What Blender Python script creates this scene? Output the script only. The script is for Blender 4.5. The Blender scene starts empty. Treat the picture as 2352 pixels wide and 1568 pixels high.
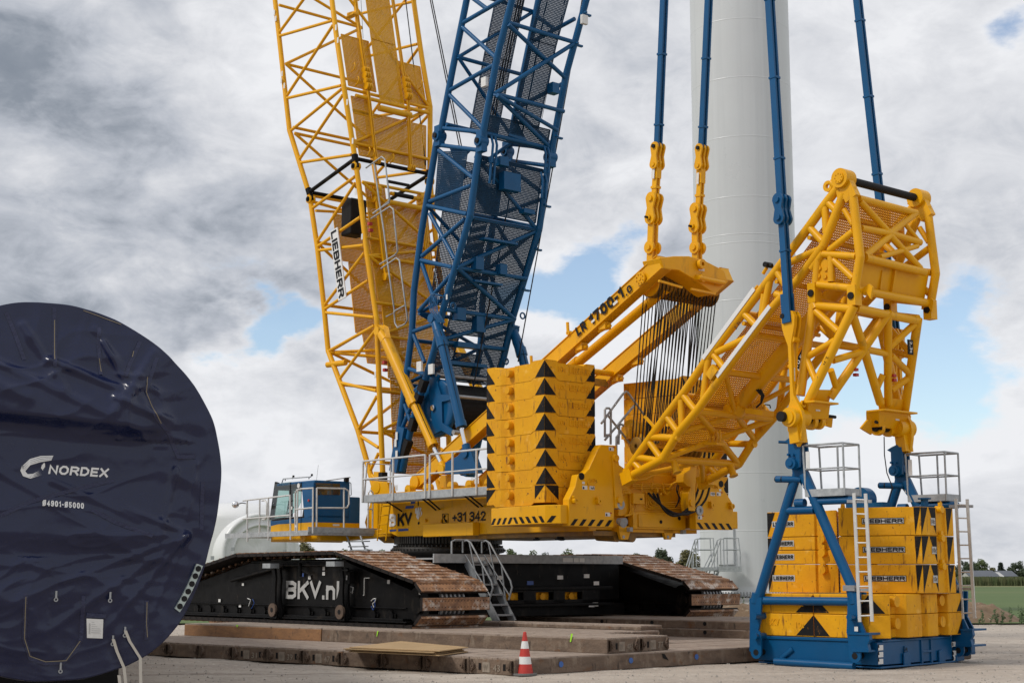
import bpy, bmesh, math, random
from mathutils import Vector as V, Matrix, noise
R = math.radians
random.seed(7)
# ------------------------------------------------------------------ camera, world, sun, exposure
SC = bpy.context.scene
COL = SC.collection
FPX, YH, EYE, CX, CY = 3450.0, 1320.0, 1.8, 1176.0, 784.0      # focal length and horizon on a 2352 x 1568 frame, eye height
PITCH = math.atan((YH - CY) / FPX)
cam = bpy.data.cameras.new('camera')
cam.sensor_width = 36.0
cam.lens = 36.0 * FPX / 2352.0
cam.clip_start, cam.clip_end = 0.5, 6000.0
camo = bpy.data.objects.new('camera', cam)
COL.objects.link(camo)
camo.location = (0, 0, EYE)
camo.rotation_euler = (R(90) + PITCH, 0, 0)
SC.camera = camo
SUN_AZ, SUN_EL = R(-112), R(46)            # the sun stands to the left, a little behind the camera
sd = V((math.sin(SUN_AZ) * math.cos(SUN_EL), math.cos(SUN_AZ) * math.cos(SUN_EL), math.sin(SUN_EL)))
sun = bpy.data.lights.new('sun', 'SUN')
sun.energy, sun.angle, sun.color = 2.1, R(11), (1.0, 0.95, 0.88)
suno = bpy.data.objects.new('sun', sun)
COL.objects.link(suno)
suno.location = (-30, -10, 40)
suno.rotation_euler = (-sd).to_track_quat('-Z', 'Y').to_euler()
SC.view_settings.view_transform = 'Standard'
SC.view_settings.look = 'None'
SC.view_settings.exposure = 0.0
SC.view_settings.gamma = 1.0

FW, UP = V((0, math.cos(PITCH), math.sin(PITCH))), V((0, -math.sin(PITCH), math.cos(PITCH)))
def ray(x, y): return V((1, 0, 0)) * (x - CX) + FW * FPX - UP * (y - CY)
def hit(x, y, p0, n):                       # where the sight line through a frame point meets a plane of the place
    d = ray(x, y); o = V((0, 0, EYE)); return o + d * ((V(p0) - o).dot(n) / d.dot(n))
def onz(x, y, z): return hit(x, y, (0, 0, z), V((0, 0, 1)))

world = bpy.data.worlds.new('World')
SC.world = world
world.use_nodes = True
def make_sky():
    nt = world.node_tree; N = nt.nodes; L = nt.links; N.clear()
    def nd(t, **k):
        n = N.new(t)
        for a, b in k.items(): setattr(n, a, b)
        return n
    def math_(op, a, b=None, c=None):
        n = nd('ShaderNodeMath', operation=op)
        for i, s in enumerate((a, b, c)):
            if s is None: continue
            if isinstance(s, (int, float)): n.inputs[i].default_value = s
            else: L.new(s, n.inputs[i])
        return n.outputs[0]
    def vm(op, a, b, out=0):
        n = nd('ShaderNodeVectorMath', operation=op)
        for i, s in enumerate((a, b)):
            if s is None: continue
            if isinstance(s, (tuple, V)): n.inputs[i].default_value = s
            elif isinstance(s, (int, float)): n.inputs['Scale'].default_value = s
            else: L.new(s, n.inputs[i])
        return n.outputs[out]
    tc = nd('ShaderNodeTexCoord')
    d = tc.outputs['Generated']
    sx = nd('ShaderNodeSeparateXYZ'); L.new(d, sx.inputs[0])
    cb = nd('ShaderNodeCombineXYZ')
    L.new(math_('MULTIPLY', sx.outputs[0], 2.6), cb.inputs[0]); L.new(math_('MULTIPLY', sx.outputs[1], 2.6), cb.inputs[1])
    L.new(math_('MULTIPLY', sx.outputs[2], 4.6), cb.inputs[2])
    P = cb.outputs[0]
    def nz(vec, scale, detail, rough=0.55, w=0.0, dist=0.0):
        n = nd('ShaderNodeTexNoise'); n.noise_dimensions = '3D'
        n.inputs['Scale'].default_value = scale; n.inputs['Detail'].default_value = detail
        n.inputs['Roughness'].default_value = rough; n.inputs['Distortion'].default_value = dist
        L.new(vm('ADD', vec, (w, w * 0.7, 0)), n.inputs['Vector'])
        return n
    warp = nz(P, 3.0, 6)
    dw = vm('ADD', d, vm('SCALE', vm('SUBTRACT', warp.outputs['Color'], (0.5, 0.5, 0.5)), 0.15))
    dn = vm('NORMALIZE', dw, None)
    def blob(px, py, rx, amp):              # a soft cloud mass in a direction of the sky
        c = ray(px, py).normalized()
        k = math_('SUBTRACT', 1.0, vm('DOT_PRODUCT', dn, c, 'Value'))
        r = rx / FPX
        g = math_('POWER', 2.718, math_('MULTIPLY', k, -2.0 / (r * r)))
        return math_('MULTIPLY', g, amp)
    n1 = nz(P, 2.3, 10, 0.6, 3.1, 0.4).outputs[0]
    n2 = nz(P, 7.5, 8, 0.6, 8.7, 0.6).outputs[0]
    s = math_('ADD', math_('MULTIPLY_ADD', math_('SUBTRACT', n1, 0.5), 0.8, 0.735), math_('MULTIPLY', math_('SUBTRACT', n2, 0.5), 0.62))
    for b in ((110, 240, 320, -0.36), (400, 320, 180, -0.10), (590, 620, 190, -0.46), (330, 580, 170, -0.20), (30, 640, 190, -0.22), (120, 30, 220, -0.12),
              (560, 110, 200, 0.22), (430, 440, 150, 0.16), (80, 440, 150, 0.16), (610, 860, 170, 0.12), (560, 1080, 190, -0.04), (540, 860, 120, 0.14), (620, 920, 120, -0.10), (1420, 760, 90, 0.2), (1500, 1270, 200, -0.08), (2100, 1000, 120, 0.16), (2250, 1010, 100, 0.14), (2180, 1110, 120, -0.12), (2280, 1240, 120, -0.06),
              (1350, 480, 260, -0.12), (1460, 250, 200, -0.05), (2240, 620, 230, -0.22), (2050, 120, 330, 0.10), (2300, 380, 150, 0.03),
              (1250, 760, 130, 0.14), (2150, 980, 170, 0.08), (1330, 330, 150, 0.05), (2230, 920, 90, -0.16), (1480, 1250, 260, -0.02)):
        s = math_('ADD', s, blob(*b))
    gap = math_('MULTIPLY', math_('SUBTRACT', nz(P, 3.6, 10, 0.62, 21.0).outputs[0], 0.5), 1.7)
    for b in ((660, 755, 85, 0.9), (570, 778, 75, 0.65), (2200, 815, 150, 0.85), (2080, 860, 110, 0.5), (2350, 60, 90, 0.5), (1290, 650, 110, 0.85), (1420, 590, 100, 0.7), (1330, 720, 80, 0.4),
              (1900, 900, 130, 0.6), (700, 1050, 100, 0.3), (1870, 1080, 120, 0.25)):
        gap = math_('ADD', gap, blob(*b))
    lowr = nd('ShaderNodeMapRange'); lowr.interpolation_type = 'SMOOTHSTEP'; L.new(sx.outputs[2], lowr.inputs[0]); lowr.inputs[1].default_value = 0.01; lowr.inputs[2].default_value = 0.11
    gap = math_('MULTIPLY', gap, lowr.outputs[0])
    s = math_('ADD', s, math_('MULTIPLY', math_('MINIMUM', math_('MAXIMUM', gap, 0.0), 0.5), 0.55))
    s = math_('ADD', s, math_('MULTIPLY', math_('POWER', 2.718, math_('MULTIPLY', math_('ABSOLUTE', sx.outputs[2]), -7.0)), 0.07))
    ramp = nd('ShaderNodeValToRGB'); L.new(s, ramp.inputs[0])
    cr = ramp.color_ramp
    cr.elements[0].position, cr.elements[0].color = 0.02, (0.17, 0.205, 0.26, 1)
    cr.elements[1].position, cr.elements[1].color = 0.95, (0.86, 0.87, 0.90, 1)
    for p, c in ((0.28, (0.27, 0.305, 0.36, 1)), (0.5, (0.49, 0.52, 0.58, 1)), (0.72, (0.70, 0.715, 0.755, 1))):
        e = cr.elements.new(p); e.color = c
    mr = nd('ShaderNodeMapRange'); mr.interpolation_type = 'SMOOTHSTEP'
    L.new(gap, mr.inputs[0]); mr.inputs[1].default_value = 0.30; mr.inputs[2].default_value = 0.72; mr.inputs[4].default_value = 0.90
    sky = nd('ShaderNodeTexSky'); sky.sky_type = 'NISHITA'; sky.sun_disc = False
    sky.sun_elevation = SUN_EL; sky.sun_rotation = SUN_AZ; sky.air_density = 1.0; sky.dust_density = 0.4; sky.ozone_density = 1.6
    b1 = nd('ShaderNodeBackground'); L.new(sky.outputs[0], b1.inputs[0]); b1.inputs[1].default_value = 0.15
    b2 = nd('ShaderNodeBackground'); L.new(ramp.outputs[0], b2.inputs[0]); b2.inputs[1].default_value = 1.0
    mx = nd('ShaderNodeMixShader'); L.new(mr.outputs[0], mx.inputs[0]); L.new(b2.outputs[0], mx.inputs[1]); L.new(b1.outputs[0], mx.inputs[2])
    o = nd('ShaderNodeOutputWorld'); L.new(mx.outputs[0], o.inputs[0])
make_sky()

# ------------------------------------------------------------------ materials
M = {}
def mat(name, c1, c2=None, rough=0.5, metal=0.0, ns=1.5, lo=0.35, hi=0.7, stretch=(1, 1, 1), bump=0.0, bs=8.0, coat=0.0, spots=(), rvar=0.0, uniq=False, spec=0.5):
    m = bpy.data.materials.new(name); m.use_nodes = True
    nt = m.node_tree; N = nt.nodes; L = nt.links
    b = N['Principled BSDF']
    b.inputs['Roughness'].default_value = rough; b.inputs['Metallic'].default_value = metal
    b.inputs['Specular IOR Level'].default_value = spec
    if coat: b.inputs['Coat Weight'].default_value = coat; b.inputs['Coat Roughness'].default_value = 0.15
    tc = N.new('ShaderNodeTexCoord'); vec = tc.outputs['Object']
    if uniq:
        oi = N.new('ShaderNodeObjectInfo'); ad = N.new('ShaderNodeVectorMath'); ad.operation = 'MULTIPLY_ADD'
        cb = N.new('ShaderNodeCombineXYZ')
        for i in range(3): L.new(oi.outputs['Random'], cb.inputs[i])
        ad.inputs[1].default_value = (37, 53, 71)
        L.new(cb.outputs[0], ad.inputs[0]); L.new(vec, ad.inputs[2]); vec = ad.outputs[0]
    def fac(scale, lo, hi, st, det=7.0):
        mp = N.new('ShaderNodeMapping'); mp.inputs['Scale'].default_value = st
        L.new(vec, mp.inputs[0])
        n = N.new('ShaderNodeTexNoise'); n.inputs['Scale'].default_value = scale; n.inputs['Detail'].default_value = det; n.inputs['Roughness'].default_value = 0.6
        L.new(mp.outputs[0], n.inputs['Vector'])
        r = N.new('ShaderNodeMapRange'); r.inputs[1].default_value = lo; r.inputs[2].default_value = hi
        L.new(n.outputs[0], r.inputs[0]); return r.outputs[0]
    def mix(f, a, bb):
        x = N.new('ShaderNodeMix'); x.data_type = 'RGBA'
        L.new(f, x.inputs[0])
        if isinstance(a, tuple): x.inputs[6].default_value = (*a, 1)
        else: L.new(a, x.inputs[6])
        x.inputs[7].default_value = (*bb, 1); return x.outputs[2]
    col = c1
    if c2: col = mix(fac(ns, lo, hi, stretch), c1, c2)
    for (sc, ss, sl, sh, st) in spots: col = mix(fac(ss, sl, sh, st), col, sc)
    if isinstance(col, tuple): b.inputs['Base Color'].default_value = (*col, 1)
    else: L.new(col, b.inputs['Base Color'])
    if rvar:
        r = N.new('ShaderNodeMapRange'); L.new(fac(ns * 2.3, 0.3, 0.7, stretch), r.inputs[0])
        r.inputs[3].default_value = max(0.03, rough - rvar); r.inputs[4].default_value = min(1, rough + rvar); L.new(r.outputs[0], b.inputs['Roughness'])
    if bump:
        n = N.new('ShaderNodeTexNoise'); n.inputs['Scale'].default_value = bs; n.inputs['Detail'].default_value = 6
        L.new(vec, n.inputs['Vector'])
        bp = N.new('ShaderNodeBump'); bp.inputs['Strength'].default_value = bump; bp.inputs['Distance'].default_value = 0.05
        L.new(n.outputs[0], bp.inputs['Height']); L.new(bp.outputs[0], b.inputs['Normal'])
    M[name] = m
    return m
mat('yellow', (0.77, 0.385, 0.002), (0.69, 0.325, 0.002), 0.38, ns=0.9, rvar=0.08, spec=0.28, spots=(((0.36, 0.18, 0.02), 3.5, 0.60, 0.80, (1, 1, 0.35)), ((0.16, 0.09, 0.03), 14.0, 0.68, 0.74, (1, 1, 0.5))))
mat('weathered_yellow', (0.75, 0.36, 0.004), (0.64, 0.285, 0.006), 0.6, spec=0.25, ns=2.0, rvar=0.12, bump=0.12, bs=14, uniq=True,
    spots=(((0.22, 0.085, 0.015), 7.0, 0.585, 0.70, (1.6, 1.6, 0.26)), ((0.12, 0.05, 0.02), 16.0, 0.64, 0.70, (1, 1, 0.6)), ((0.85, 0.50, 0.10), 3.0, 0.6, 0.8, (1, 1, 1))))
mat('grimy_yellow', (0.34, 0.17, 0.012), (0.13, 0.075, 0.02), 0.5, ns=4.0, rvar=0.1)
mat('blue', (0.002, 0.078, 0.205), (0.003, 0.066, 0.172), 0.36, ns=1.2, rvar=0.08, spec=0.28)
mat('black_paint', (0.0045, 0.0045, 0.005), (0.008, 0.0075, 0.0075), 0.42, ns=2.0, rvar=0.1, spec=0.10, spots=(((0.045, 0.036, 0.028), 2.2, 0.57, 0.76, (1, 1, 0.5)), ((0.035, 0.028, 0.023), 12.0, 0.62, 0.72, (1, 1, 0.3))))
mat('matt_black', (0.008, 0.008, 0.009), (0.014, 0.013, 0.013), 0.6, ns=5.0, spec=0.2)
mat('marking_black', (0.009, 0.009, 0.010), (0.045, 0.026, 0.014), 0.6, spec=0.18, ns=6.0, lo=0.55, hi=0.72, uniq=True, spots=(((0.30, 0.13, 0.02), 9.0, 0.66, 0.72, (1, 1, 0.6)),))
mat('rope', (0.008, 0.0075, 0.0075), (0.02, 0.018, 0.017), 0.6, ns=30.0, spec=0.25)
mat('steel', (0.36, 0.37, 0.38), (0.26, 0.27, 0.28), 0.45, metal=0.4, ns=6.0, rvar=0.12)
mat('galvanised', (0.40, 0.42, 0.43), (0.26, 0.28, 0.29), 0.55, metal=0.12, ns=9.0, rvar=0.12)
mat('aluminium', (0.62, 0.62, 0.60), (0.50, 0.50, 0.49), 0.45, metal=0.2, ns=5.0)
mat('chrome', (0.75, 0.76, 0.78), None, 0.12, metal=1.0)
mat('track_side', (0.010, 0.009, 0.009), (0.028, 0.021, 0.018), 0.65, ns=5.0, spec=0.2)
mat('track_rust', (0.34, 0.180, 0.092), (0.185, 0.100, 0.060), 0.72, metal=0.1, ns=5.0, lo=0.4, hi=0.62, bump=0.25, bs=30, uniq=True,
    spots=(((0.56, 0.50, 0.44), 3.6, 0.52, 0.64, (1, 1, 1)), ((0.46, 0.25, 0.12), 9.0, 0.58, 0.68, (1, 1, 1))))
mat('mat_wood', (0.185, 0.130, 0.092), (0.100, 0.070, 0.052), 0.85, ns=2.5, bump=0.3, bs=20, uniq=True, stretch=(1, 1, 3),
    spots=(((0.25, 0.195, 0.145), 5.0, 0.52, 0.7, (1, 1, 0.5)), ((0.055, 0.042, 0.034), 8.0, 0.60, 0.7, (1, 1, 0.35)), ((0.15, 0.07, 0.03), 3.0, 0.6, 0.7, (1, 1, 1))))
mat('mat_orange', (0.30, 0.155, 0.068), (0.19, 0.10, 0.052), 0.85, ns=3.0, bump=0.3, bs=20, stretch=(1, 1, 3), spots=(((0.06, 0.04, 0.03), 6.0, 0.6, 0.7, (1, 1, 0.5)),))
mat('mat_top', (0.34, 0.275, 0.225), (0.24, 0.185, 0.148), 0.88, ns=3.0, bump=0.3, bs=16, uniq=True, spots=(((0.10, 0.07, 0.055), 6.0, 0.58, 0.72, (1, 1, 1)),))
mat('plywood', (0.42, 0.29, 0.15), (0.33, 0.22, 0.11), 0.75, ns=3.0, uniq=True)
mat('white_paint', (0.54, 0.56, 0.565), (0.51, 0.525, 0.53), 0.32, ns=0.25, rvar=0.06, spots=(((0.45, 0.47, 0.48), 1.6, 0.52, 0.8, (1, 1, 0.02)), ((0.56, 0.58, 0.59), 2.3, 0.56, 0.75, (1, 1, 0.02))))  # upright light and dark streaks: the tower's reflections painted into the white
mat('shell_white', (0.70, 0.71, 0.71), (0.64, 0.65, 0.65), 0.35, ns=0.4)
mat('white_fabric', (0.72, 0.72, 0.71), (0.64, 0.64, 0.64), 0.8, ns=1.5, bump=0.5, bs=1.6)
mat('concrete', (0.44, 0.43, 0.40), (0.35, 0.34, 0.32), 0.85, ns=1.2, bump=0.1)
mat('letter_white', (0.70, 0.70, 0.69), None, 0.5)
mat('letter_grey', (0.46, 0.46, 0.45), (0.34, 0.33, 0.31), 0.5, ns=5, lo=.5, hi=.75)
mat('letter_black', (0.008, 0.008, 0.01), None, 0.5, spec=0.2)
mat('letter_blue', (0.012, 0.06, 0.27), None, 0.4)
mat('sticker', (0.70, 0.70, 0.68), (0.60, 0.60, 0.58), 0.5, ns=8)
mat('red', (0.42, 0.02, 0.015), (0.34, 0.02, 0.015), 0.5, ns=3)
mat('glass', (0.018, 0.026, 0.03), None, 0.06, spec=0.9)
def clear_glass():
    m = bpy.data.materials.new('clear_glass'); m.use_nodes = True; nt = m.node_tree; N = nt.nodes; N.clear()
    t = N.new('ShaderNodeBsdfTransparent'); t.inputs[0].default_value = (0.62, 0.78, 0.74, 1); g = N.new('ShaderNodeBsdfGlossy'); g.inputs['Roughness'].default_value = 0.03
    x = N.new('ShaderNodeMixShader'); x.inputs[0].default_value = 0.12; o = N.new('ShaderNodeOutputMaterial')
    nt.links.new(t.outputs[0], x.inputs[1]); nt.links.new(g.outputs[0], x.inputs[2]); nt.links.new(x.outputs[0], o.inputs[0]); M['clear_glass'] = m
clear_glass()
mat('walkway_shaded_blue', (0.003, 0.036, 0.088), (0.004, 0.028, 0.066), 0.5, ns=3.0, spec=0.2)  # darker copy of the mast blue: shade painted into the grating colour
mat('stair_grey', (0.25, 0.265, 0.275), (0.17, 0.18, 0.19), 0.5, ns=9.0)
mat('ring_steel', (0.024, 0.023, 0.022), (0.045, 0.040, 0.036), 0.5, ns=5.0, spec=0.35)
mat('tarp', (0.0048, 0.0090, 0.040), (0.0060, 0.0108, 0.046), 0.24, ns=3.0, bump=0.10, bs=7.0, rvar=0.05, coat=0.12, spec=0.4)
mat('tarp_seam', (0.011, 0.015, 0.056), (0.007, 0.010, 0.042), 0.4, ns=9.0, bump=0.35, bs=24.0)
mat('thread', (0.24, 0.20, 0.13), None, 0.8)
mat('strap', (0.50, 0.47, 0.41), None, 0.8)
mat('flange', (0.42, 0.48, 0.46), (0.36, 0.42, 0.40), 0.45, metal=0.3, ns=4)
mat('brown_steel', (0.14, 0.092, 0.062), (0.08, 0.056, 0.042), 0.65, metal=0.1, ns=8)
mat('spray_green', (0.35, 0.75, 0.03), None, 0.7)
mat('spray_blue', (0.05, 0.13, 0.38), None, 0.7)
mat('bark', (0.09, 0.065, 0.045), (0.05, 0.04, 0.03), 0.9, ns=6)
for nm, a, b in (('leaf_green', (0.050, 0.075, 0.020), (0.085, 0.115, 0.035)), ('leaf_dark', (0.028, 0.045, 0.020), (0.050, 0.070, 0.028)),
                 ('leaf_autumn', (0.115, 0.095, 0.028), (0.075, 0.085, 0.028)), ('leaf_conifer', (0.010, 0.020, 0.013), (0.018, 0.030, 0.018)),
                 ('weed', (0.06, 0.10, 0.03), (0.04, 0.07, 0.022)), ('corn', (0.055, 0.085, 0.025), (0.12, 0.115, 0.05))):
    mat(nm, a, b, 0.75, ns=0.6)
mat('gravel', (0.43, 0.375, 0.315), (0.335, 0.285, 0.238), 0.92, ns=0.30, lo=0.36, hi=0.66, bump=0.55, bs=9.0, stretch=(0.35, 1, 1),
    spots=(((0.285, 0.243, 0.203), 1.8, 0.50, 0.72, (0.5, 1, 1)), ((0.24, 0.20, 0.165), 0.5, 0.56, 0.70, (0.25, 2.2, 1)), ((0.52, 0.47, 0.41), 7.0, 0.56, 0.70, (1, 1, 1)), ((0.13, 0.115, 0.10), 11.0, 0.62, 0.70, (1, 1, 1)), ((0.50, 0.48, 0.44), 19.0, 0.63, 0.70, (1, 1, 1))))
mat('pebble', (0.36, 0.33, 0.29), (0.20, 0.18, 0.155), 0.9, ns=5.0)
mat('meadow_grass', (0.058, 0.100, 0.018), (0.078, 0.120, 0.026), 0.9, ns=0.06, stretch=(0.3, 1, 1), bump=0.5, bs=2.5, spots=(((0.14, 0.15, 0.05), 0.05, 0.55, 0.75, (0.2, 1, 1)),))
mat('rough_grass', (0.16, 0.16, 0.055), (0.10, 0.125, 0.04), 0.9, ns=0.3, bump=0.5, bs=2.5)
mat('soil', (0.20, 0.135, 0.082), (0.125, 0.083, 0.05), 0.95, ns=1.6, bump=0.9, bs=5.0, spots=(((0.30, 0.24, 0.17), 5.0, 0.6, 0.7, (1, 1, 1)),))
mat('roof_slate', (0.085, 0.095, 0.115), (0.07, 0.08, 0.095), 0.6, ns=0.5)
mat('wall_plaster', (0.42, 0.42, 0.41), None, 0.8)

# ------------------------------------------------------------------ mesh helpers
ORG = {}
SPLIT = set('''safety_sticker sticker bracket pendant_links leg_end deflection_roller red_bracket lug catch tie_down_lug warning_plate rubber_guard boom_foot mast_foot
lifting_lug locating_plug roller_cap step_plate valve_block towing_lug work_lamp drain_fitting pulley_bracket bolt_plate head_fittings yoke_eye locking_pin tie_bar latch hatch
shackle sling sewn_seam lacing_thread walkway_strut notice_plate pin pin_bore winch_frame junction_box axle_boss belly_plate rubber_roller sticker_print sticker_band blue_spot
cylinder_bracket fittings catch_hook ladder_bracket wear_strip pump_label rope_guide stair_flight platform antenna roof_rail cross_tube bolt_hole slot hydraulic_hose rail_bracket
crane_side_plate counterweight_tray support_cradle weld_seam pin_hole hose_manifold cable_reel handrail end_lamp'''.split())
class MB:
    """collects shapes in world coordinates; build() links them as one mesh object"""
    def __init__(s): s.v = []; s.f = []; s.sm = []; s.mi = []; s.cur = 0
    def add(s, vs, fs, smooth=False):
        o = len(s.v); s.v += [V(p) for p in vs]
        for f in fs: s.f.append([i + o for i in f]); s.sm.append(smooth); s.mi.append(s.cur)
    def tube(s, p, q, r, n=10, r2=None, cap=True):
        p, q = V(p), V(q); d = q - p
        if d.length < 1e-6: return s
        d.normalize(); a = d.orthogonal().normalized(); b = d.cross(a); r2 = r if r2 is None else r2
        c = [a * math.cos(2 * math.pi * i / n) + b * math.sin(2 * math.pi * i / n) for i in range(n)]
        s.add([p + k * r for k in c] + [q + k * r2 for k in c], [(i, (i + 1) % n, n + (i + 1) % n, n + i) for i in range(n)], True)
        if cap: s.add([p + k * r for k in c] + [q + k * r2 for k in c], [tuple(range(n - 1, -1, -1)), tuple(range(n, 2 * n))])
        return s
    def path(s, pts, r, n=8, closed=False):
        pts = [V(p) for p in pts]; m = len(pts); vs = []; up = None
        for i, p in enumerate(pts):
            if closed: t = pts[(i + 1) % m] - pts[i - 1]
            else: t = pts[min(i + 1, m - 1)] - pts[max(i - 1, 0)]
            t.normalize()
            if up is None: up = t.orthogonal().normalized()
            up = (up - t * up.dot(t)).normalized(); b = t.cross(up)
            vs += [p + (up * math.cos(2 * math.pi * k / n) + b * math.sin(2 * math.pi * k / n)) * r for k in range(n)]
        fs = []
        for i in range(m if closed else m - 1):
            j = (i + 1) % m
            fs += [(i * n + k, i * n + (k + 1) % n, j * n + (k + 1) % n, j * n + k) for k in range(n)]
        s.add(vs, fs, True)
        if not closed: s.add(vs[:n], [tuple(range(n))]); s.add(vs[-n:], [tuple(range(n))])
        return s
    def box(s, fr, x, y, z):
        p = [fr(a, b, c) for c in z for b in y for a in x]
        s.add(p, [(0, 2, 3, 1), (4, 5, 7, 6), (0, 1, 5, 4), (2, 6, 7, 3), (0, 4, 6, 2), (1, 3, 7, 5)]); return s
    def beam(s, p, q, wv, hh, ww):              # rectangular beam from p to q, width along wv
        p, q = V(p), V(q); d = (q - p).normalized(); wv = (V(wv) - d * V(wv).dot(d)).normalized(); h = d.cross(wv)
        vs = [e + wv * (a * ww / 2) + h * (b * hh / 2) for e in (p, q) for a, b in ((-1, -1), (1, -1), (1, 1), (-1, 1))]
        s.add(vs, [(0, 3, 2, 1), (4, 5, 6, 7), (0, 1, 5, 4), (1, 2, 6, 5), (2, 3, 7, 6), (3, 0, 4, 7)]); return s
    def prism(s, poly, ext):
        n = len(poly); poly = [V(p) for p in poly]; ext = V(ext)
        s.add(poly + [p + ext for p in poly], [tuple(range(n)), tuple(range(2 * n - 1, n - 1, -1))] + [(i, (i + 1) % n, n + (i + 1) % n, n + i) for i in range(n)]); return s
    def poly(s, pts): s.add(pts, [tuple(range(len(pts)))]); return s
    def ring(s, c, ax, r0, r1, h, n=20):          # flat ring or collar
        c, ax = V(c), V(ax).normalized(); a = ax.orthogonal().normalized(); b = ax.cross(a)
        vs = []
        for i in range(n):
            k = a * math.cos(2 * math.pi * i / n) + b * math.sin(2 * math.pi * i / n)
            vs += [c + k * r0, c + k * r1, c + k * r1 + ax * h, c + k * r0 + ax * h]
        fs = []
        for i in range(n):
            j = (i + 1) % n
            for k in range(4): fs.append((4 * i + k, 4 * j + k, 4 * j + (k + 1) % 4, 4 * i + (k + 1) % 4))
        s.add(vs, fs); return s
    def lathe(s, c, ax, prof, n=24):
        c, ax = V(c), V(ax).normalized(); a = ax.orthogonal().normalized(); b = ax.cross(a); vs = []
        for (r, h) in prof:
            for i in range(n): vs.append(c + ax * h + (a * math.cos(2 * math.pi * i / n) + b * math.sin(2 * math.pi * i / n)) * r)
        fs = [(k * n + i, k * n + (i + 1) % n, (k + 1) * n + (i + 1) % n, (k + 1) * n + i) for k in range(len(prof) - 1) for i in range(n)]
        s.add(vs, fs, True); return s
    def grate(s, p00, p10, p11, p01, pitch=0.06, bar=0.02, th=0.018):
        p00, p10, p11, p01 = map(V, (p00, p10, p11, p01))
        nrm = (p10 - p00).cross(p01 - p00).normalized()
        def run(a0, a1, b0, b1):
            n = max(2, round(((a1 - a0).length + (b1 - b0).length) / 2 / pitch))
            for i in range(n + 1):
                t = i / n; p, q = a0.lerp(a1, t), b0.lerp(b1, t); d = (q - p).normalized(); w = nrm.cross(d) * bar / 2; h = nrm * th / 2
                s.add([p + w + h, p - w + h, p - w - h, p + w - h, q + w + h, q - w + h, q - w - h, q + w - h], [(0, 1, 5, 4), (1, 2, 6, 5), (2, 3, 7, 6), (3, 0, 4, 7)])
        run(p00, p10, p01, p11); run(p00, p01, p10, p11); return s
    def pieces(s):                                # the shapes that touch one another, as separate builders
        n = len(s.v); par = list(range(n))
        def find(a):
            while par[a] != a: par[a] = par[par[a]]; a = par[a]
            return a
        for f in s.f:
            for i in f[1:]:
                a, b = find(f[0]), find(i)
                if a != b: par[b] = a
        bb = {}
        for i, p in enumerate(s.v):
            r = find(i)
            if r not in bb: bb[r] = [list(p), list(p)]
            for k in range(3): bb[r][0][k] = min(bb[r][0][k], p[k]); bb[r][1][k] = max(bb[r][1][k], p[k])
        ks = list(bb); e = .004
        for i, a in enumerate(ks):
            for b in ks[:i]:
                if all(bb[a][0][k] - e <= bb[b][1][k] and bb[b][0][k] - e <= bb[a][1][k] for k in range(3)):
                    x, y = find(a), find(b)
                    if x != y: par[y] = x
        out = {}
        for f, sm, mi in zip(s.f, s.sm, s.mi):
            r = find(f[0]); m, mp = out.setdefault(r, (MB(), {}))
            g = []
            for i in f:
                if i not in mp: mp[i] = len(m.v); m.v.append(s.v[i])
                g.append(mp[i])
            m.f.append(g); m.sm.append(sm); m.mi.append(mi)
        return [m for m, _ in out.values()]
    def build(s, name, mats, parent=None, label=None, bevel=0.0, org=None, fixn=True, one=False):
        if name in SPLIT and parent and not one:
            ps = s.pieces()
            if 1 < len(ps) < 60: return [m.build(name, mats, parent, label, bevel, org, fixn, True) for m in ps][0]
        me = bpy.data.meshes.new(name)
        o = bpy.data.objects.new(name, me)
        if org is None: org = ORG.get(parent, V((0, 0, 0))) if parent else V((0, 0, 0))
        ORG[o] = org
        me.from_pydata([p - org for p in s.v], [], s.f)
        me.polygons.foreach_set('use_smooth', s.sm); me.polygons.foreach_set('material_index', s.mi)
        for m in (mats if isinstance(mats, (list, tuple)) else [mats]): me.materials.append(M[m])
        if fixn:
            bm = bmesh.new(); bm.from_mesh(me); bmesh.ops.recalc_face_normals(bm, faces=bm.faces); bm.to_mesh(me); bm.free()
        me.update()
        COL.objects.link(o)
        if parent: o.parent = parent
        else: o.location = org
        if label: o['label'] = label
        if bevel:
            b = o.modifiers.new('bevel', 'BEVEL'); b.width = bevel; b.segments = 2; b.limit_method = 'ANGLE'; b.angle_limit = R(50)
        return o
    def text(s, body, o, xd, yd, width=None, height=None, bold=0.0, ext=0.004, shear=0.0, sp=1.0, fn=None):
        """writing laid on a surface: o lower-left corner, xd and yd along the line and up"""
        cu = bpy.data.curves.new('writing', 'FONT'); cu.body = body; cu.offset = bold; cu.extrude = 0.0; cu.space_character = sp; cu.resolution_u = 3
        ob = bpy.data.objects.new('writing', cu); me = bpy.data.meshes.new_from_object(ob)
        co = [v.co.copy() for v in me.vertices]; fs = [tuple(p.vertices) for p in me.polygons]
        bpy.data.objects.remove(ob); bpy.data.curves.remove(cu); bpy.data.meshes.remove(me)
        x0, x1 = min(c.x for c in co), max(c.x for c in co); y0, y1 = min(c.y for c in co), max(c.y for c in co)
        sx = width / (x1 - x0) if width else None; sy = height / (y1 - y0) if height else sx; sx = sx or sy
        xd, yd = V(xd).normalized(), V(yd).normalized(); nrm = xd.cross(yd).normalized(); o = V(o)
        pts = []
        for c in co:
            yy = (c.y - y0) * sy; p = o + xd * ((c.x - x0) * sx + yy * shear) + yd * yy
            pts.append(fn(p) if fn else p)
        n = len(pts)
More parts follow.
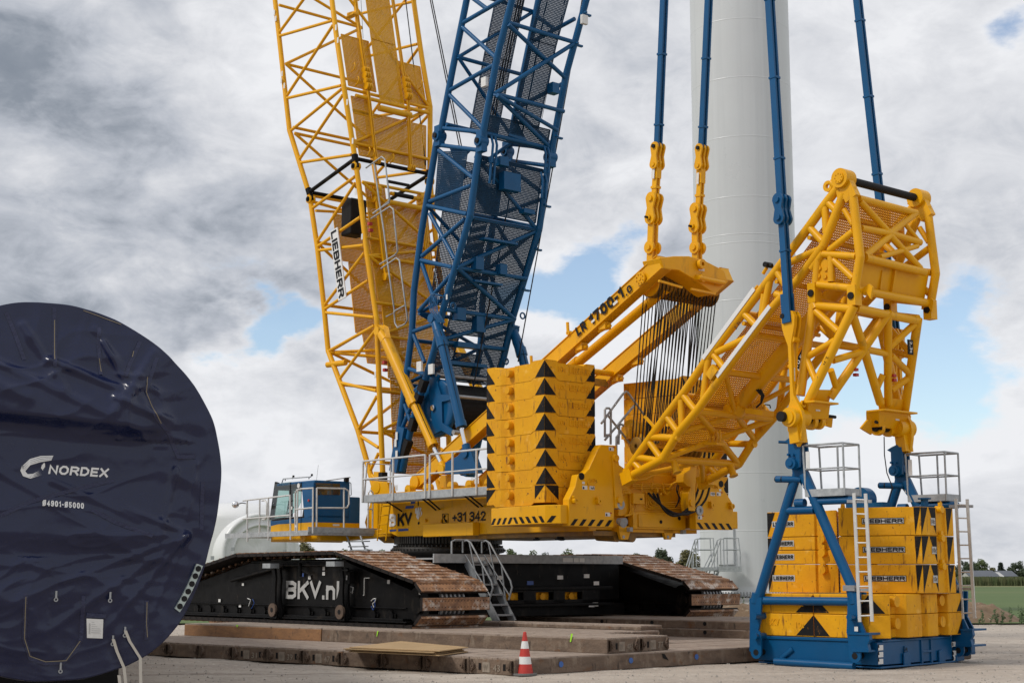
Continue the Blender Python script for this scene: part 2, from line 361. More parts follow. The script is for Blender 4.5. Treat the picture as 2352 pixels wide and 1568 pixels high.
        if ext <= 0.005 or fn: s.add([p + nrm * ext for p in pts] if not fn else pts, fs)
        else:
            cnt = {}
            for f in fs:
                for i in range(len(f)):
                    e = (f[i], f[(i + 1) % len(f)]); cnt[e] = cnt.get(e, 0) + 1
            rim = [e for e in cnt if (e[1], e[0]) not in cnt]
            s.add([p + nrm * ext for p in pts] + pts, fs + [(a + n, b + n, b, a) for a, b in rim])
        return s
GLYPH = {'L': (.74, [[(0, 1), (0, 0), (1, 0)]]), 'I': (0, [[(0, 1), (0, 0)]]), 'E': (.76, [[(1, 1), (0, 1), (0, 0), (1, 0)], [(0, .5), (.85, .5)]]),
 'B': (.86, [[(0, 0), (0, 1), (.7, 1), (1, .88), (1, .66), (.75, .53), (0, .53)], [(.75, .53), (1, .4), (1, .13), (.7, 0), (0, 0)]]), 'H': (.84, [[(0, 0), (0, 1)], [(1, 0), (1, 1)], [(0, .5), (1, .5)]]),
 'R': (.86, [[(0, 0), (0, 1), (.7, 1), (1, .87), (1, .62), (.72, .48), (0, .48)], [(.6, .45), (1, 0)]]), 'K': (.88, [[(0, 0), (0, 1)], [(1, 1), (.1, .42)], [(.42, .62), (1, 0)]]), 'V': (.86, [[(0, 1), (.5, .13), (1, 1)]]),
 'N': (.86, [[(0, 0), (0, 1), (1, 0), (1, 1)]]), 'O': (.92, [[(.3, 1), (.7, 1), (1, .72), (1, .28), (.7, 0), (.3, 0), (0, .28), (0, .72), 0]]), '0': (.74, [[(.3, 1), (.7, 1), (1, .75), (1, .25), (.7, 0), (.3, 0), (0, .25), (0, .75), 0]]),
 'D': (.86, [[(0, 0), (0, 1), (.6, 1), (1, .7), (1, .3), (.6, 0), 0]]), 'X': (.86, [[(0, 0), (1, 1)], [(0, 1), (1, 0)]]), '1': (.46, [[(0, .76), (.98, 1), (1, 0)]]), '7': (.7, [[(0, 1), (1, 1), (.35, 0)]]),
 '2': (.7, [[(0, .74), (.12, .93), (.42, 1), (.78, .97), (1, .78), (.92, .58), (0, .0), (1, 0)]]), '3': (.7, [[(0, .84), (.3, 1), (.75, 1), (1, .82), (.95, .62), (.6, .53), (.35, .53)], [(.6, .53), (1, .38), (1, .18), (.7, 0), (.3, 0), (0, .16)]]),
 '4': (.72, [[(.74, 0), (.74, 1), (0, .28), (1, .28)]]), '5': (.7, [[(.95, 1), (.12, 1), (.05, .52), (.45, .62), (.85, .55), (1, .33), (.9, .12), (.55, 0), (.2, 0), (0, .14)]]),
 '9': (.7, [[(1, .6), (.7, .42), (.3, .42), (0, .58), (0, .84), (.3, 1), (.7, 1), (1, .84), (1, .25), (.7, 0), (.25, 0), (0, .12)]]), '-': (.42, [[(0, .42), (1, .42)]]), '+': (.66, [[(0, .4), (1, .4)], [(.5, .14), (.5, .66)]]), '.': (0, [[(0, 0), (0, .002)]]),
 'n': (.7, [[(0, 0), (0, .7)], [(0, .5), (.3, .68), (.72, .68), (1, .5), (1, 0)]]), 'l': (0, [[(0, 0), (0, 1)]]), ' ': (.34, []), '\u00d8': (.8, [[(.3, 1), (.7, 1), (1, .75), (1, .25), (.7, 0), (.3, 0), (0, .25), (0, .75), 0], [(.0, -.05), (1, 1.05)]])}
def block(mb, body, o, xd, yd, width, height, t=.21, gap=.13, shear=0.0, off=.003, fn=None):
    """heavy sign writer's capitals drawn as mitred strokes; t is the stroke as a share of the height"""
    xd, yd, o = V(xd).normalized(), V(yd).normalized(), V(o); nrm = xd.cross(yd).normalized(); R_ = width / height
    fix = sum(t for c in body if GLYPH[c][0] == 0) + gap * (len(body) - 1); g = (R_ - fix) / max(.01, sum(GLYPH[c][0] for c in body)); x = 0.0; lay = 0
    for c in body:
        w = GLYPH[c][0] * g or t
        for st in GLYPH[c][1]:
            cl = st[-1] == 0; P = [V((x + t / 2 + a * (w - t), t / 2 + b * (1 - t), 0)) for a, b in (st[:-1] if cl else st)]; n = len(P)
            if not cl: P[0] = P[0] + (P[0] - P[1]).normalized() * t / 2; P[-1] = P[-1] + (P[-1] - P[-2]).normalized() * t / 2
            vs = []
            for i, p in enumerate(P):
                d0 = (p - P[i - 1]).normalized() if (i or cl) else None; d1 = (P[(i + 1) % n] - p).normalized() if (i < n - 1 or cl) else None
                d0 = d0 or d1; d1 = d1 or d0; n0, n1 = V((-d0.y, d0.x, 0)), V((-d1.y, d1.x, 0)); m = (n0 + n1).normalized(); k = min(1.9, 1 / max(.3, m.dot(n0))) * t / 2
                for s in (1, -1):
                    q = p + m * k * s; w3 = o + xd * (q.x * height + q.y * height * shear) + yd * (q.y * height) + nrm * (off + lay * .0006); vs.append(fn(w3) + nrm * lay * .0006 if fn else w3)
            mb.add(vs, [(2 * i, 2 * ((i + 1) % n), 2 * ((i + 1) % n) + 1, 2 * i + 1) for i in range(n if cl else n - 1)]); lay = (lay + 1) % 4
        x += w + gap
def thing(name, label, cat, loc=(0, 0, 0), group=None, kind=None):
    o = bpy.data.objects.new(name, None); COL.objects.link(o); o.location = loc; o.empty_display_size = 0.3
    ORG[o] = V(loc); tag(o, label, cat, group, kind); return o
def tag(o, label=None, cat=None, group=None, kind=None):
    for k, v in (('label', label), ('category', cat), ('group', group), ('kind', kind)):
        if v: o[k] = v
    return o
def copy_tree(o, parent=None):
    c = o.copy(); COL.objects.link(c); c.parent = parent
    for ch in list(o.children): copy_tree(ch, c)
    return c
def lerp(a, b, t): return V(a).lerp(V(b), t)
def rect_decal(mb, o, xd, yd, w, h, off=0.004):
    xd, yd = V(xd).normalized(), V(yd).normalized(); n = xd.cross(yd).normalized(); o = V(o) + n * off
    mb.poly([o, o + xd * w, o + xd * w + yd * h, o + yd * h])

# frames: crane superstructure (a forward, b to its right), undercarriage (c, e), ballast (i, j)
ZV = V((0, 0, 1))
TH = R(39.5); U, Wd = V((-math.sin(TH), math.cos(TH), 0)), V((math.cos(TH), math.sin(TH), 0))
CC = V((-1.81, 43.0, 0))
def Pc(a, b, z): return CC + U * a + Wd * b + ZV * z
def Wp(x, y, b): return hit(x, y, CC + Wd * b, Wd)             # on the crane's lengthwise vertical plane at side distance b
def Rp(x, y, a): return hit(x, y, CC + U * a, U)               # on a crosswise vertical plane
def ab(p): q = p - CC; return q.dot(U), q.dot(Wd), q.z
T2 = R(42); Uc, We = V((-math.sin(T2), math.cos(T2), 0)), V((math.cos(T2), math.sin(T2), 0))
def Kc(c, e, z): return CC + Uc * c + We * e + ZV * z
def Kp(x, y, e): return hit(x, y, CC + We * e, We)
z1 = lambda x, y: (574.2 + .34208 * x, .34208 * y)
z2 = lambda x, y: (660.4 + .26879 * x, 401.95 + .26879 * y)
z3 = lambda x, y: (689 + .24424 * x, 746.5 + .24424 * y)
z4 = lambda x, y: (488.1 + .29296 * x, 1033.6 + .29296 * y)
z5 = lambda x, y: (1091 + .32966 * x, 746.5 + .32966 * y)
z6 = lambda x, y: (1378.1 + .34208 * x, 344.5 + .34208 * y)
z7 = lambda x, y: (1378.1 + .34208 * x, 689 + .34208 * y)
z8 = lambda x, y: (1665.2 + .37755 * x, 976.2 + .37755 * y)
zc = lambda x, y: (1033.6 + .31737 * x, 1148.4 + .31737 * y)
zh = lambda x, y: (1091 + .24415 * x, 516.8 + .24415 * y)
zt = lambda x, y: (.5788 * x, 660.35 + .5788 * y)
zm = lambda x, y: (344.5 + .36623 * x, 1205.9 + .36623 * y)
# ------------------------------------------------------------------ ground and far land
def world_fr(x, y, z): return V((x, y, z))
def sheet(name, xs, ys, fn, m, kind='structure'):
    mb = MB(); n = len(xs)
    mb.add([V((x, y, fn(x, y))) for y in ys for x in xs], [(j * n + i, j * n + i + 1, (j + 1) * n + i + 1, (j + 1) * n + i) for j in range(len(ys) - 1) for i in range(n - 1)], True)
    o = mb.build(name, m, fixn=False); o['kind'] = kind; return o
def frange(a, b, n): return [a + (b - a) * i / (n - 1) for i in range(n)]
def gh(x, y):
    if y > 70 or y < 18: return 0.0
    return 0.035 * (noise.noise(V((x * .35, y * .55, 0))) + 0.6 * noise.noise(V((x * 1.3, y * 1.9, 3))) + 0.3 * noise.noise(V((x * 4.1, y * 5.0, 9)))) - 0.02
sheet('gravel_ground', [-3000, -400, -60] + frange(-14, 24, 190) + [60, 400, 3000], [-60, 5] + frange(18.5, 58, 200) + [70, 160, 5000], gh, 'gravel')
def mead(x, y): return 0.02
sheet('meadow', [-200, -40, 14.5, 15.5, 17, 30, 60, 200, 600], [57, 60, 90, 150, 230], lambda x, y: 0.03, 'meadow_grass')
sheet('rough_grass', [-300, 0, 40, 80, 300, 700], [230.01, 260, 420, 1500], lambda x, y: 0.035, 'rough_grass')
mb = MB()
for k in range(5200):
    y = 22.5 + 34 * random.random() ** 1.6; x = random.uniform(-0.30, 0.36) * y
    r = random.choice((.008, .010, .013, .018, .026)) * random.uniform(.7, 1.3)
    c = V((x, y, gh(x, y) + r * .3)); q = random.random() * 6.28
    vs = [c + V((math.cos(q + i * 2.09) * r * random.uniform(.7, 1.3), math.sin(q + i * 2.09) * r * random.uniform(.7, 1.3), -r * .3)) for i in range(3)] + [c + V((0, 0, r * random.uniform(.5, .9)))]
    mb.add(vs, [(0, 1, 3), (1, 2, 3), (2, 0, 3)])
o = mb.build('loose_gravel_stones', 'pebble'); tag(o, 'loose pale stones scattered over the gravel yard', 'gravel', kind='stuff')
def mound(name, cx, cy, rx, ry, h, seed, m='soil', n=70):
    mb = MB(); vs = []
    for j in range(n):
        for i in range(n):
            x, y = -1.15 + 2.3 * i / (n - 1), -1.15 + 2.3 * j / (n - 1); r = math.hypot(x, y)
            k = max(0, 1 - r ** 2.2); hh = h * min(1, k * 1.7)
            p = V((cx + x * rx, cy + y * ry, 0)); nn = noise.fractal(V((p.x * .9 + seed, p.y * .9, 0)), 1, 2, 5)
            p.z = -0.05 + hh * (1 + .25 * nn) + .10 * nn * min(1, k * 3); vs.append(p)
    mb.add(vs, [(j * n + i, j * n + i + 1, (j + 1) * n + i + 1, (j + 1) * n + i) for j in range(n - 1) for i in range(n - 1)], True)
    o = mb.build(name, m, fixn=False); o['kind'] = 'structure'; return o
mound('earth_mound', 16.9, 60.5, 3.3, 3.2, .62, 3)
mound('earth_bank', 9.6, 58, 4.4, 3.0, 0.62, 8)
mound('gravel_heap', 15.0, 62.5, 2.6, 2.0, .78, 5, 'gravel')

def leaf_quads(mb, c, r, n, s, flat=1.0):
    for _ in range(n):
        d = V((random.gauss(0, 1), random.gauss(0, 1), random.gauss(0, 1))).normalized() * r * random.random() ** .4; d.z *= flat
        p = c + d; a = V((random.gauss(0, 1), random.gauss(0, 1), random.gauss(0, .6))).normalized(); b = a.orthogonal().normalized()
        k = s * random.uniform(.6, 1.3)
        mb.add([p - a * k, p + b * k * .5, p + a * k, p - b * k * .5], [(0, 1, 2, 3)])
def tree(px0, px1, ptop, d, m, label, group, style='round', seed=0):
    random.seed(seed + 100)
    x = ((px0 + px1) / 2 - CX) / 3491 * d; w = (px1 - px0) / 3491 * d * 1.12; h = (YH - ptop) / 3491 * d + EYE
    t = thing('conifer_tree' if style == 'conifer' else 'broadleaf_tree', label, 'tree', (x, d, 0), group)
    b = MB(); b.tube((x, d, -.1), (x, d, h * .45), .035 * h, 8, .02 * h)
    cr = MB()
    if style == 'conifer':
        b.tube((x, d, h * .45), (x, d, h * .97), .02 * h, 8, .004 * h)
        for k in range(26):
            z = h * (.12 + .86 * k / 25); rr = w / 2 * (1.02 - k / 25) + .1
            for q in range(9): 
                an = random.random() * 6.28; rad = rr * random.uniform(.45, 1)
                leaf_quads(cr, V((x + math.cos(an) * rad, d + math.sin(an) * rad, z - .12 * rad)), .35, 9, .3, .5)
    else:
        for k in range(7):
            an = random.random() * 6.28; e = V((x + math.cos(an) * w * .3, d + math.sin(an) * w * .3, h * random.uniform(.6, .85)))
            b.tube((x, d, h * random.uniform(.25, .45)), e, .013 * h, 6, .004 * h)
        nc = int(20 + 5.5 * w)
        for k in range(nc):
            an = random.random() * 6.28; q = random.random() ** .5; zz = random.random()
            prof = math.sin(math.pi * min(1, .18 + .80 * zz)) ** .6
            c = V((x + math.cos(an) * q * w * .46 * prof, d + math.sin(an) * q * w * .46 * prof, h * (.14 + .82 * zz * random.uniform(.72, 1.0))))
            leaf_quads(cr, c, h * random.uniform(.09, .17), 100, .21)
    b.build('trunk', 'bark', t); cr.build('crown', m, t, fixn=False)
g = 'trees along the far edge of the fields'
for i, a in enumerate((
    (655, 738, 1246, 230, 'leaf_autumn', 'pale olive tree seen between the white hub and the cab underside'),
    (780, 812, 1251, 240, 'leaf_green', 'small loose tree seen behind the folding step under the crane body'),
    (862, 896, 1254, 245, 'leaf_green', 'low tree peeping over the near track just left of the slewing ring'),
    (1148, 1206, 1255, 230, 'leaf_green', 'fresh green tree just right of the slewing ring'),
    (1212, 1234, 1265, 260, 'leaf_green', 'tiny tree top over the carbody deck, second from the slewing ring'),
    (1242, 1268, 1267, 260, 'leaf_dark', 'tiny dark tree top over the carbody deck, third from the slewing ring'),
    (1274, 1336, 1262, 250, 'leaf_green', 'wide low tree over the middle of the carbody deck'),
    (1440, 1486, 1268, 260, 'leaf_dark', 'low dark tree at the left end of the clump above the far track'),
    (1478, 1558, 1263, 235, 'leaf_dark', 'large dense tree above the sloping far track'),
    (1546, 1618, 1264, 225, 'leaf_autumn', 'yellowing tree beside the stairs of the turbine tower'),
    (2190, 2246, 1284, 380, 'leaf_dark', 'dark green tree at the left end of the row behind the right ladder'),
    (2228, 2274, 1283, 400, 'leaf_green', 'tall grey green tree behind the slate barn, right of the ladder'),
    (2266, 2290, 1302, 420, 'leaf_autumn', 'small yellowish tree just left of the dark conifer'),
    (2316, 2362, 1289, 360, 'leaf_dark', 'bulky dark tree cut by the right edge of the photo'))):
    tree(*a[:5], a[5], g, seed=i)
tree(2287, 2312, 1292, 400, 'leaf_conifer', 'dark pointed conifer between the two barns', g, 'conifer', 50)
tree(2300, 2320, 1308, 430, 'leaf_dark', 'small dark round tree just right of the pointed conifer', g, seed=51)
random.seed(11)
# corn field
mb = MB()
for k in range(9000):
    x = random.uniform(50, 130); y = 252 + 26 * random.random() ** 1.5; h = random.uniform(1.25, 1.62); a = random.random() * 6.28; s = .10
    d = V((math.cos(a) * s, math.sin(a) * s, 0)); p = V((x, y, 0)); l = V((random.uniform(-.25, .25), random.uniform(-.2, .2), 0))
    mb.add([p - d, p + d, p + d * .4 + l * .4 + V((0, 0, h)), p - d * .4 + l * .4 + V((0, 0, h))], [(0, 1, 2, 3)])
    mb.add([p + V((0, 0, h * .4)), p + V((0, 0, h * .5)), p + l * 1.6 + V((0, 0, h * .75))], [(0, 1, 2)])
tag(mb.build('corn_field', 'corn', fixn=False), 'band of tall green corn at the far side of the meadow', 'corn field', kind='stuff')
mb = MB()
for k in range(40): leaf_quads(mb, V((77 + random.gauss(0, .9), 215, .45 + random.random() * .5)), .45, 40, .1)
tag(mb.build('bush', 'rough_grass', fixn=False), 'single brownish bush in front of the corn field', 'bush')
def weed(x, y, h, n, label):
    mb = MB()
    for k in range(n):
        p = V((x + random.gauss(0, .35), y + random.gauss(0, .3), 0)); p.z = .0
        q = p + V((random.gauss(0, .12), random.gauss(0, .12), h * random.uniform(.5, 1.1)))
        mb.tube(p, q, .006, 4, .003, cap=False)
        for j in range(9): leaf_quads(mb, lerp(p, q, .25 + .08 * j), .06, 2, .055)
    tag(mb.build('weed_plant', 'weed', fixn=False), label, 'weed', 'weeds growing on the bank')
for a in ((18.9, 56.0, .75, 16, 'leafy weed at the right foot of the earth mound'), (17.6, 56.2, .55, 9, 'thin weed at the middle foot of the earth mound'),
          (20.2, 57.2, .55, 14, 'low weed where the earth mound meets the meadow'), (16.3, 56.0, .5, 8, 'small weed at the left foot of the earth mound by the ladder'),
          (9.6, 60.0, .95, 14, 'bushy weed on the bank in front of the white tower foot'), (10.6, 60.4, .8, 9, 'thin weed on the bank left of the ballast stack'),
          (21.5, 56.6, .6, 12, 'weed patch at the gravel edge right of the mound')): weed(*a)
def barn(x0, x1, d, ye, yr, label, gable):
    w = (x1 - x0) / 3491 * d; cx = ((x0 + x1) / 2 - CX) / 3491 * d; he = EYE + (YH - ye) / 3491 * d; hr = EYE + (YH - yr) / 3491 * d
    t = thing('barn', label, 'barn', (cx, d, 0), 'barns beyond the corn field')
    mb = MB(); mb.prism([(cx - w / 2 + .3, d - 4, 0), (cx - w / 2 + .3, d - 4, he), (cx - w / 2 + .3, d, hr - .2), (cx - w / 2 + .3, d + 4, he), (cx - w / 2 + .3, d + 4, 0)], V((w - .6, 0, 0))); mb.build('wall', 'wall_plaster', t)
    mb = MB()
    s = w * (.78 if gable else 1)
    for sy in (-1, 1): mb.prism([(cx - w / 2, d + sy * 4.4, he - .1), (cx - w / 2, d, hr), (cx - w / 2, d, hr + .15), (cx - w / 2, d + sy * 4.4, he + .05)], V((s, 0, 0)))
    if gable: mb.prism([(cx - w / 2 + s, d - 4.4, he - .05), (cx + w / 2, d - 4, he - .6), (cx - w / 2 + s, d, hr)], V((0, 0, .1)))
    mb.build('roof', 'roof_slate', t)
barn(2214, 2298, 330, 1324, 1311, 'long grey slate roofed barn with pale gable end behind the corn', True)
barn(2286, 2324, 345, 1323, 1311.5, 'smaller dark barn roof to the right of the pointed conifer', False)

# ------------------------------------------------------------------ turbine tower
tx, ty = 11.77, 74.4
tw = thing('wind_turbine_tower', 'tall smooth white wind turbine tower rising behind the crane', 'turbine tower', (tx, ty, .75))
sh = MB(); RT = 2.52
sh.lathe((tx, ty, .8), ZV, [(RT + .08, 0), (RT + .08, .12), (RT, .16)] + [(RT, z) for z in (.5, 5, 10, 15, 20, 26, 32, 40)], 96); sh.build('shell', 'white_paint', tw, fixn=True)
ws = MB()
for py in (48, 183, 319, 457, 543, 562, 693, 826, 958, 1087, 1219):
    z = EYE + (YH - py) / 3491 * 72 * (1 + .004 * (1320 - py) / 100)
    ws.lathe((tx, ty, z), ZV, [(RT, -.03), (RT + .006, -.015), (RT + .006, .015), (RT, .03)], 96)
ws.build('weld_seam', 'white_paint', tw)
bl = MB()
for k in range(110):
    a = 2 * math.pi * k / 110; p = V((tx + math.cos(a) * (RT + .13), ty + math.sin(a) * (RT + .13), .76)); bl.tube(p, p + V((0, 0, .26)), .03, 6)
bl.build('anchor_bolts', 'steel', tw)
dr = MB(); yf = ty - RT
def tz(px, py, dep): return V(((px - CX) / 3491 * dep, dep, EYE + (YH - py) / 3491 * dep))
ang = R(-128)
dc = V((tx + math.cos(ang) * (RT + .02), ty + math.sin(ang) * (RT + .02), 0)); dn = V((math.cos(ang), math.sin(ang), 0)); dt = V((-dn.y, dn.x, 0))
dr.box(lambda a, b, z: dc + dt * a + dn * b + ZV * z, (-.45, .45), (-.1, .06), (2.3, 4.4)); dr.build('door', 'white_paint', tw)
st = thing('entrance_stairs', 'galvanised steel stairs and platform leading to the tower door', 'stairs', tz(1660, 1390, 70.6))
gl = MB(); D = 70.6
def T(px, py, dy=0): return tz(px, py, D) + V((0, dy, 0))
for dy in (0, 1.1):
    gl.path([T(1577, 1318, dy), T(1604, 1238, dy), T(1610, 1236, dy), T(1640, 1236, dy), T(1642, 1290, dy)], .03, 8)
    gl.path([T(1624, 1330, dy), T(1656, 1240, dy), T(1665, 1235, dy), T(1698, 1236, dy), T(1701, 1268, dy), T(1701, 1302, dy)], .03, 8)
    for a, b in (((1604, 1240), (1604, 1268)), ((1640, 1262), (1608, 1262)), ((1656, 1240), (1656, 1296)), ((1671, 1237), (1671, 1300)), ((1600, 1258), (1600, 1300)), ((1668, 1262), (1701, 1262)), ((1640, 1272), (1612, 1326)), ((1648, 1280), (1648, 1318)), ((1590, 1278), (1590, 1322))): gl.tube(T(*a, dy), T(*b, dy), .026, 8)
gl.build('handrail', 'galvanised', st)
pf = MB(); pf.box(world_fr, (T(1650, 0).x, T(1703, 0).x), (D - .1, D + 1.3), (T(0, 1312).z, T(0, 1300).z)); pf.box(world_fr, (T(1597, 0).x, T(1642, 0).x), (D - .1, D + 1.3), (T(0, 1310).z, T(0, 1302).z)); pf.build('platform', 'galvanised', st)
sp = MB()
for k in range(7): 
    y = 1308 + k * 9; x = 1652 - k * 3.6; sp.box(world_fr, (T(x - 16, 0).x, T(x, 0).x), (D, D + 1.1), (T(0, y + 2.5).z, T(0, y).z))
sp.prism([T(1650, 1304), T(1656, 1304), T(1628, 1380), T(1622, 1380)], V((0, .06, 0))); sp.build('stair_flight', 'galvanised', st)
fd = MB(); fd.lathe((tx, ty, -.05), ZV, [(5.2, 0), (5.2, .35), (4.9, .37), (3.1, .62), (3.05, .80), (.1, .80)], 72)
tag(fd.build('tower_foundation', 'concrete'), 'round pale concrete foundation under the white turbine tower', 'foundation')

# ------------------------------------------------------------------ turbine hub behind the crane's cab
HD = 76.0
def Hh(px, py, dep=HD): return V(((px - CX) / 3491 * dep, dep, EYE + (YH - py) / 3491 * dep))
hub = thing('turbine_hub', 'white turbine rotor hub standing on the ground behind the cab', 'rotor hub', Hh(545, 1402))
hc = Hh(545, 1290)
mb = MB(); prof = []
for k in range(13):
    a = math.pi / 2 * k / 12; prof.append((2.75 * math.sin(a) ** .72 if k else .02, 3.05 - (1 - math.cos(a)) * .9))
mb.lathe(V((hc.x - .2, hc.y + .6, hc.z - .1)), ZV, [(r * 1.02, h) for r, h in prof] + [(2.8, 1.3), (2.75, -1.0), (2.6, -2.35)], 64)
mb.build('shell', 'shell_white', hub)
ax = V((.42, -.88, .04)).normalized(); oc = Hh(594, 1272, 73.6)
mb = MB(); mb.lathe(oc, ax, [(1.98, -1.6), (1.98, .25), (1.90, .36), (1.78, .38), (1.74, .30), (1.50, .26), (1.42, .36), (1.34, .36), (1.30, .2)], 56); mb.build('blade_collar', 'shell_white', hub)
mb = MB(); nR = 14; vs = []; 
aa = ax.orthogonal().normalized(); bb = ax.cross(aa)
for i in range(nR + 1):
    for k in range(48):
        r = 1.33 * i / nR; an = 2 * math.pi * k / 48; p = oc + (aa * math.cos(an) + bb * math.sin(an)) * r
        vs.append(p + ax * (.22 + .07 * noise.noise(p * 1.7) + .05 * noise.noise(V((an * 3, r * .5, 1))) * r))
mb.add(vs, [(i * 48 + k, i * 48 + (k + 1) % 48, (i + 1) * 48 + (k + 1) % 48, (i + 1) * 48 + k) for i in range(nR) for k in range(48)], True); mb.build('cover_sheet', 'white_fabric', hub)
mb = MB()
for px, py in ((533, 1261), (653, 1266), (523, 1281), (526, 1281), (530, 1281), (535, 1281), (487, 1281)): p = Hh(px, py, 72.2); mb.box(world_fr, (p.x - .08, p.x + .08), (p.y - .05, p.y), (p.z - .09, p.z + .09))
mb.build('bolt_plate', 'galvanised', hub)
mb = MB(); mb.lathe(V((hc.x, hc.y + .6, 0)), ZV, [(2.2, -.05), (2.2, .25), (1.9, .3), (1.9, .7)], 40); mb.build('transport_stand', 'matt_black', hub)

# ------------------------------------------------------------------ tower section with its blue end cover
SCN = V((-6.68, 21.2, 3.11)); SR = 2.545
sax = V((SCN.x, SCN.y, 0)).normalized(); sax = (Matrix.Rotation(R(3.0), 3, 'Z') @ sax)     # axis, pointing away from the camera
sx_ = V((sax.y, -sax.x, 0))                                                              # to the right along the face
ts = thing('tower_section', 'white steel turbine tower section lying under the blue end cover', 'tower section', SCN + sax * 6 - ZV * 2.5)
mb = MB(); mb.lathe(SCN + sax * .12, sax, [(2.2, 0), (2.48, 0), (2.48, 16), (2.1, 16.2), (.1, 16.2)], 72); mb.build('shell', 'white_paint', ts)
def Fp(px, py, off=0.0): return hit(px, py, SCN - sax * off, sax)
mb = MB()
an0, an1 = [], []
pts_o = [zt(*p) for p in ((806, 1103), (786, 1150), (764, 1200), (740, 1243), (714, 1287))]; pts_i = [zt(*p) for p in ((781, 1094), (765, 1135), (745, 1180), (722, 1225), (695, 1272))]
po = [Fp(*p, .11) for p in pts_o]; pi_ = [Fp(*p, .11) for p in pts_i]
mb.prism(po + pi_[::-1], sax * .2)
mb.cur = 1
for k in range(6):
    t = .09 + .82 * k / 5; i = min(3, int(t * 4)); f = t * 4 - i
    c = (po[i].lerp(po[i + 1], f) + pi_[i].lerp(pi_[i + 1], f)) / 2; mb.tube(c - sax * .006, c + sax * .05, .042, 12)
mb.build('bolt_flange', ['flange', 'matt_black'], ts)
for k, q in enumerate((4.0, 12.0)):
    mb = MB(); c = SCN + sax * q; mb.box(lambda a, b, z: c + sx_ * a + sax * b + ZV * z, (-1.6, 1.6), (-.4, .4), (-3.06, -2.25)); mb.build('support_cradle', 'matt_black', ts)
cv = thing('end_cover', 'wrinkled dark blue fabric cover laced over the end of the tower section', 'fabric cover', SCN - ZV * 2.9)
def rim(an):                                   # the cover bags out at the lower right
    c, s = math.cos(an), math.sin(an)
    def g(a0, wd): 
        d = (an - a0 + math.pi) % (2 * math.pi) - math.pi; return math.exp(-(d / wd) ** 2)
    return SR + .30 * g(R(-52), R(24)) + .18 * g(R(-85), R(30)) + .05 * g(R(20), R(20)) + .004 * math.sin(an * 23) + .010 * noise.noise(V((c * 5, s * 5, 2)))
def nz3(x, y, s, o=0): return noise.noise(V((x * s + o, y * s - o, o * .37)))
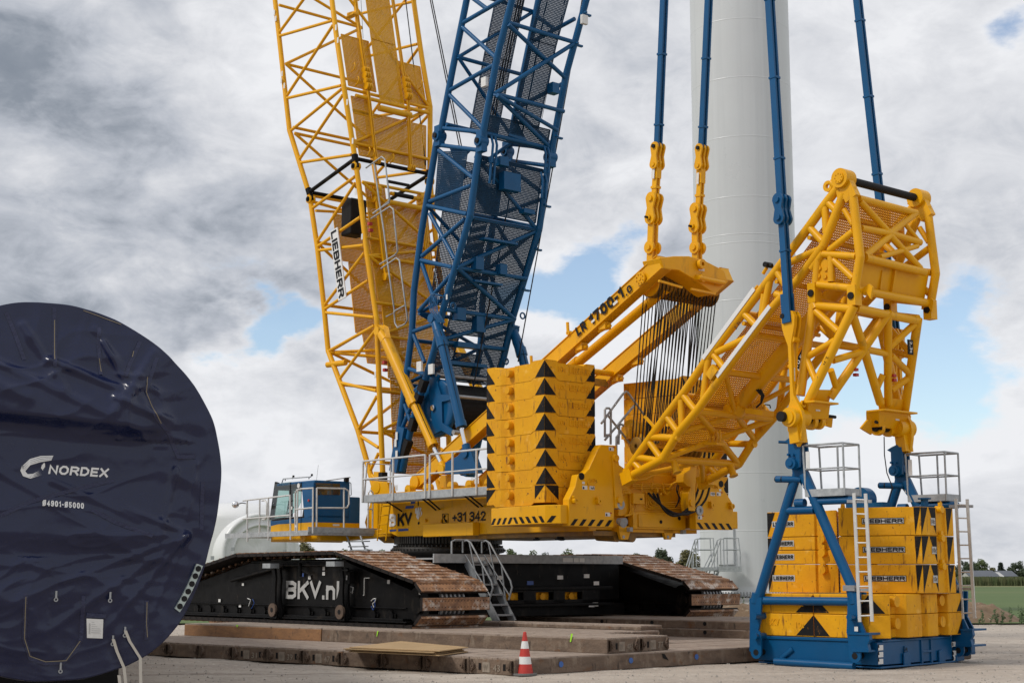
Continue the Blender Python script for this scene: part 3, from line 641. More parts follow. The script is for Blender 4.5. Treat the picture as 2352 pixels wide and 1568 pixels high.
def cover_h(x, y):                             # how far the cloth stands out from the flat end
    r = math.hypot(x, y); an = math.atan2(y, x)
    f = max(0, min(1, (SR - r) / .5))
    h = .02
    def fold(y0, slope, amp, wup, wdn, xa=-3, xb=1.9):
        yy = y - (y0 + slope * x); e = max(0, min(1, (xb - x) / .7)) * max(0, min(1, (x - xa) / .5))
        return amp * e * (math.exp(-(yy / wup) ** 2) if yy > 0 else math.exp(-(yy / wdn) ** 2))
    h += fold(.93, -.07, .23, .75, .13) + fold(-.72, -.05, .10, .55, .17, xb=2.3) - fold(.60, -.07, .03, .1, .1)
    h += fold(-1.55, .03, .05, .30, .18, xb=1.5)
    for (x0, y0, x1, y1, a, w) in ((-2.4, 2.0, -.2, 1.15, .05, .14), (-1.9, 2.2, .9, .95, .045, .12), (.1, 1.7, 1.1, 1.3, .05, .10), (1.55, 1.9, 1.0, 1.0, .055, .12), (.7, 2.2, 1.5, 1.0, .035, .10), (1.0, 1.2, 1.9, .85, .04, .1), (-2.6, 1.4, -1.3, .95, .05, .12), (-1.6, 2.3, -1.0, 1.5, .045, .1), (-.3, 2.2, .3, 1.3, .05, .11), (.8, 2.0, 1.25, 1.2, .04, .07),
                                  (2.1, -.75, .2, -2.1, .05, .10), (2.1, -.75, .9, -2.2, .045, .08), (2.1, -.75, 1.5, -2.2, .035, .07), (2.1, -.75, .4, -1.4, .045, .08), (2.1, -.75, .6, -.75, .035, .07), (2.05, -.7, 1.2, -.35, .04, .08), (1.9, .2, 1.7, -.8, .045, .1), (2.2, .3, 2.1, -.5, .035, .07),
                                  (.2, .0, 1.4, -.52, .03, .10), (-.7, .2, .8, -.6, .022, .10), (-2.3, .3, -.9, -.5, .03, .12), (-2.2, .0, -1.3, -.45, .03, .09), (-1.4, -.1, .4, .35, .010, .1)):
        dx, dy = x1 - x0, y1 - y0; L2 = dx * dx + dy * dy; t = max(0, min(1, ((x - x0) * dx + (y - y0) * dy) / L2)); dd = math.hypot(x - x0 - dx * t, y - y0 - dy * t)
        h += (1.15 if x0 == 2.1 else 1.6) * a * math.exp(-(dd / (.62 * w)) ** 2) * (1 - .5 * t)
    calm = math.exp(-((x + .35) / 1.0) ** 2 - ((y - .15) / .45) ** 2)
    k = (1 - .9 * calm)
    edge = max(0, (r - 1.6) / .8)
    def ridge(u, v, sc, o, p=3.0): return (1 - min(1, 2.2 * abs(nz3(u, v, sc, o)))) ** p
    wx, wy = x + .25 * nz3(x, y, 1.1, 21), y + .25 * nz3(x, y, 1.1, 33)
    h += k * (.040 * ridge(wx * .55 + .5 * wy, wy * 1.5, .75, 3, 3.0) + .024 * ridge(wx * .6 - .5 * wy, wy * 1.8, 1.25, 11, 4.0) + .03 * nz3(x * .5, y * 1.6, 1.0, 8) + .0025 * nz3(x, y, 10, 5))
    h += edge * (.020 * math.sin(an * 40 + 4 * nz3(x, y, 1.5)) * (.5 + nz3(x, y, 1.3, 40)) + .035 * ridge(an * 2.2, r * .45, 2.2, 9, 2.5))
    if x > .9 and .6 < y < 2.0: h += .075 * ridge(wx, wy, 1.9, 15, 2.5) * min(1, (x - .9) / .4)
    pk = max(abs(x + .66) / .72, abs(y + 1.72) / .62)
    if pk < 1.25 and y < -1.05: h += .035 * min(1, max(0, (1.25 - pk) * 4)) + .025 * ridge(wx, wy * 2.2, 1.9, 4, 2)
    if y < -.8: h += .012 * ridge(wx * .8, wy * 2.0, 2.2, 27, 2)
    return h * (.25 + .75 * f)
mb = MB(); NA, NR = 420, 150; vs = [SCN - sax * cover_h(0, 0)]
for i in range(1, NR + 1):
    for k in range(NA):
        an = 2 * math.pi * k / NA; r = rim(an) * (i / NR) ** .9; x, y = r * math.cos(an), r * math.sin(an)
        vs.append(SCN + sx_ * x + ZV * y - sax * cover_h(x, y))
fs = [(0, 1 + k, 1 + (k + 1) % NA) for k in range(NA)]
for i in range(NR - 1):
    for k in range(NA): fs.append((1 + i * NA + k, 1 + i * NA + (k + 1) % NA, 1 + (i + 1) * NA + (k + 1) % NA, 1 + (i + 1) * NA + k))
base = 1 + (NR - 1) * NA
for q in (1, 2, 3, 4):
    off = len(vs)
    for k in range(NA):
        an = 2 * math.pi * k / NA; r = rim(an) + .025 * math.sin(q / 4 * math.pi) + .012 * noise.noise(V((an * 14, q, 0))); vs.append(SCN + sx_ * r * math.cos(an) + ZV * r * math.sin(an) + sax * (.16 * q - .01))
    for k in range(NA): fs.append((base + k, base + (k + 1) % NA, off + (k + 1) % NA, off + k))
    base = off
mb.add(vs, fs, True); mb.build('fabric', 'tarp', cv)
def onc(px, py, off=.012):                     # a frame point laid on the cloth
    p = Fp(px, py); q = p - SCN; return p - sax * (cover_h(q.dot(sx_), q.z) + off)
def cloth_text(body, p0, p1, hgt, m, name, t, shear, gap=.13):
    a, b = Fp(*zt(*p0)), Fp(*zt(*p1)); xd = b - a
    mb = MB()
    def fn(p):
        q = p - SCN; return p - sax * (cover_h(q.dot(sx_), q.z) + .014)
    yd = ZV
    block(mb, body, a, xd, yd, xd.length, hgt, t, gap, shear, 0, fn); mb.build(name, m, cv, fixn=False)
k_ = (zt(0, 1)[1] - zt(0, 0)[1]) / 3491 * 21.3
cloth_text('NORDEX', (190, 739), (426, 753), 36 * k_, 'letter_white', 'maker_lettering', .22, .14, .16)
cloth_text('\u00d84901-\u00d85000', (166, 866), (330, 878), 23 * k_, 'letter_white', 'size_lettering', .19, 0, .16)
mb = MB()
def swoosh(pts): mb.poly([onc(*zt(*p), .014) for p in pts])
for q in range(4):                             # the striped crescent: four nested strokes left, four on the right
    o = q * 6.5
    swoosh([(212 - q * 2, 667 + o * .75), (160, 668 + o), (118, 680 + o * 1.0), (90 + o * .3, 706 + o), (90 + o * .3 + 3, 706 + o + 3), (120, 684 + o * 1.0 + 1), (160, 672 + o + 1), (208 - q * 2, 671 + o * .75)])
    swoosh([(88 + q * 3, 704 + q * 3), (80 + q * 5, 726 + q * 2), (90 + q * 5, 748 - q), (120 + q * 3, 758 - q * 5), (166 - q * 3, 742 - q * 5), (120 + q * 3, 754 - q * 5), (94 + q * 5, 743 - q), (86 + q * 5, 725 + q * 2)])
for q in range(3): swoosh([(166 + q * 4, 702 - q * 4), (172 + q * 3, 710 - q * 5), (170 + q * 4, 726 - q * 6), (162 + q * 2, 716 - q * 3)])
mb.build('crescent_emblem', 'letter_white', cv, fixn=False)
sm_, th_ = MB(), MB()
def seam(pts, w=.045, mbx=None, off=.012):
    P3 = []
    for i in range(len(pts) - 1):
        for t in range(8): P3.append(onc(*zt(*(pts[i][0] + (pts[i + 1][0] - pts[i][0]) * t / 8, pts[i][1] + (pts[i + 1][1] - pts[i][1]) * t / 8)), off))
    P3.append(onc(*zt(*pts[-1]), off)); n = len(P3); vs = []
    for i, p in enumerate(P3):
        d = (P3[min(n - 1, i + 1)] - P3[max(0, i - 1)]).normalized(); s = d.cross(sax).normalized() * w / 2; vs += [p - s, p + s]
    (mbx or sm_).add(vs, [(2 * i, 2 * i + 1, 2 * i + 3, 2 * i + 2) for i in range(n - 1)], True)
for s in (((24, 100), (60, 190), (95, 290)), ((215, 80), (216, 200), (214, 320)), ((392, 160), (390, 250), (396, 350)), ((555, 215), (510, 310), (490, 360)), ((620, 280), (575, 410), (610, 520), (665, 580), (705, 672), (775, 672)),
          ((100, 1212), (95, 1390), (120, 1470), (180, 1488), (250, 1485), (300, 1440), (322, 1390), (330, 1220)), ((802, 770), (798, 960)), ((582, 1240), (580, 1395)), ((0, 905), (120, 850), (300, 800), (450, 765)), ((360, 880), (450, 930), (600, 985))): seam(s, .055)
sm_.build('sewn_seam', 'tarp_seam', cv, fixn=False)
for s in (((330, 92), (400, 118), (480, 148)), ((216, 130), (214, 290)), ((390, 285), (398, 338)), ((580, 360), (575, 420), (605, 500), (632, 545)), ((582, 1246), (580, 1330), (584, 1385)), ((100, 1225), (96, 1390), (118, 1460), (180, 1482), (262, 1478), (318, 1400)), ((528, 255), (522, 278))): seam(s, .010, th_, .02)
th_.build('lacing_thread', 'thread', cv, fixn=False)
mb = MB(); seam(((342, 1298), (420, 1302)), .06, mb, .02); mb.build('document_pocket', 'tarp_seam', cv, fixn=False)
mb = MB(); a = [onc(*zt(*p), .025) for p in ((342, 1311), (408, 1314), (406, 1390), (344, 1388))]; mb.poly(a)
mb.cur = 1
for k in range(6): y = 1325 + k * 8; mb.poly([onc(*zt(*p), .03) for p in ((362, y), (398, y + 2), (398, y + 4), (362, y + 2))])
mb.poly([onc(*zt(*p), .03) for p in ((352, 1330), (357, 1330), (356, 1372), (351, 1372))]); mb.build('document_sheet', ['sticker', 'letter_grey'], cv, fixn=False)
for pts in (((447, 1392), (462, 1440), (490, 1505), (497, 1568)), ((495, 1358), (512, 1400), (555, 1468), (556, 1568)), ((470, 1535), (474, 1570))):
    mb = MB(); P3 = [onc(*zt(*p), .05) for p in pts]; s = sx_ * .021
    vs = []
    for p in P3: vs += [p - s, p + s, p + s - sax * .012, p - s - sax * .012]
    mb.add(vs, [(4 * i + k, 4 * i + (k + 1) % 4, 4 * i + 4 + (k + 1) % 4, 4 * i + 4 + k) for i in range(len(P3) - 1) for k in range(4)]); mb.build('lashing_strap', 'strap', cv)
for px, py in ((221, 1216), (435, 1220), (240, 1500), (447, 1392), (495, 1358)):
    mb = MB(); p = onc(*zt(px, py), .03); mb.tube(p + ZV * .05, p - ZV * .05, .016, 8); mb.ring(p - ZV * .07, sax, .015, .03, .012, 12); mb.build('buckle', 'steel', cv)
# ------------------------------------------------------------------ the crawler crane
crane = thing('crawler_crane', 'large yellow and blue lattice boom crawler crane standing on timber mats', 'crane', CC + ZV * .6)
def smooth_step(a, b, x): t = max(0, min(1, (x - a) / (b - a))); return t * t * (3 - 2 * t)
def interp(tab, z):
    if z <= tab[0][0]: return tab[0][1]
    for (a, va), (b, vb) in zip(tab, tab[1:]):
        if z <= b: return va + (vb - va) * (z - a) / (b - a)
    return tab[-1][1]
def on_side(px, tab, side=-1):                 # point on the (slightly splayed) side of a lattice whose half width follows the height
    b = tab[0][1]
    for _ in range(6): p = Wp(*px, side * b); b = interp(tab, p.z)
    return p
def mir(p):                                    # the same point on the far side of the crane
    q = p - CC; return p - Wd * (2 * q.dot(Wd))
def bset(p, b): q = p - CC; return p + Wd * (b - q.dot(Wd))
BT = [(4.3, 1.2), (14.0, 1.38), (16.6, 1.65), (30, 1.65)]
DT = [(4, 1.25), (40, 1.25)]
def bm(f): return lambda x, y: on_side(f(x, y), BT)
def dm(f): return lambda x, y: on_side(f(x, y), DT)
b1, b2, b3 = bm(z1), bm(z2), bm(z3); d1, d2, d3 = dm(z1), dm(z2), dm(z3)
def ext(pts, m): d = (pts[0] - pts[1]).normalized(); return [pts[0] + d * m] + pts
# --- main boom
BL = ext([b1(168, 0), b1(265, 875), b1(400, 1310), b2(195, 215), b2(255, 620), b2(310, 1110), b3(265, 240), b3(545, 985), b3(700, 1530)], 4)
BMc = ext([b1(550, 0), b1(580, 240), b1(630, 580), b1(708, 1085), b2(612, 100), b2(680, 680), b2(765, 1250), b3(742, 500), b3(778, 1390)], 4)
def chain(mb, pts, r, n=14):
    for a, b in zip(pts, pts[1:]): mb.tube(a, b, r, n)
    for p in pts[1:-1]: mb.lathe(p - ZV * r, ZV, [(.01, 0), (r * .7, r * .3), (r, r), (r * .7, r * 1.7), (.01, 2 * r)], 12)
mb = MB()
for f in (lambda p: p, mir):
    chain(mb, [f(p) for p in BL], .083); chain(mb, [f(p) for p in BMc], .083)
    for a, b in ((b1(200, 215), b1(365, -10)), (b1(200, 242), b1(552, 140)), (b1(250, 640), b1(556, 172)), (b1(250, 660), b1(612, 575)), (b1(278, 875), b1(614, 600)), (b1(335, 1065), b1(622, 640)), (b1(338, 1092), b1(682, 1040)), (b1(365, -10), b1(540, -250)), (b1(175, -60), b1(540, -160)),
                 (b2(215, 282), b2(575, 15)), (b2(250, 575), b2(578, 70)), (b2(262, 608), b2(622, 360)), (b2(262, 645), b2(652, 600)), (b2(320, 1108), b2(657, 665)), (b2(322, 1142), b2(690, 900)), (b2(330, 1175), b2(738, 1215)),
                 (b3(282, 238), b3(700, 5)), (b3(370, 508), b3(705, 55)), (b3(388, 542), b3(720, 618)), (b3(535, 1005), b3(722, 670)), (b3(552, 1032), b3(738, 1150)), (b3(655, 1378), b3(738, 1205)), (b3(668, 1405), b3(732, 1462))):
        mb.tube(f(a), f(b), .05, 12)
def lace(mb, A, B, n, r, tlist=None):          # zigzag between two chords given as point lists of equal stations
    for i in range(len(A)):
        mb.tube(A[i], B[i], r, 10)
        if i + 1 < len(A):
            if i % 2 == 0: mb.tube(A[i], B[i + 1], r, 10)
            else: mb.tube(B[i], A[i + 1], r, 10)
front = [b1(178, -160), b1(195, 35), b1(240, 430), b1(290, 855)]
lace(mb, front, [mir(p) for p in front], 4, .05)
front2 = [b1(300, 895), b1(395, 1310)]; lace(mb, front2, [mir(p) for p in front2], 2, .05)
front3 = [b2(250, 575), b2(305, 1110), b3(275, 250), b3(400, 560), b3(540, 1000)]
lace(mb, front3, [mir(p) for p in front3], 5, .05)
mb.tube(b3(290, 255), mir(b3(720, 130)), .05); mb.tube(b3(330, 262), mir(b3(745, 290)), .05)
mb.tube(b2(205, 225), mir(b2(240, 300)), .05); mb.tube(b2(240, 305), mir(b2(205, 225)), .045)
rear = [b1(540, -180), b1(632, 590), b1(690, 960)]
lace(mb, rear, [mir(p) for p in rear], 3, .05)
rear2 = [b2(640, 60), b2(672, 535), b2(690, 690), b2(750, 1090), b3(735, 100), b3(745, 620), b3(760, 990), b3(775, 1290)]
lace(mb, rear2, [mir(p) for p in rear2], 8, .048)
for p in (b3(345, 360), mir(b3(345, 360))): mb.tube(p - U * .35 + Wd * .1, p + U * .45 - Wd * .05, .09, 12)
boom = mb.build('main_boom', 'yellow', crane)
mb = MB()                                       # black joint between the two lattice sections
jl, jm = b1(398, 1290), b1(706, 1065)
for a, b in ((jl, jm), (mir(jl), mir(jm)), (jm, mir(jm)), (jl, mir(jl))): mb.tube(a, b, .062, 12)
for p, d in ((jl, BL[2] - BL[4]), (jm, BMc[4] - BMc[6])):
    for q in (p, mir(p)): dd = d.normalized(); mb.tube(q + dd * .12, q - dd * .10, .105, 12); mb.beam(q - dd * .05, q - dd * .32, Wd, .17, .09)
mb.build('joint_frame', 'black_paint', boom)
for p in (b1(408, 1340), b1(712, 1118)):
    for q in (p, mir(p)):
        mb = MB(); mb.tube(q - Wd * .13, q + Wd * .13, .085, 16); mb.tube(q - Wd * .16, q + Wd * .16, .04, 12); mb.build('joint_pin', 'black_paint', boom)
        mb = MB(); mb.tube(q - Wd * .10, q - Wd * .05, .13, 16); mb.tube(q + Wd * .10, q + Wd * .05, .13, 16); mb.build('joint_eye', 'yellow', boom)
def chord_at(C_, z):
    for a, b in zip(C_, C_[1:]):
        if min(a.z, b.z) <= z <= max(a.z, b.z): return a.lerp(b, (z - a.z) / (b.z - a.z))
    return C_[0] if z > C_[0].z else C_[-1]
def panel(C_, z0, z1_, t0, t1, name='walkway_grating', m='yellow', par=None, out=None, pitch=.05, bar=.028, step=2.2):
    mb = MB(); n = max(1, round(abs(z1_ - z0) / step)); off = V((0, 0, 0)) if out is None else out
    for i in range(n):
        za, zb = z0 + (z1_ - z0) * i / n, z0 + (z1_ - z0) * (i + 1) / n
        P = [chord_at(C_, z) for z in (za, zb)]; Q = [mir(p) for p in P]
        c = [P[0].lerp(Q[0], t0) + off, P[0].lerp(Q[0], t1) + off, P[1].lerp(Q[1], t1) + off, P[1].lerp(Q[1], t0) + off]
        mb.grate(*c, pitch=pitch, bar=bar)
        for k in range(4): mb.tube(c[k], c[(k + 1) % 4], .02, 6)
    return mb.build(name, m, par)
zt_ = lambda f, x, y: f(x, y).z
K = U * .06
panel(BMc, 23, zt_(b1, 632, 640), .38, .66, par=boom, out=-U * .12)
panel(BMc, zt_(b1, 580, 215), zt_(b1, 627, 560), .07, .38, par=boom, out=K)
panel(BMc, zt_(b1, 590, 300), zt_(b1, 630, 590), .67, .97, par=boom, out=K)
panel(BMc, zt_(b1, 640, 630), zt_(b1, 655, 745), .08, .30, par=boom, out=K); panel(BMc, zt_(b1, 650, 720), zt_(b1, 700, 1030), .08, .96, par=boom, out=K)
panel(BMc, zt_(b2, 612, 60), zt_(b2, 672, 530), .10, .36, par=boom, out=K); panel(BMc, zt_(b2, 625, 200), zt_(b2, 672, 530), .36, .93, par=boom, out=K)
panel(BMc, zt_(b2, 674, 545), zt_(b2, 690, 680), .08, .93, par=boom, out=K); panel(BMc, zt_(b2, 692, 700), zt_(b2, 750, 1080), .08, .93, par=boom, out=K)
panel(BMc, zt_(b2, 752, 1100), zt_(b3, 735, 95), .12, .9, par=boom, out=K); panel(BMc, zt_(b3, 735, 105), zt_(b3, 745, 480), .15, .9, par=boom, out=K)
panel(BMc, zt_(b3, 745, 490), zt_(b3, 778, 1380), .18, .88, par=boom, out=K)
panel(BL, zt_(b2, 230, 320), zt_(b2, 270, 720), .20, .92, par=boom, out=-U * .35); panel(BL, zt_(b2, 270, 730), zt_(b2, 340, 1330), .33, .95, par=boom, out=-U * .35); panel(BL, zt_(b3, 255, 10), zt_(b3, 330, 330), .42, .95, par=boom, out=-U * .35)
mb = MB()                                       # guide rails and pendant links resting along the boom back
for t in (.24, .70):
    a = chord_at(BMc, 23); zs = [23, 20, 18, 16.6, 15.5, 14.4]; pp = [chord_at(BMc, z).lerp(mir(chord_at(BMc, z)), t) - U * .16 for z in zs]
    for k in (-.03, .03):
        for p, q in zip(pp, pp[1:]): mb.beam(p + Wd * k, q + Wd * k, Wd, .07, .03)
    for z, n in ((17.35, 4), (14.35, 1)):
        for j in range(n):
            p = chord_at(BMc, z - j * .19).lerp(mir(chord_at(BMc, z - j * .19)), t) - U * .2
            for k in (-.07, 0, .07): mb.tube(p + Wd * (k - .022), p + Wd * (k + .022), .10 + .02 * (j % 2), 14)
    zs = [13.4, 12.3, 11.2, 10.6]; pp = [chord_at(BMc, z).lerp(mir(chord_at(BMc, z)), t - .04 if t < .5 else t + .12) - U * .12 for z in zs]
    for k in (-.06, 0, .06):
        for p, q in zip(pp, pp[1:]): mb.beam(p + Wd * k, q + Wd * k, Wd, .08, .035)
    for p, r in ((pp[0], .15), (pp[0] - ZV * .3, .12), (pp[0] - ZV * .12, .14), (pp[-1], .12)): mb.tube(p - Wd * .1, p + Wd * .1, r, 14)
mb.build('pendant_links', 'yellow', boom)
mb = MB()
for z, r, o, t0, t1 in ((16.15, .10, .14, .35, .73), (16.4, .06, .1, .1, .95), (13.35, .06, .16, .38, .80), (13.05, .085, .14, .30, .86)):
    p = chord_at(BMc, z); q = mir(p); mb.tube(p.lerp(q, t0) - U * o, p.lerp(q, t1) - U * o, r, 14)
for z, t in ((17.2, .1), (16.75, .12), (17.2, .88), (14.45, .14), (14.45, .2), (14.4, .45)):
    p = chord_at(BMc, z).lerp(mir(chord_at(BMc, z)), t) - U * .05; mb.path([p, p - U * .15 + ZV * .05, p - U * .22 + ZV * .18, p - U * .16 + ZV * .26], .022, 6)
mb.build('deflection_roller', 'yellow', boom)
mb = MB(); p = chord_at(BMc, 13.35); mb.tube(p.lerp(mir(p), .42) - U * .17, p.lerp(mir(p), .68) - U * .17, .07, 14); p = chord_at(BMc, 13.75); mb.tube(p.lerp(mir(p), .38) - U * .12, p.lerp(mir(p), .66) - U * .12, .05, 12); mb.build('rubber_roller', 'matt_black', boom)
# name board on the near side
mb = MB()
cs = [on_side(z2(*p), BT) - Wd * .12 for p in ((388, 490), (453, 450), (528, 1045), (462, 1080))]
mb.prism(cs, Wd * .03); mb.cur = 1
xd = (cs[3] - cs[0]); yd = (cs[1] - cs[0]); n_ = xd.cross(yd).normalized(); sgn = 1 if n_.dot(Wd) < 0 else -1
o = cs[0] + xd * .02 + yd * .14
block(mb, 'LIEBHERR', o - Wd * .006, xd, yd, xd.length * .955, yd.length * .70, .23, .13)
mb.build('name_board', ['letter_white', 'letter_black'], boom, fixn=False)
for pts in (((705, 335), (845, 243), (838, 160), (815, -60)), ((690, 380), (850, 278), (878, 300), (916, 660), (890, 692), (765, 768)), ((775, 805), (905, 715), (930, 735), (1000, 1240), (978, 1278), (915, 1310), (892, 1270), (885, 1170), (975, 1120)), ((716, -90), (755, 200), (800, 500), (835, 790), (890, 1180), (820, 1215))):
    mb = MB(); mb.path([Wp(*z2(*p), -1.15) - U * .15 for p in pts], .024, 8); mb.build('guard_rail', 'galvanised', boom)
mb = MB(); mb.path([Wp(*z1(*p), -1.15) - U * .15 for p in ((760, 1135), (865, 1060), (885, 1075), (920, 1350), (810, 1440))], .024, 8); mb.build('guard_rail', 'galvanised', boom)
mb = MB(); mb.box(lambda a, b, z: Wp(822, 500, -.7) + U * a + Wd * b + ZV * z, (-.05, .5), (-.3, .3), (-.55, .6)); mb.build('cable_drum_box', 'matt_black', boom, bevel=.05)
mb = MB(); p = Wp(*z1(660, 100), -1.0); mb.tube(p, p - U * .35 + Wd * .1, .07, 12); mb.beam(p - ZV * .1, p - U * .45 - ZV * .1, Wd, .04, .2); mb.build('anemometer_lamp', 'yellow', boom)
mb = MB()
for f, x, y in ((z1, 178, 90), (z1, 188, 130), (z1, 230, 500), (z1, 225, 545), (z1, 245, 580), (z1, 592, 190), (z1, 605, 275), (z1, 668, 690), (z1, 705, 950), (z1, 725, 1290), (z2, 605, 150), (z2, 657, 530), (z3, 730, 470)):
    c = on_side(f(x, y), BT) - Wd * .086; mb.box(lambda a, b, z: c + U * a + Wd * b + ZV * z, (-.04, .04), (-.004, .004), (-.09, .09))
mb.build('sticker', 'sticker', boom)
mb = MB()
for f, x, y in ((z2, 690, 422), (z2, 697, 478), (z3, 782, 355), (z3, 785, 425)):
    c = on_side(f(x, y), BT) - U * .09; mb.box(lambda a, b, z: c + U * a + Wd * b + ZV * z, (-.05, .05), (-.06, .06), (-.045, .045))
mb.build('red_bracket', 'red', boom)
mb = MB(); f = ab(b3(715, 1530)); zf = f[2] - .1
for s in (-1, 1):
    p = Pc(f[0] - .15, s * 1.2, 4.25); mb.beam(p + ZV * .5 - U * .05, p - ZV * .25, Wd, .34, .22); mb.tube(p - Wd * .2, p + Wd * .2, .14, 16)
mb.build('boom_foot', 'yellow', boom)
mb = MB(); c = on_side(z3(785, 1450), BT) - Wd * .02; mb.beam(c + ZV * .2, c - ZV * .62, Wd, .19, .19); mb.build('rubber_guard', 'matt_black', boom)

# --- derrick mast
DL = ext([d1(1455, 0), d1(1360, 470), d1(1283, 880), d1(1252, 960), d1(1150, 1568), d2(1080, 1000), d3(1055, 60), d3(1000, 480), d3(885, 1380)], 4)
DM = ext([d1(1760, 0), d1(1660, 380), d1(1560, 920), d1(1535, 1030), d2(1560, 350), d2(1330, 1150), d3(1258, 250), d3(1060, 900), d3(955, 1370)], 4)
mb = MB()
for f in (lambda p: p, mir):
    chain(mb, [f(p) for p in DL], .098); chain(mb, [f(p) for p in DM], .098)
    for a, b in ((d1(1425, 158), d1(1720, -15)), (d1(1427, 185), d1(1652, 390)), (d1(1345, 605), d1(1642, 435)), (d1(1342, 640), d1(1558, 858)), (d1(1300, 862), d1(1553, 888)), (d1(1272, 975), d1(1530, 1008)), (d1(1268, 1010), d1(1497, 1195)), (d1(1208, 1352), d1(1485, 1245)),
                 (d2(1195, 262), d2(1535, 335)), (d2(1150, 692), d2(1515, 378)), (d2(1142, 728), d2(1410, 790)), (d2(1215, 330), d2(1430, 720)), (d2(1150, 760), d2(1262, 1090)), (d2(1125, 1160), d2(1400, 850)), (d2(1078, 1335), d2(1300, 1255)), (d2(1078, 1365), d2(1170, 1600)), (d3(1025, 410), d3(1180, 465)), (d1(1470, -30), d1(1590, 60)),
                 (d3(985, 745), d3(1060, 960)), (d3(965, 960), d3(1130, 560)), (d3(1010, 690), d3(1140, 560))):
        mb.tube(f(a), f(b), .062, 12)
dfr = [d1(1450, -60), d1(1398, 385), d1(1318, 835), d2(1190, 260), d2(1142, 740), d2(1125, 1180), d3(1045, 140), d3(985, 560)]
A, B = dfr, [mir(p) for p in dfr]
for i in range(len(A)):
    mb.tube(A[i], B[i], .058, 10)
    if i + 1 < len(A): mb.tube(A[i] if i % 2 else B[i], B[i + 1] if i % 2 else A[i + 1], .055, 10)
drr = [d1(1725, 150), d1(1645, 630), d1(1560, 890), d1(1515, 1050), d2(1545, 360), d2(1450, 790), d2(1350, 1150), d3(1290, 150)]
A, B = drr, [mir(p) for p in drr]
for i in range(len(A)):
    mb.tube(A[i], B[i], .06, 10)
    if i + 1 < len(A) and i != 2: mb.tube(A[i] if i % 2 else B[i], B[i + 1] if i % 2 else A[i + 1], .062, 10)
mb.tube(d1(1735, 165), mir(d1(1660, 400)), .06); mb.tube(d1(1660, 640), mir(d1(1600, 760)), .06)
mast = mb.build('derrick_mast', 'blue', crane)
for q in [f(p) for p in (d1(1272, 915), d1(1555, 950)) for f in (lambda p: p, mir)]:
    mb = MB(); mb.tube(q - Wd * .15, q + Wd * .15, .15, 16); mb.beam(q + ZV * .3, q - ZV * .3, Wd, .25, .2); mb.build('joint_eye', 'blue', mast)
    mb = MB(); mb.tube(q - Wd * .19, q + Wd * .19, .075, 14); mb.build('joint_pin', 'matt_black', mast)
panel(DM, 23, zt_(d1, 1600, 760), .40, .78, m='walkway_shaded_blue', par=mast, out=U * .1, pitch=.045, bar=.021)
panel(DL, 23, zt_(d1, 1290, 850), .38, .78, m='walkway_shaded_blue', par=mast, out=-U * .05, pitch=.045, bar=.021)
panel(DM, zt_(d1, 1600, 760), zt_(d1, 1560, 910), .06, .94, m='walkway_shaded_blue', par=mast, out=U * .06, pitch=.045, bar=.021)
panel(DM, zt_(d1, 1525, 1040), zt_(d2, 1560, 300), .06, .95, m='walkway_shaded_blue', par=mast, out=U * .06, pitch=.045, bar=.022)
panel(DM, zt_(d2, 1545, 360), zt_(d2, 1340, 1140), .07, .97, m='walkway_shaded_blue', par=mast, out=U * .02, pitch=.045, bar=.021)
panel(DM, zt_(d2, 1340, 1140), zt_(d3, 1290, 60), .12, .97, m='walkway_shaded_blue', par=mast, out=U * .02, pitch=.045, bar=.021)
panel(DM, zt_(d3, 1290, 60), zt_(d3, 1170, 480), .05, .30, m='walkway_shaded_blue', par=mast, pitch=.045, bar=.021); panel(DM, zt_(d3, 1290, 60), zt_(d3, 1190, 500), .62, .97, m='walkway_shaded_blue', par=mast, pitch=.045, bar=.021); panel(DM, zt_(d3, 1240, 240), zt_(d3, 1170, 500), .30, .62, m='walkway_shaded_blue', par=mast, pitch=.045, bar=.021)
panel(DL, zt_(d1, 1240, 1040), zt_(d2, 1190, 260), .15, .95, m='walkway_shaded_blue', par=mast, out=U * .02, pitch=.05, bar=.022); panel(DL, zt_(d2, 1180, 280), zt_(d2, 1060, 1080), .25, .9, m='walkway_shaded_blue', par=mast, out=U * .02, pitch=.05, bar=.022)
mb = MB(); mb.grate(d1(1268, 1020), d1(1460, 1020), d1(1400, 1420), d1(1240, 1380), .06, .03); mb.build('side_grating', 'walkway_shaded_blue', mast)
mb = MB()                                       # plates, brackets, cable supports on the back of the mast
for z, t, w_, h_ in ((10.35, .25, .28, .35), (10.3, .60, .25, .3), (9.0, .2, .3, .35), (8.8, .5, .32, .45), (12.6, .45, .6, .5), (13.1, .3, .3, .25), (15.3, .82, .25, .3), (11.9, .75, .4, .12), (8.2, .42, .9, .14), (9.9, .45, 1.0, .06), (11.0, .45, 1.2, .06), (7.7, .45, 1.4, .10)):
    p = chord_at(DM, z); c = p.lerp(mir(p), t) - U * .12; mb.box(lambda a, b, zz: c + U * a + Wd * b + ZV * zz, (-.12, .12), (-w_ / 2, w_ / 2), (-h_ / 2, h_ / 2))
for z, t in ((13.45, .12), (13.5, .88), (12.9, .14), (12.8, .9)):
    p = chord_at(DM, z); c = p.lerp(mir(p), t) - U * .18
    for k in (-.07, .07): mb.path([c + Wd * k + ZV * .25, c + Wd * k - U * .08, c + Wd * k - ZV * .5 - U * .02], .035, 8)
p = chord_at(DM, 13.75); mb.prism([p.lerp(mir(p), .36) + ZV * .12, p.lerp(mir(p), .5) + ZV * .55, p.lerp(mir(p), .64) + ZV * .05], U * .06)
p = chord_at(DL, 13.95); mb.prism([p.lerp(mir(p), .2), p.lerp(mir(p), .5), p.lerp(mir(p), .3) - ZV * .5], U * .06)
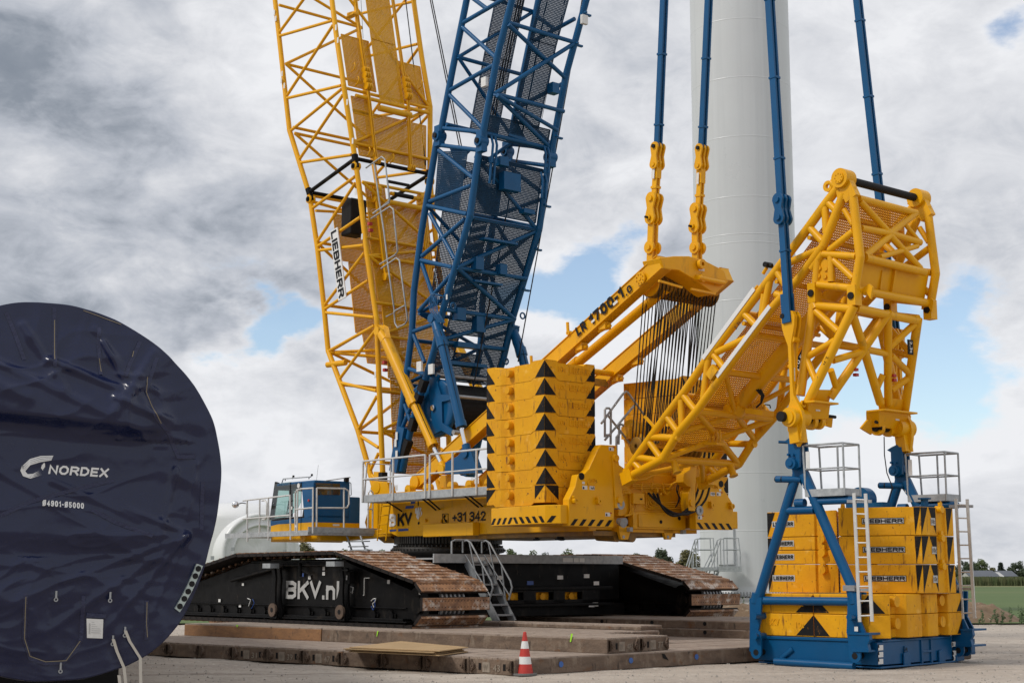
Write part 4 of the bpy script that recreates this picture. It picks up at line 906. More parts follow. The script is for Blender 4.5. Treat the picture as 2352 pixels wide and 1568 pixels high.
for z in (18.5, 17.4, 16.6, 14.1, 12.2, 11.0, 9.9, 8.9):
    p = mir(chord_at(DM, z)); mb.beam(p, p + Wd * .3, U, .05, .08); mb.beam(p - Wd * .02, p - U * .16, Wd, .05, .08)
for x, y in ((1600, 560),): pass
mb.build('bracket', 'blue', mast)
mb = MB()
for x, y, s in ((1605, 560, -1),): c = d1(x, y) - Wd * .15; mb.box(lambda a, b, z: c + U * a + Wd * b + ZV * z, (-.1, .1), (-.05, .05), (-.13, .13))
c = mir(chord_at(DM, 17.2)) - U * .15; mb.box(lambda a, b, z: c + U * a + Wd * b + ZV * z, (-.05, .05), (-.1, .1), (-.13, .13)); mb.build('junction_box', 'sticker', mast)
mb = MB()
for f, x, y in ((z2, 1385, 1045), (z2, 1330, 1250)): c = on_side(f(x, y), DT) - Wd * .1; mb.box(lambda a, b, z: c + U * a + Wd * b + ZV * z, (-.03, .03), (-.006, .006), (-.07, .07))
for f, x, y in ((z3, 1185, 395), (z3, 1295, 420)): c = on_side(f(x, y), DT) - Wd * .22; mb.box(lambda a, b, z: c + U * a + Wd * b + ZV * z, (-.11, .11), (-.03, .03), (-.14, .14))
for x, y, h in ((965, 1045, .11), (955, 1110, .11), (965, 1215, .10)): c = on_side(z3(x, y), DT) - Wd * .21; mb.box(lambda a, b, z: c + U * a + Wd * b + ZV * z, (-.05, .05), (-.006, .006), (-h, h))
mb.build('warning_plate', 'sticker', mast)
mb = MB(); p0 = on_side(z3(990, 960), DT); p1 = on_side(z3(915, 1380), DT)
for s in (0, 1):
    f = (lambda p: p) if s == 0 else mir; a, b = f(p0), f(p1); mb.beam(a, b, Wd, .36, .34)
mb.build('mast_foot', 'blue', mast)
mb = MB()
for x, y, x2, y2 in ((1185, 515, 1150, 620), (1140, 650, 1085, 800), (1090, 880, 1060, 990), (1035, 1080, 985, 1230)): a, b = on_side(z3(x, y), DT) - Wd * .04, on_side(z3(x2, y2), DT) - Wd * .04; mb.beam(a, b, Wd, .20, .20)
mb.build('rubber_guard', 'matt_black', mast)
for p in (d2(1385, 1125), mir(d2(1385, 1125)), mir(chord_at(DM, 7.9))):
    mb = MB(); c = p - U * .16; mb.path([c + (Wd * math.cos(k / 12 * 6.283) + ZV * math.sin(k / 12 * 6.283)) * .085 for k in range(12)], .025, 8, True); mb.build('lifting_ring', 'blue', mast)
# winch between the mast legs
wc = Wp(1003, 937, -.95); rW = .82
mb = MB(); ax_ = -Wd
for c, h in ((wc, .10), (wc + Wd * 1.9, .1)):
    mb.lathe(c + Wd * .05, ax_, [(.01, .14), (.12, .14), (.14, .10), (.26, .10), (.28, .03), (.36, .03), (.37, .09), (rW - .06, .09), (rW, .05), (rW, -.05), (.2, -.06)], 48)
c = wc - Wd * .10
fr = lambda a, b, z: c + U * a + Wd * b + ZV * z
mb.prism([fr(.30, 0, .95), fr(-.05, 0, 1.0), fr(-.22, 0, .9), fr(-.12, 0, .75), fr(-.32, 0, .35), fr(-.75, 0, .30), fr(-.75, 0, .16), fr(-.36, 0, .14), fr(-.40, 0, -.45), fr(-.85, 0, -.68), fr(-.80, 0, -.84), fr(-.35, 0, -.66), fr(.05, 0, -.75), fr(.1, 0, -.3), fr(.22, 0, .4)], Wd * .07)
mb.build('winch_frame', 'blue', mast)
mb = MB(); mb.tube(wc + Wd * .1, wc + Wd * 1.85, .70, 40)
for k in range(60): mb.ring(wc + Wd * (.12 + k * .0285), Wd, .69, .712, .016, 36)
mb.build('rope_drum', 'rope', mast)
mb = MB()
for da, dz, r in ((-.10, .93, .06), (-.85, .26, .05), (-.9, -.75, .07), (.3, .95, .05)): q = fr(da, 0, dz); mb.tube(q, q + Wd * 2.0, r, 12)
mb.build('tie_bar', 'steel', mast)
mb = MB(); mb.ring(wc - Wd * .13, -Wd, .0, .085, .03, 16); mb.build('hub_cap', 'chrome', mast)

# --- back-stop cylinders
def cyl(name, m, pts, rs, rod, foot, tab, side, cbl=True):
    f = (lambda p: p) if side < 0 else mir
    P = [f(p) for p in pts]; mb = MB()
    mb.tube(P[0], P[1], rs[0] * .75, 12, rs[0]); mb.tube(P[1], P[2], rs[0], 8); mb.tube(P[2], P[3], rs[1], 18)
    d = (P[3] - P[2]).normalized(); mb.tube(P[2] - d * .12, P[2] + d * .14, rs[0] * 1.12, 8); mb.tube(P[3] - d * .16, P[3], rs[1] * 1.15, 16)
    mb.tube(P[0] - Wd * .14, P[0] + Wd * .14, .13, 14)
    o1 = mb.build(name, m, crane)
    mb = MB(); mb.tube(P[3], P[4], rod, 16); mb.build('piston_rod', 'chrome', o1)
    mb = MB(); mb.tube(P[4] - d * .02, P[4] + d * .22, rod * 1.7, 14); mb.tube(P[4] + d * .22 - Wd * .13, P[4] + d * .22 + Wd * .13, .14, 14); mb.build('rod_end', m, o1)
    mb = MB(); off = (-U * 1.15 - Wd * .4).normalized() * rs[0]
    for k in (0, .03): mb.path([P[1] + off + d * k, P[2] + off * 1.1, P[2] + off * .95 + d * .3, P[3] + off * .85], .012, 6)
    mb.build('hydraulic_line', 'matt_black', o1)
yc = [on_side(z3(*p), [(0, 1.32)]) for p in ((752, 60), (815, 150), (1065, 715), (1255, 1140), (1330, 1300))]
for s in (-1, 1): cyl('back_stop_cylinder', 'yellow', yc, (.175, .135), .062, 0, None, s)
bc = [on_side(z3(*p), [(0, 1.42)]) for p in ((1262, -60), (1300, 60), (1335, 160), (1520, 960), (1560, 1130))]
for s in (-1, 1): cyl('mast_cylinder', 'blue', bc, (.15, .135), .066, 0, None, s)
mb = MB()
for s in (-1, 1):
    fn = (lambda p: p) if s < 0 else mir
    q = [Wp(*z3(*p), -1.5) for p in ((1540, 1160), (1600, 1175), (1650, 1320), (1670, 1390), (1360, 1400), (1365, 1290), (1480, 1230))]
    mb.prism([fn(p) for p in q], Wd * .2 * (-s))
mb.build('cylinder_bracket', 'blue', crane, bevel=.01)
mb = MB()
for k in range(7):
    a = on_side(z2(1205 + 12 * k, 1105 - 8 * (k % 3)), [(0, 1.5)]); b = on_side(z2(1255 + 10 * k, 1010 + 4 * k), [(0, 1.45)]) + Wd * .1; c = on_side(z2(1290 + 9 * k, 1260), [(0, 1.52)])
    mb.path([c, lerp(c, a, .6) - Wd * .08, a, lerp(a, b, .5) + ZV * .12 - Wd * .06, b], .014, 6)
mb.build('hydraulic_hoses', 'blue', crane)
mb = MB()
for k in range(5): a = on_side(z3(765 + k * 14, 5), [(0, 1.35)]) - Wd * .1; mb.path([a, on_side(z3(835 + k * 8, 50 - 6 * k), [(0, 1.35)]) - Wd * .14, on_side(z3(815 + k * 9, 120), [(0, 1.5)])], .014, 6)
mb.build('hydraulic_hoses', 'yellow', crane)
# hoist ropes running up to the mast and boom
def ropes(lst, r, name='hoist_rope'):
    for a, b in lst: mb = MB(); mb.tube(a, b, r, 8); mb.build(name, 'rope', crane)
q = chord_at(DM, 7.1).lerp(mir(chord_at(DM, 7.1)), .4)
def rope_px(f0, p0, f1, p1, b0, b1): a, b = Wp(*f0(*p0), b0), Wp(*f1(*p1), b1); return a + (a - b) * .05, b
ropes([rope_px(z1, (1995, 0), z3, (1600, 740), .75, .1), rope_px(z1, (1925, 380), z3, (1600, 740), .6, .0), rope_px(z1, (1835, 0), z1, (1640, 800), .2, .2), rope_px(z1, (1820, 0), z1, (1625, 800), .15, .15),
       rope_px(z1, (1805, 0), z1, (1610, 790), .1, .1), rope_px(z1, (1210, 0), z1, (1405, 980), -.6, -.6), rope_px(z1, (1222, 0), z1, (1420, 980), -.5, -.5), rope_px(z1, (2165, 390), z3, (2050, 345), 1.45, 1.2), rope_px(z1, (2240, -60), z1, (2165, 390), 1.5, 1.45), rope_px(z1, (1045, 0), z1, (1180, 1110), 1.3, 1.3)], .017)
ropes([rope_px(z1, (2115, 0), z1, (1960, 800), 1.1, 1.1), rope_px(z1, (745, 0), z1, (760, 260), 0, 0), rope_px(z1, (965, 0), z1, (1010, 320), .9, .9), rope_px(z3, (1960, 40), z3, (1940, 380), 1.3, 1.3)], .007, 'pilot_cable')
# --- gantry (A-frame)
g0, g1 = Wp(960, 1095, -1.1), Wp(1500, 605, -1.1)
a0, z0 = ab(g0)[0], ab(g0)[2]; a1, zg = ab(g1)[0], ab(g1)[2]
mb = MB(); gd = (g1 - g0).normalized(); gn = gd.cross(Wd).normalized()
if gn.z < 0: gn = -gn
for s in (-1, 1):
    e0 = Pc(a0, s * 1.1, z0); e1 = Pc(a1, s * 1.1, zg); e1 = e1 + (e1 - e0) * .028; mb.beam(e0 - gn * .18, e1 - gn * .18, Wd, .38, .28)
    for k in (-.36, .0): mb.beam(e0 + gn * k, e1 + gn * k, Wd, .02, .33)
    mb.tube(e0 - gn * .18 - Wd * .2, e0 - gn * .18 + Wd * .2, .2, 16)
gantry = mb.build('gantry', 'yellow', crane)
def G(t, s, h=0.0): return Pc(a0 + (a1 - a0) * t, s, z0 + (zg - z0) * t) + gn * h
mb = MB(); t_ = .78
for t, h, r in ((.60, -.28, .08), (.42, -.2, .08)): mb.tube(G(t, -1.1, h), G(t, 1.1, h), r, 14)
mb.build('cross_tube', 'yellow', gantry)
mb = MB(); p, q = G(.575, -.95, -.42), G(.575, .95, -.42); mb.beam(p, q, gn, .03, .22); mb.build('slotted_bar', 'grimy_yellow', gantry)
mb = MB(); mb.tube(G(.60, -.45, -.25), G(.96, -.45, -.35), .125, 18); mb.tube(G(.60, -.45, -.25), G(.63, -.45, -.25), .16, 16); mb.build('gantry_cylinder', 'yellow', gantry)
mb = MB()
for t, s in ((.71, -1.1), (.80, -1.1), (.6, 1.1), (.68, 1.1), (.5, -.95), (.52, .3)):
    c = G(t, s * 1.0, -.42); mb.box(lambda a, b, z: c + U * a + Wd * b + ZV * z, (-.12, .12), (-.1, .1), (-.08, .1)); mb.tube(c - U * .2, c + U * .2 - ZV * .1, .05, 10)
for t in (.55, .70): c = G(t, -1.28, .05); mb.tube(c - Wd * .02, c + Wd * .1, .06, 12); mb.tube(c, c + gn * .25 + gd * .1, .04, 8)
mb.tube(G(.5, -1.1, -.3), G(.5, -.3, -.3), .05); mb.tube(G(.46, .2, -.3), G(.46, .9, -.3), .05)
mb.build('pulley_bracket', 'yellow', gantry)
# lettering on the near arm
mb = MB(); p = Wp(*zh(962, 1050), -1.1 - .17); q = Wp(*zh(1478, 640), -1.1 - .17)
xd = gd; yd = gn
def gl_(px): return Wp(*zh(*px), -1.27)
block(mb, 'LR', gl_((968, 1050)), xd, yd, .38, .25, .24, .14)
o = gl_((1094, 950)); block(mb, '1700-1', o, xd, yd, (gl_((1415, 698)) - o).length, .285, .25, .14)
block(mb, '.0', gl_((1425, 668)), xd, yd, .24, .19, .24, .16)
mb.build('lettering', 'letter_black', gantry, fixn=False)
mb = MB(); o = gl_((1100, 925)); rect_decal(mb, o, xd, yd, .13, .06, .008); o = gl_((1305, 762)); rect_decal(mb, o, xd, yd, .17, .07, .008); o = gl_((1178, 835)); rect_decal(mb, o, xd, yd, .05, .1, .008); mb.build('sticker', 'sticker', gantry, fixn=False)
mb = MB(); c = gl_((1563, 505)); mb.tube(c, c - Wd * .05, .16, 20); mb.tube(c - Wd * .05, c - Wd * .07, .05, 12)
for k in range(8): q = c - Wd * .06 + (gd * math.cos(k * .785) + gn * math.sin(k * .785)) * .11; mb.tube(q, q - Wd * .02, .018, 6)
mb.build('axle_cap', 'yellow', gantry)
# gantry head with its sheaves
ah = a1 - .42
def hp(x, y, a=ah): return Rp(*z6(x, y), a)
mb = MB(); fpoly = [hp(*p) for p in ((402, 722), (500, 712), (600, 712), (690, 735), (835, 808), (862, 885), (775, 968), (745, 950), (640, 872), (530, 808), (425, 795))]
top = fpoly[:6]; low = fpoly[:1] and [fpoly[0]] + fpoly[6:][::-1]
bk = [p + U * .60 for p in fpoly]
mb.add(fpoly + bk, [tuple(range(11)), tuple(range(21, 10, -1))] + [(i, (i + 1) % 11, 11 + (i + 1) % 11, 11 + i) for i in range(11)])
e1 = G(.985, -1.1, -.18); e2 = G(.985, 1.1, -.18)
head = mb.build('gantry_head', 'yellow', gantry, bevel=.02)
mb = MB(); mb.beam(hp(640, 855) - U * .02, hp(815, 893) - U * .02, U, .12, .10); mb.tube(hp(640, 860) - U * .1, hp(812, 898) - U * .1, .055, 14)
c = hp(668, 770) - U * .12; mb.ring(c, U, .05, .12, .1, 14); c = hp(672, 862) - U * .12; mb.ring(c, U, .04, .1, .1, 14); mb.beam(hp(385, 880) - U * .05, hp(540, 925) - U * .05, U, .05, .05); mb.beam(hp(600, 935) - U * .05, hp(765, 968) - U * .05, U, .05, .05)
mb.build('head_fittings', 'yellow', gantry)
mb = MB(); c = hp(680, 812) - U * .012; mb.poly([c + Wd * -.1, c + Wd * .1, c + Wd * .1 + ZV * .1, c - Wd * .1 + ZV * .1]); mb.build('sticker', 'sticker', gantry, fixn=False)
sa, sz = ab(Rp(1500, 655, a1 + .35))[0], None
bl_, br_ = Rp(*z6(345, 930), a1 + .45), Rp(*z6(735, 990), a1 + .45)
b_l, b_r, zs_ = ab(bl_)[1], ab(br_)[1], (bl_.z + br_.z) / 2
mb = MB(); NS = 16
for k in range(NS):
    b = b_l + (b_r - b_l) * k / (NS - 1); c = Pc(a1 + .45, b, zs_ + .10)
    mb.lathe(c - Wd * .03, Wd, [(.05, 0), (.30, 0), (.33, .005), (.29, .03), (.33, .055), (.30, .06), (.05, .06)], 32)
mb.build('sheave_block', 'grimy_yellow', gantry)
mb = MB(); c = Pc(a1 + .45, b_l - .07, zs_ + .1); mb.tube(c, c + Wd * .05, .31, 32); mb.build('sheave_guard', 'yellow', gantry)
# reeving between the gantry head and the winch block below
lb0 = Wp(1424, 985, -.9); lb1 = Wp(1590, 985, .8); la = (ab(lb0)[0] + ab(lb1)[0]) / 2; lz = (lb0.z + lb1.z) / 2
random.seed(3)
for k in range(38):
    t = k / 37; b = b_l + (b_r - b_l) * t; tb = t + random.choice((-.06, .06)) if k % 9 == 4 else t - .02
    a = Pc(a1 + .45 + (.31 if k % 2 else -.31) * .95, b, zs_ + .1); bb = Pc(la + (.2 if k % 2 else -.2), b_l + (b_r - b_l) * max(-.05, min(1.05, tb)), lz - .5)
    mb = MB(); mb.tube(a, bb, .0145, 6); mb.build('reeving_rope', 'rope', gantry)
mb = MB()
for k in range(14): c = Pc(la, b_l + (b_r - b_l) * k / 13, lz - .45); mb.lathe(c - Wd * .03, Wd, [(.05, 0), (.2, 0), (.22, .005), (.19, .03), (.22, .055), (.2, .06), (.05, .06)], 24)
mb.build('lower_sheave_block', 'grimy_yellow', gantry)

# --- superstructure
mb = MB()
SB = -1.55
side = [(1.75, 2.95), (1.95, 3.3), (1.6, 4.0), (1.35, 4.45), (.85, 4.40), (.7, 4.05), (-7.5, 4.05), (-7.6, 2.84), (-1.0, 2.86), (.3, 2.86), (.6, 2.95)]
mb.prism([Pc(a, SB, z) for a, z in side], Wd * .25); mb.prism([Pc(a, -SB, z) for a, z in side], -Wd * .25)
mb.box(Pc, (-7.5, .6), (SB + .24, -SB - .24), (2.87, 3.9))
mb.box(Pc, (-7.4, -5.2), (SB - .02, -SB + .02), (3.9, 4.3))
sup = mb.build('superstructure', 'yellow', crane, bevel=.02)
def side_strip(z_, h): pass
mb = MB()
mb.box(Pc, (-3.4, -1.2), (SB - .22, SB - .01), (2.82, 3.16)); mb.build('tool_box', 'yellow', sup, bevel=.015)
mb = MB()                                       # ribs and raised panels above the walkway
for i in range(6): a = .4 - i * .95; mb.box(Pc, (a - .05, a), (SB - .03, SB - .002), (3.9, 4.04))
mb.box(Pc, (-6, .7), (SB - .045, SB - .002), (3.86, 3.90)); mb.box(Pc, (-6, .7), (SB - .03, SB - .002), (4.05, 4.09))
for a in (-.15, -1.0, -2.1, -2.9, -3.7): mb.tube(Pc(a, SB, 4.15), Pc(a, SB + .2, 4.15), .13, 14); mb.box(Pc, (a - .13, a + .13), (SB, SB + .2), (4.0, 4.15))
mb.tube(Pc(1.35, SB - .02, 4.28), Pc(1.35, SB + .3, 4.28), .17, 18)
mb.build('lug', 'yellow', sup)
mb = MB()
for a, z, r in ((-1.05, 3.28, .035), (-1.75, 3.25, .03), (-3.0, 3.22, .03)): mb.tube(Pc(a, SB, z), Pc(a, SB - .06, z), r, 8); mb.box(Pc, (a - .05, a + .05), (SB - .07, SB - .002), (z - .05, z + .02))
mb.build('catch', 'yellow', sup)
# lettering on the side
sx = lambda x, y: Wp(*z4(x, y), SB - .012)
def stext(mb, body, p0, p1, y0, y1, t=.24): o = sx(p0, y0); q = sx(p1, y0); block(mb, body, o, -U, ZV, (q - o).dot(-U), abs((sx(p0, y1) - o).z), t, .12)
mb = MB(); stext(mb, 'B', 1387, 1436, 598, 500, .26); mb.build('letter', 'letter_white', sup, fixn=False)
mb = MB(); stext(mb, 'K', 1450, 1502, 594, 496, .26); stext(mb, 'V', 1505, 1562, 590, 490, .26); stext(mb, '+31 342', 1880, 2140, 562, 488, .19); mb.build('lettering', 'letter_black', sup, fixn=False)
mb = MB()
for p in (((1556, 401), (1590, 397), (1588, 417), (1552, 421)), ((1515, 437), (1580, 432), (1577, 453), (1510, 459)), ((1388, 622), (1440, 618), (1440, 632), (1388, 636)), ((1456, 616), (1534, 611), (1534, 630), (1456, 635))): mb.poly([sx(*q) for q in p])
mb.build('blue_stripe', 'letter_blue', sup, fixn=False)
mb = MB()
for p in (((1590, 455), (1606, 450), (1603, 505), (1588, 490)), ((1612, 448), (1622, 447), (1612, 545), (1596, 520)), ((1628, 446), (1638, 452), (1616, 540), (1612, 540)), ((1640, 470), (1644, 495), (1628, 525))): mb.poly([sx(*q) for q in p])
mb.build('flame_emblem', 'letter_white', sup, fixn=False)
mb = MB(); pb = [(1803, 500), (1846, 497), (1846, 566), (1803, 569)]
for i in range(4): mb.tube(sx(*pb[i]), sx(*pb[(i + 1) % 4]), .008, 6)
mb.path([sx(*p) for p in ((1818, 512), (1814, 525), (1820, 542), (1832, 553))], .018, 6); mb.tube(sx(1818, 512), sx(1824, 518), .03, 8); mb.tube(sx(1826, 549), sx(1834, 556), .03, 8)
mb.poly([sx(*q) for q in ((1608, 398), (1616, 396), (1616, 434), (1609, 436))]); mb.poly([sx(*q) for q in ((1608, 568), (1616, 556), (1624, 566), (1618, 582), (1610, 582))])
mb.build('phone_sign', 'letter_black', sup, fixn=False)
mb = MB()
for x, y, w_, h_ in ((1412, 318, 30, 44), (1443, 318, 30, 44), (2066, 264, 40, 46), (2038, 232, 26, 14)): rect_decal(mb, sx(x, y), -U, ZV, w_ * .0045, h_ * .0036, .05)
mb.build('notice_plate', 'sticker', sup, fixn=False)
# walkway along the near side
WB = -2.55
mb = MB(); mb.box(Pc, (-5.2, .55), (WB, SB - .05), (3.80, 3.84)); mb.box(Pc, (-5.2, .55), (WB - .03, WB), (3.78, 3.98)); mb.box(Pc, (.55, .58), (WB - .03, SB - .05), (3.78, 3.98)); wk = mb.build('walkway', 'galvanised', sup)
mb = MB()
for p, q in (((1345, 388), (1485, 478)), ((1625, 362), (1752, 468)), ((1660, 358), (1782, 462)), ((1955, 340), (2085, 445)), ((1990, 336), (2118, 440))): mb.beam(Wp(*z4(*p), WB + .03), Wp(*z4(*q), SB - .03), U, .035, .03)
mb.build('walkway_strut', 'matt_black', sup)
mb = MB(); zt0, zt1, zt2 = 3.90, 4.42, 4.92
posts = [.5, -.95, -2.42, -2.62, -3.6, -4.6]
for a in posts: mb.tube(Pc(a, WB - .05, 3.8), Pc(a, WB - .05, zt2), .03, 10)
for a0_, a1_ in ((.5, -2.42), (-2.62, -5.2)):
    mb.path([Pc(a0_, WB - .05, zt2 - .1), Pc(a0_ - .05, WB - .05, zt2), Pc(a1_, WB - .05, zt2)], .027, 10); mb.tube(Pc(a0_, WB - .05, zt1), Pc(a1_, WB - .05, zt1), .024, 10)
mb.path([Pc(.5, WB, 3.85), Pc(.53, WB + .1, zt2 - .05), Pc(.53, SB - .1, zt2 - .05), Pc(.53, SB - .1, 3.85)], .026, 8); mb.tube(Pc(.53, WB, zt1), Pc(.53, SB - .1, zt1), .022, 8)
mb.build('handrail', 'aluminium', sup)
mb = MB()
for x in (0, .42): mb.tube(Pc(.62 - x, SB - .32, 3.78), Pc(.82 - x, SB - .32, 2.75), .02, 8)
for k in range(4): z = 2.95 + k * .25; mb.tube(Pc(.78 - .05 * k, SB - .32, z), Pc(.36 - .05 * k, SB - .32, z), .016, 8)
mb.build('ladder', 'yellow', sup)
# underside details
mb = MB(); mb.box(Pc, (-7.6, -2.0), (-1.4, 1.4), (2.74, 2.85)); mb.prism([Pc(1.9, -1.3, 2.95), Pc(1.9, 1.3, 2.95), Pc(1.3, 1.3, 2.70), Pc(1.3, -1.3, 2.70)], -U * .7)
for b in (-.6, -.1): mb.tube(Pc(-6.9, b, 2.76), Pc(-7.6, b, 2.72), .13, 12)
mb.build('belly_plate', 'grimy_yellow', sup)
mb = MB()
for a, b in ((-5.4, -1.3), (-5.9, -.9), (-6.3, -1.35)): mb.tube(Pc(a, b, 2.76), Pc(a, b, 2.65), .05, 8); mb.tube(Pc(a - .1, b, 2.68), Pc(a + .12, b, 2.68), .025, 8)
mb.build('drain_fitting', 'matt_black', sup)
# slewing ring
mb = MB(); c = CC + ZV * 2.40
mb.lathe(c, ZV, [(1.3, -.12), (1.44, -.12), (1.46, .0), (1.57, .02), (1.60, .04), (1.60, .14), (1.58, .16), (1.50, .18), (1.48, .24), (1.36, .25)], 90)
for k in range(104):
    a = 2 * math.pi * k / 104; d = V((math.cos(a), math.sin(a), 0)); t = V((-d.y, d.x, 0))
    mb.box(lambda x, y, z: c + d * x + t * y + ZV * z, (1.40, 1.535), (-.027, .027), (.26, .48))
for k in range(76):
    a = 2 * math.pi * k / 76; d = V((math.cos(a), math.sin(a), 0)); mb.tube(c + d * 1.58 + ZV * .09, c + d * 1.635 + ZV * .09, .030, 6); mb.tube(c + d * 1.53 + ZV * .16, c + d * 1.53 + ZV * .22, .03, 6)
mb.tube(c, c + ZV * .55, 1.36, 64); mb.build('slewing_ring', 'ring_steel', crane)
# --- counterweight carriers at the rear
AR = -8.3
mb = MB(); pz = lambda x, y: Rp(*z5(x, y), AR)
lp = [pz(*p) for p in ((655, 1398), (655, 1212), (700, 1122), (716, 1042), (765, 1032), (795, 1000), (858, 862), (880, 832), (986, 838), (1000, 960), (965, 975), (965, 1190), (972, 1200), (966, 1407))]
mb.prism(lp, U * .22); carr = mb.build('counterweight_carrier', 'yellow', crane, bevel=.012); mb = MB()
rp_ = [pz(*p) for p in ((1540, 1421), (1536, 1230), (1545, 1100), (1700, 1075), (1728, 1085), (1738, 1150), (1780, 1215), (1800, 1262), (1800, 1425))]
mb.prism(rp_, U * .22)
mb.build('counterweight_carrier', 'yellow', crane, bevel=.012)
mb = MB()
for x, y in ((742, 1052), (1714, 1105)): c = pz(x, y); mb.tube(c - U * .01, c + U * .02, .085, 16)
c = pz(1012, 1248) - U * .16
mb.build('pin_hole', 'matt_black', carr)
def lug(x, y, r=.065):
    c = pz(x, y); mb.ring(c - U * .10, U, r * .5, r * 1.1, .10, 8); mb.beam(c + ZV * .1 - U * .05 - Wd * .06, c - ZV * .02 - U * .05, U, .04, .08)
mb = MB(); [lug(*p) for p in ((688, 1222), (852, 1228), (1640, 1255), (1778, 1262))]; mb.build('tie_down_lug', 'yellow', carr)
TZ0, TZ1 = 2.97, 3.40
def tray(s):
    P = [(-5.9, 1.75), (-5.75, 3.05), (-7.0, 3.22), (-7.95, 3.22), (-8.25, 3.0), (-8.25, 1.7)]
    mb = MB(); mb.prism([Pc(a, s * b, TZ0) for a, b in P], ZV * (TZ1 - TZ0)); return mb.build('counterweight_tray', 'yellow', crane, bevel=.012)
for s in (-1, 1): tray(s)
def stripes(o, xd, zd, L, n, w, h, sl, offs=.006, rev=None):
    xd = V(xd).normalized(); nn = xd.cross(zd).normalized(); mbx = MB()
    for k in range(n):
        x = L * (k + .25) / n; s_ = sl if (rev is None or k < rev) else -sl
        p = V(o) + xd * x + nn * offs; mbx.poly([p - xd * s_ / 2, p + xd * (w - s_ / 2), p + xd * (w + s_ / 2) + zd * h, p + xd * s_ / 2 + zd * h])
    return mbx
def hz(o, xd, L, n, rev=None, sl=.10, par=carr, w=.115, h=.15): stripes(o, xd, ZV, L, n, w, h, sl, rev=rev).build('hazard_stripe', 'letter_black', par, fixn=False)
e0, e1 = Pc(-5.75, -3.05, TZ0 + .03), Pc(-7.0, -3.22, TZ0 + .03); hz(e0, e1 - e0, (e1 - e0).length, 5, 4, .12)
e0, e1 = Pc(-7.0, -3.22, TZ0 + .03), Pc(-7.95, -3.22, TZ0 + .03); hz(e0, e1 - e0, (e1 - e0).length, 4, 0, .12)
e0, e1 = Pc(-7.95, -3.22, TZ0 + .03), Pc(-8.25, -3.0, TZ0 + .03); hz(e0, e1 - e0, (e1 - e0).length, 1, None, .12)
q0, q1 = pz(662, 1396), pz(962, 1403); hz(q0 + ZV * .01, Wd, (q1 - q0).dot(Wd), 5, None, .14)
q0, q1 = pz(1545, 1416), pz(1796, 1421); hz(q0, Wd, (q1 - q0).dot(Wd), 5, 0, .14)
mb = MB()
def rtext(mb, body, p0, p1, h, bold=.01, e=.001): o = pz(*p0) - U * .008; mb.text(body, o, Wd, ZV, (pz(*p1) - o).dot(Wd), h, bold, e)
rect_decal(mb, pz(798, 1145), Wd, ZV, .155, .09, .005); rect_decal(mb, pz(747, 1143), Wd, ZV, .155, .09, .005); rect_decal(mb, pz(746, 1105), Wd, ZV, .08, .055, .005); rect_decal(mb, pz(932, 873), Wd, ZV, .16, .09, .005); rect_decal(mb, pz(907, 1330), Wd, ZV, .16, .09, .005)
rect_decal(mb, pz(1640, 1187), Wd, ZV, .155, .09, .005); rect_decal(mb, pz(1683, 1187), Wd, ZV, .155, .09, .005); rect_decal(mb, pz(1700, 1155), Wd, ZV, .08, .055, .005); rect_decal(mb, pz(1552, 1350), Wd, ZV, .155, .09, .005)
mb.build('safety_sticker', 'sticker', carr, fixn=False)
mb = MB(); rtext(mb, 'left', (806, 1142), (833, 1142), .065, .01); rtext(mb, 'right', (1644, 1184), (1674, 1184), .075, .01)
for x, y in ((750, 1140), (936, 870), (911, 1327), (1686, 1184), (1556, 1347)): o = pz(x, y) - U * .008; mb.poly([o, o + Wd * .05, o + Wd * .04 + ZV * .05, o + Wd * .01 + ZV * .055])
mb.build('sticker_print', 'letter_black', carr, fixn=False)
mb = MB()
for x, y in ((960, 870), (938, 1327), (1712, 1184), (1580, 1347)): o = pz(x, y) - U * .008; mb.poly([o + ZV * .055, o + Wd * .07 + ZV * .055, o + Wd * .07 + ZV * .08, o + ZV * .08])
mb.build('sticker_band', 'red', carr, fixn=False)
mb = MB(); o = pz(779, 1098); mb.prism([o, o + Wd * .03 - ZV * .06, o + Wd * .24 - ZV * .07, o + Wd * .27, o + Wd * .24 + ZV * .07, o + Wd * .03 + ZV * .07], -U * .015); rtext(mb, 'A=15t', (792, 1093), (846, 1095), .09, .005, .02); rtext(mb, '=15t', (1650, 1136), (1692, 1137), .085, .005, .02); mb.build('weight_plate', 'weathered_yellow', carr, fixn=False)
# rear machinery between the carriers
mb = MB(); AE = -7.75; pe = lambda x, y: Rp(*z5(x, y), AE)
L0, R0 = ab(pe(1000, 1300))[1], ab(pe(1545, 1300))[1]
mb.box(Pc, (AE, AE + .5), (L0, R0), (pe(1100, 1330).z, pe(1100, 1090).z)); mb.box(Pc, (AE + .4, AE + 2.2), (L0, R0), (3.2, pe(1100, 1000).z))
mb.box(Pc, (AE - .08, AE + .1), (ab(pe(1085, 1300))[1], ab(pe(1450, 1300))[1]), (pe(1100, 1418).z, pe(1100, 1300).z))
eng = mb.build('machinery_house', 'yellow', sup, bevel=.012)
mb = MB(); mb.box(Pc, (AE - .11, AE - .085), (ab(pe(1118, 1300))[1], ab(pe(1445, 1300))[1]), (pe(1118, 1405).z, pe(1118, 1315).z)); mb.box(Pc, (AE - .16, AE), (ab(pe(1072, 1200))[1], ab(pe(1150, 1200))[1]), (pe(1072, 1245).z, pe(1072, 1170).z)); mb.build('hatch', 'yellow', sup, bevel=.008)
mb = MB()
for x, y, r in ((1272, 1370, .045), (1400, 1345, .05)): c = pe(x, y) - U * .115; mb.tube(c, c - U * .01, r, 16); 
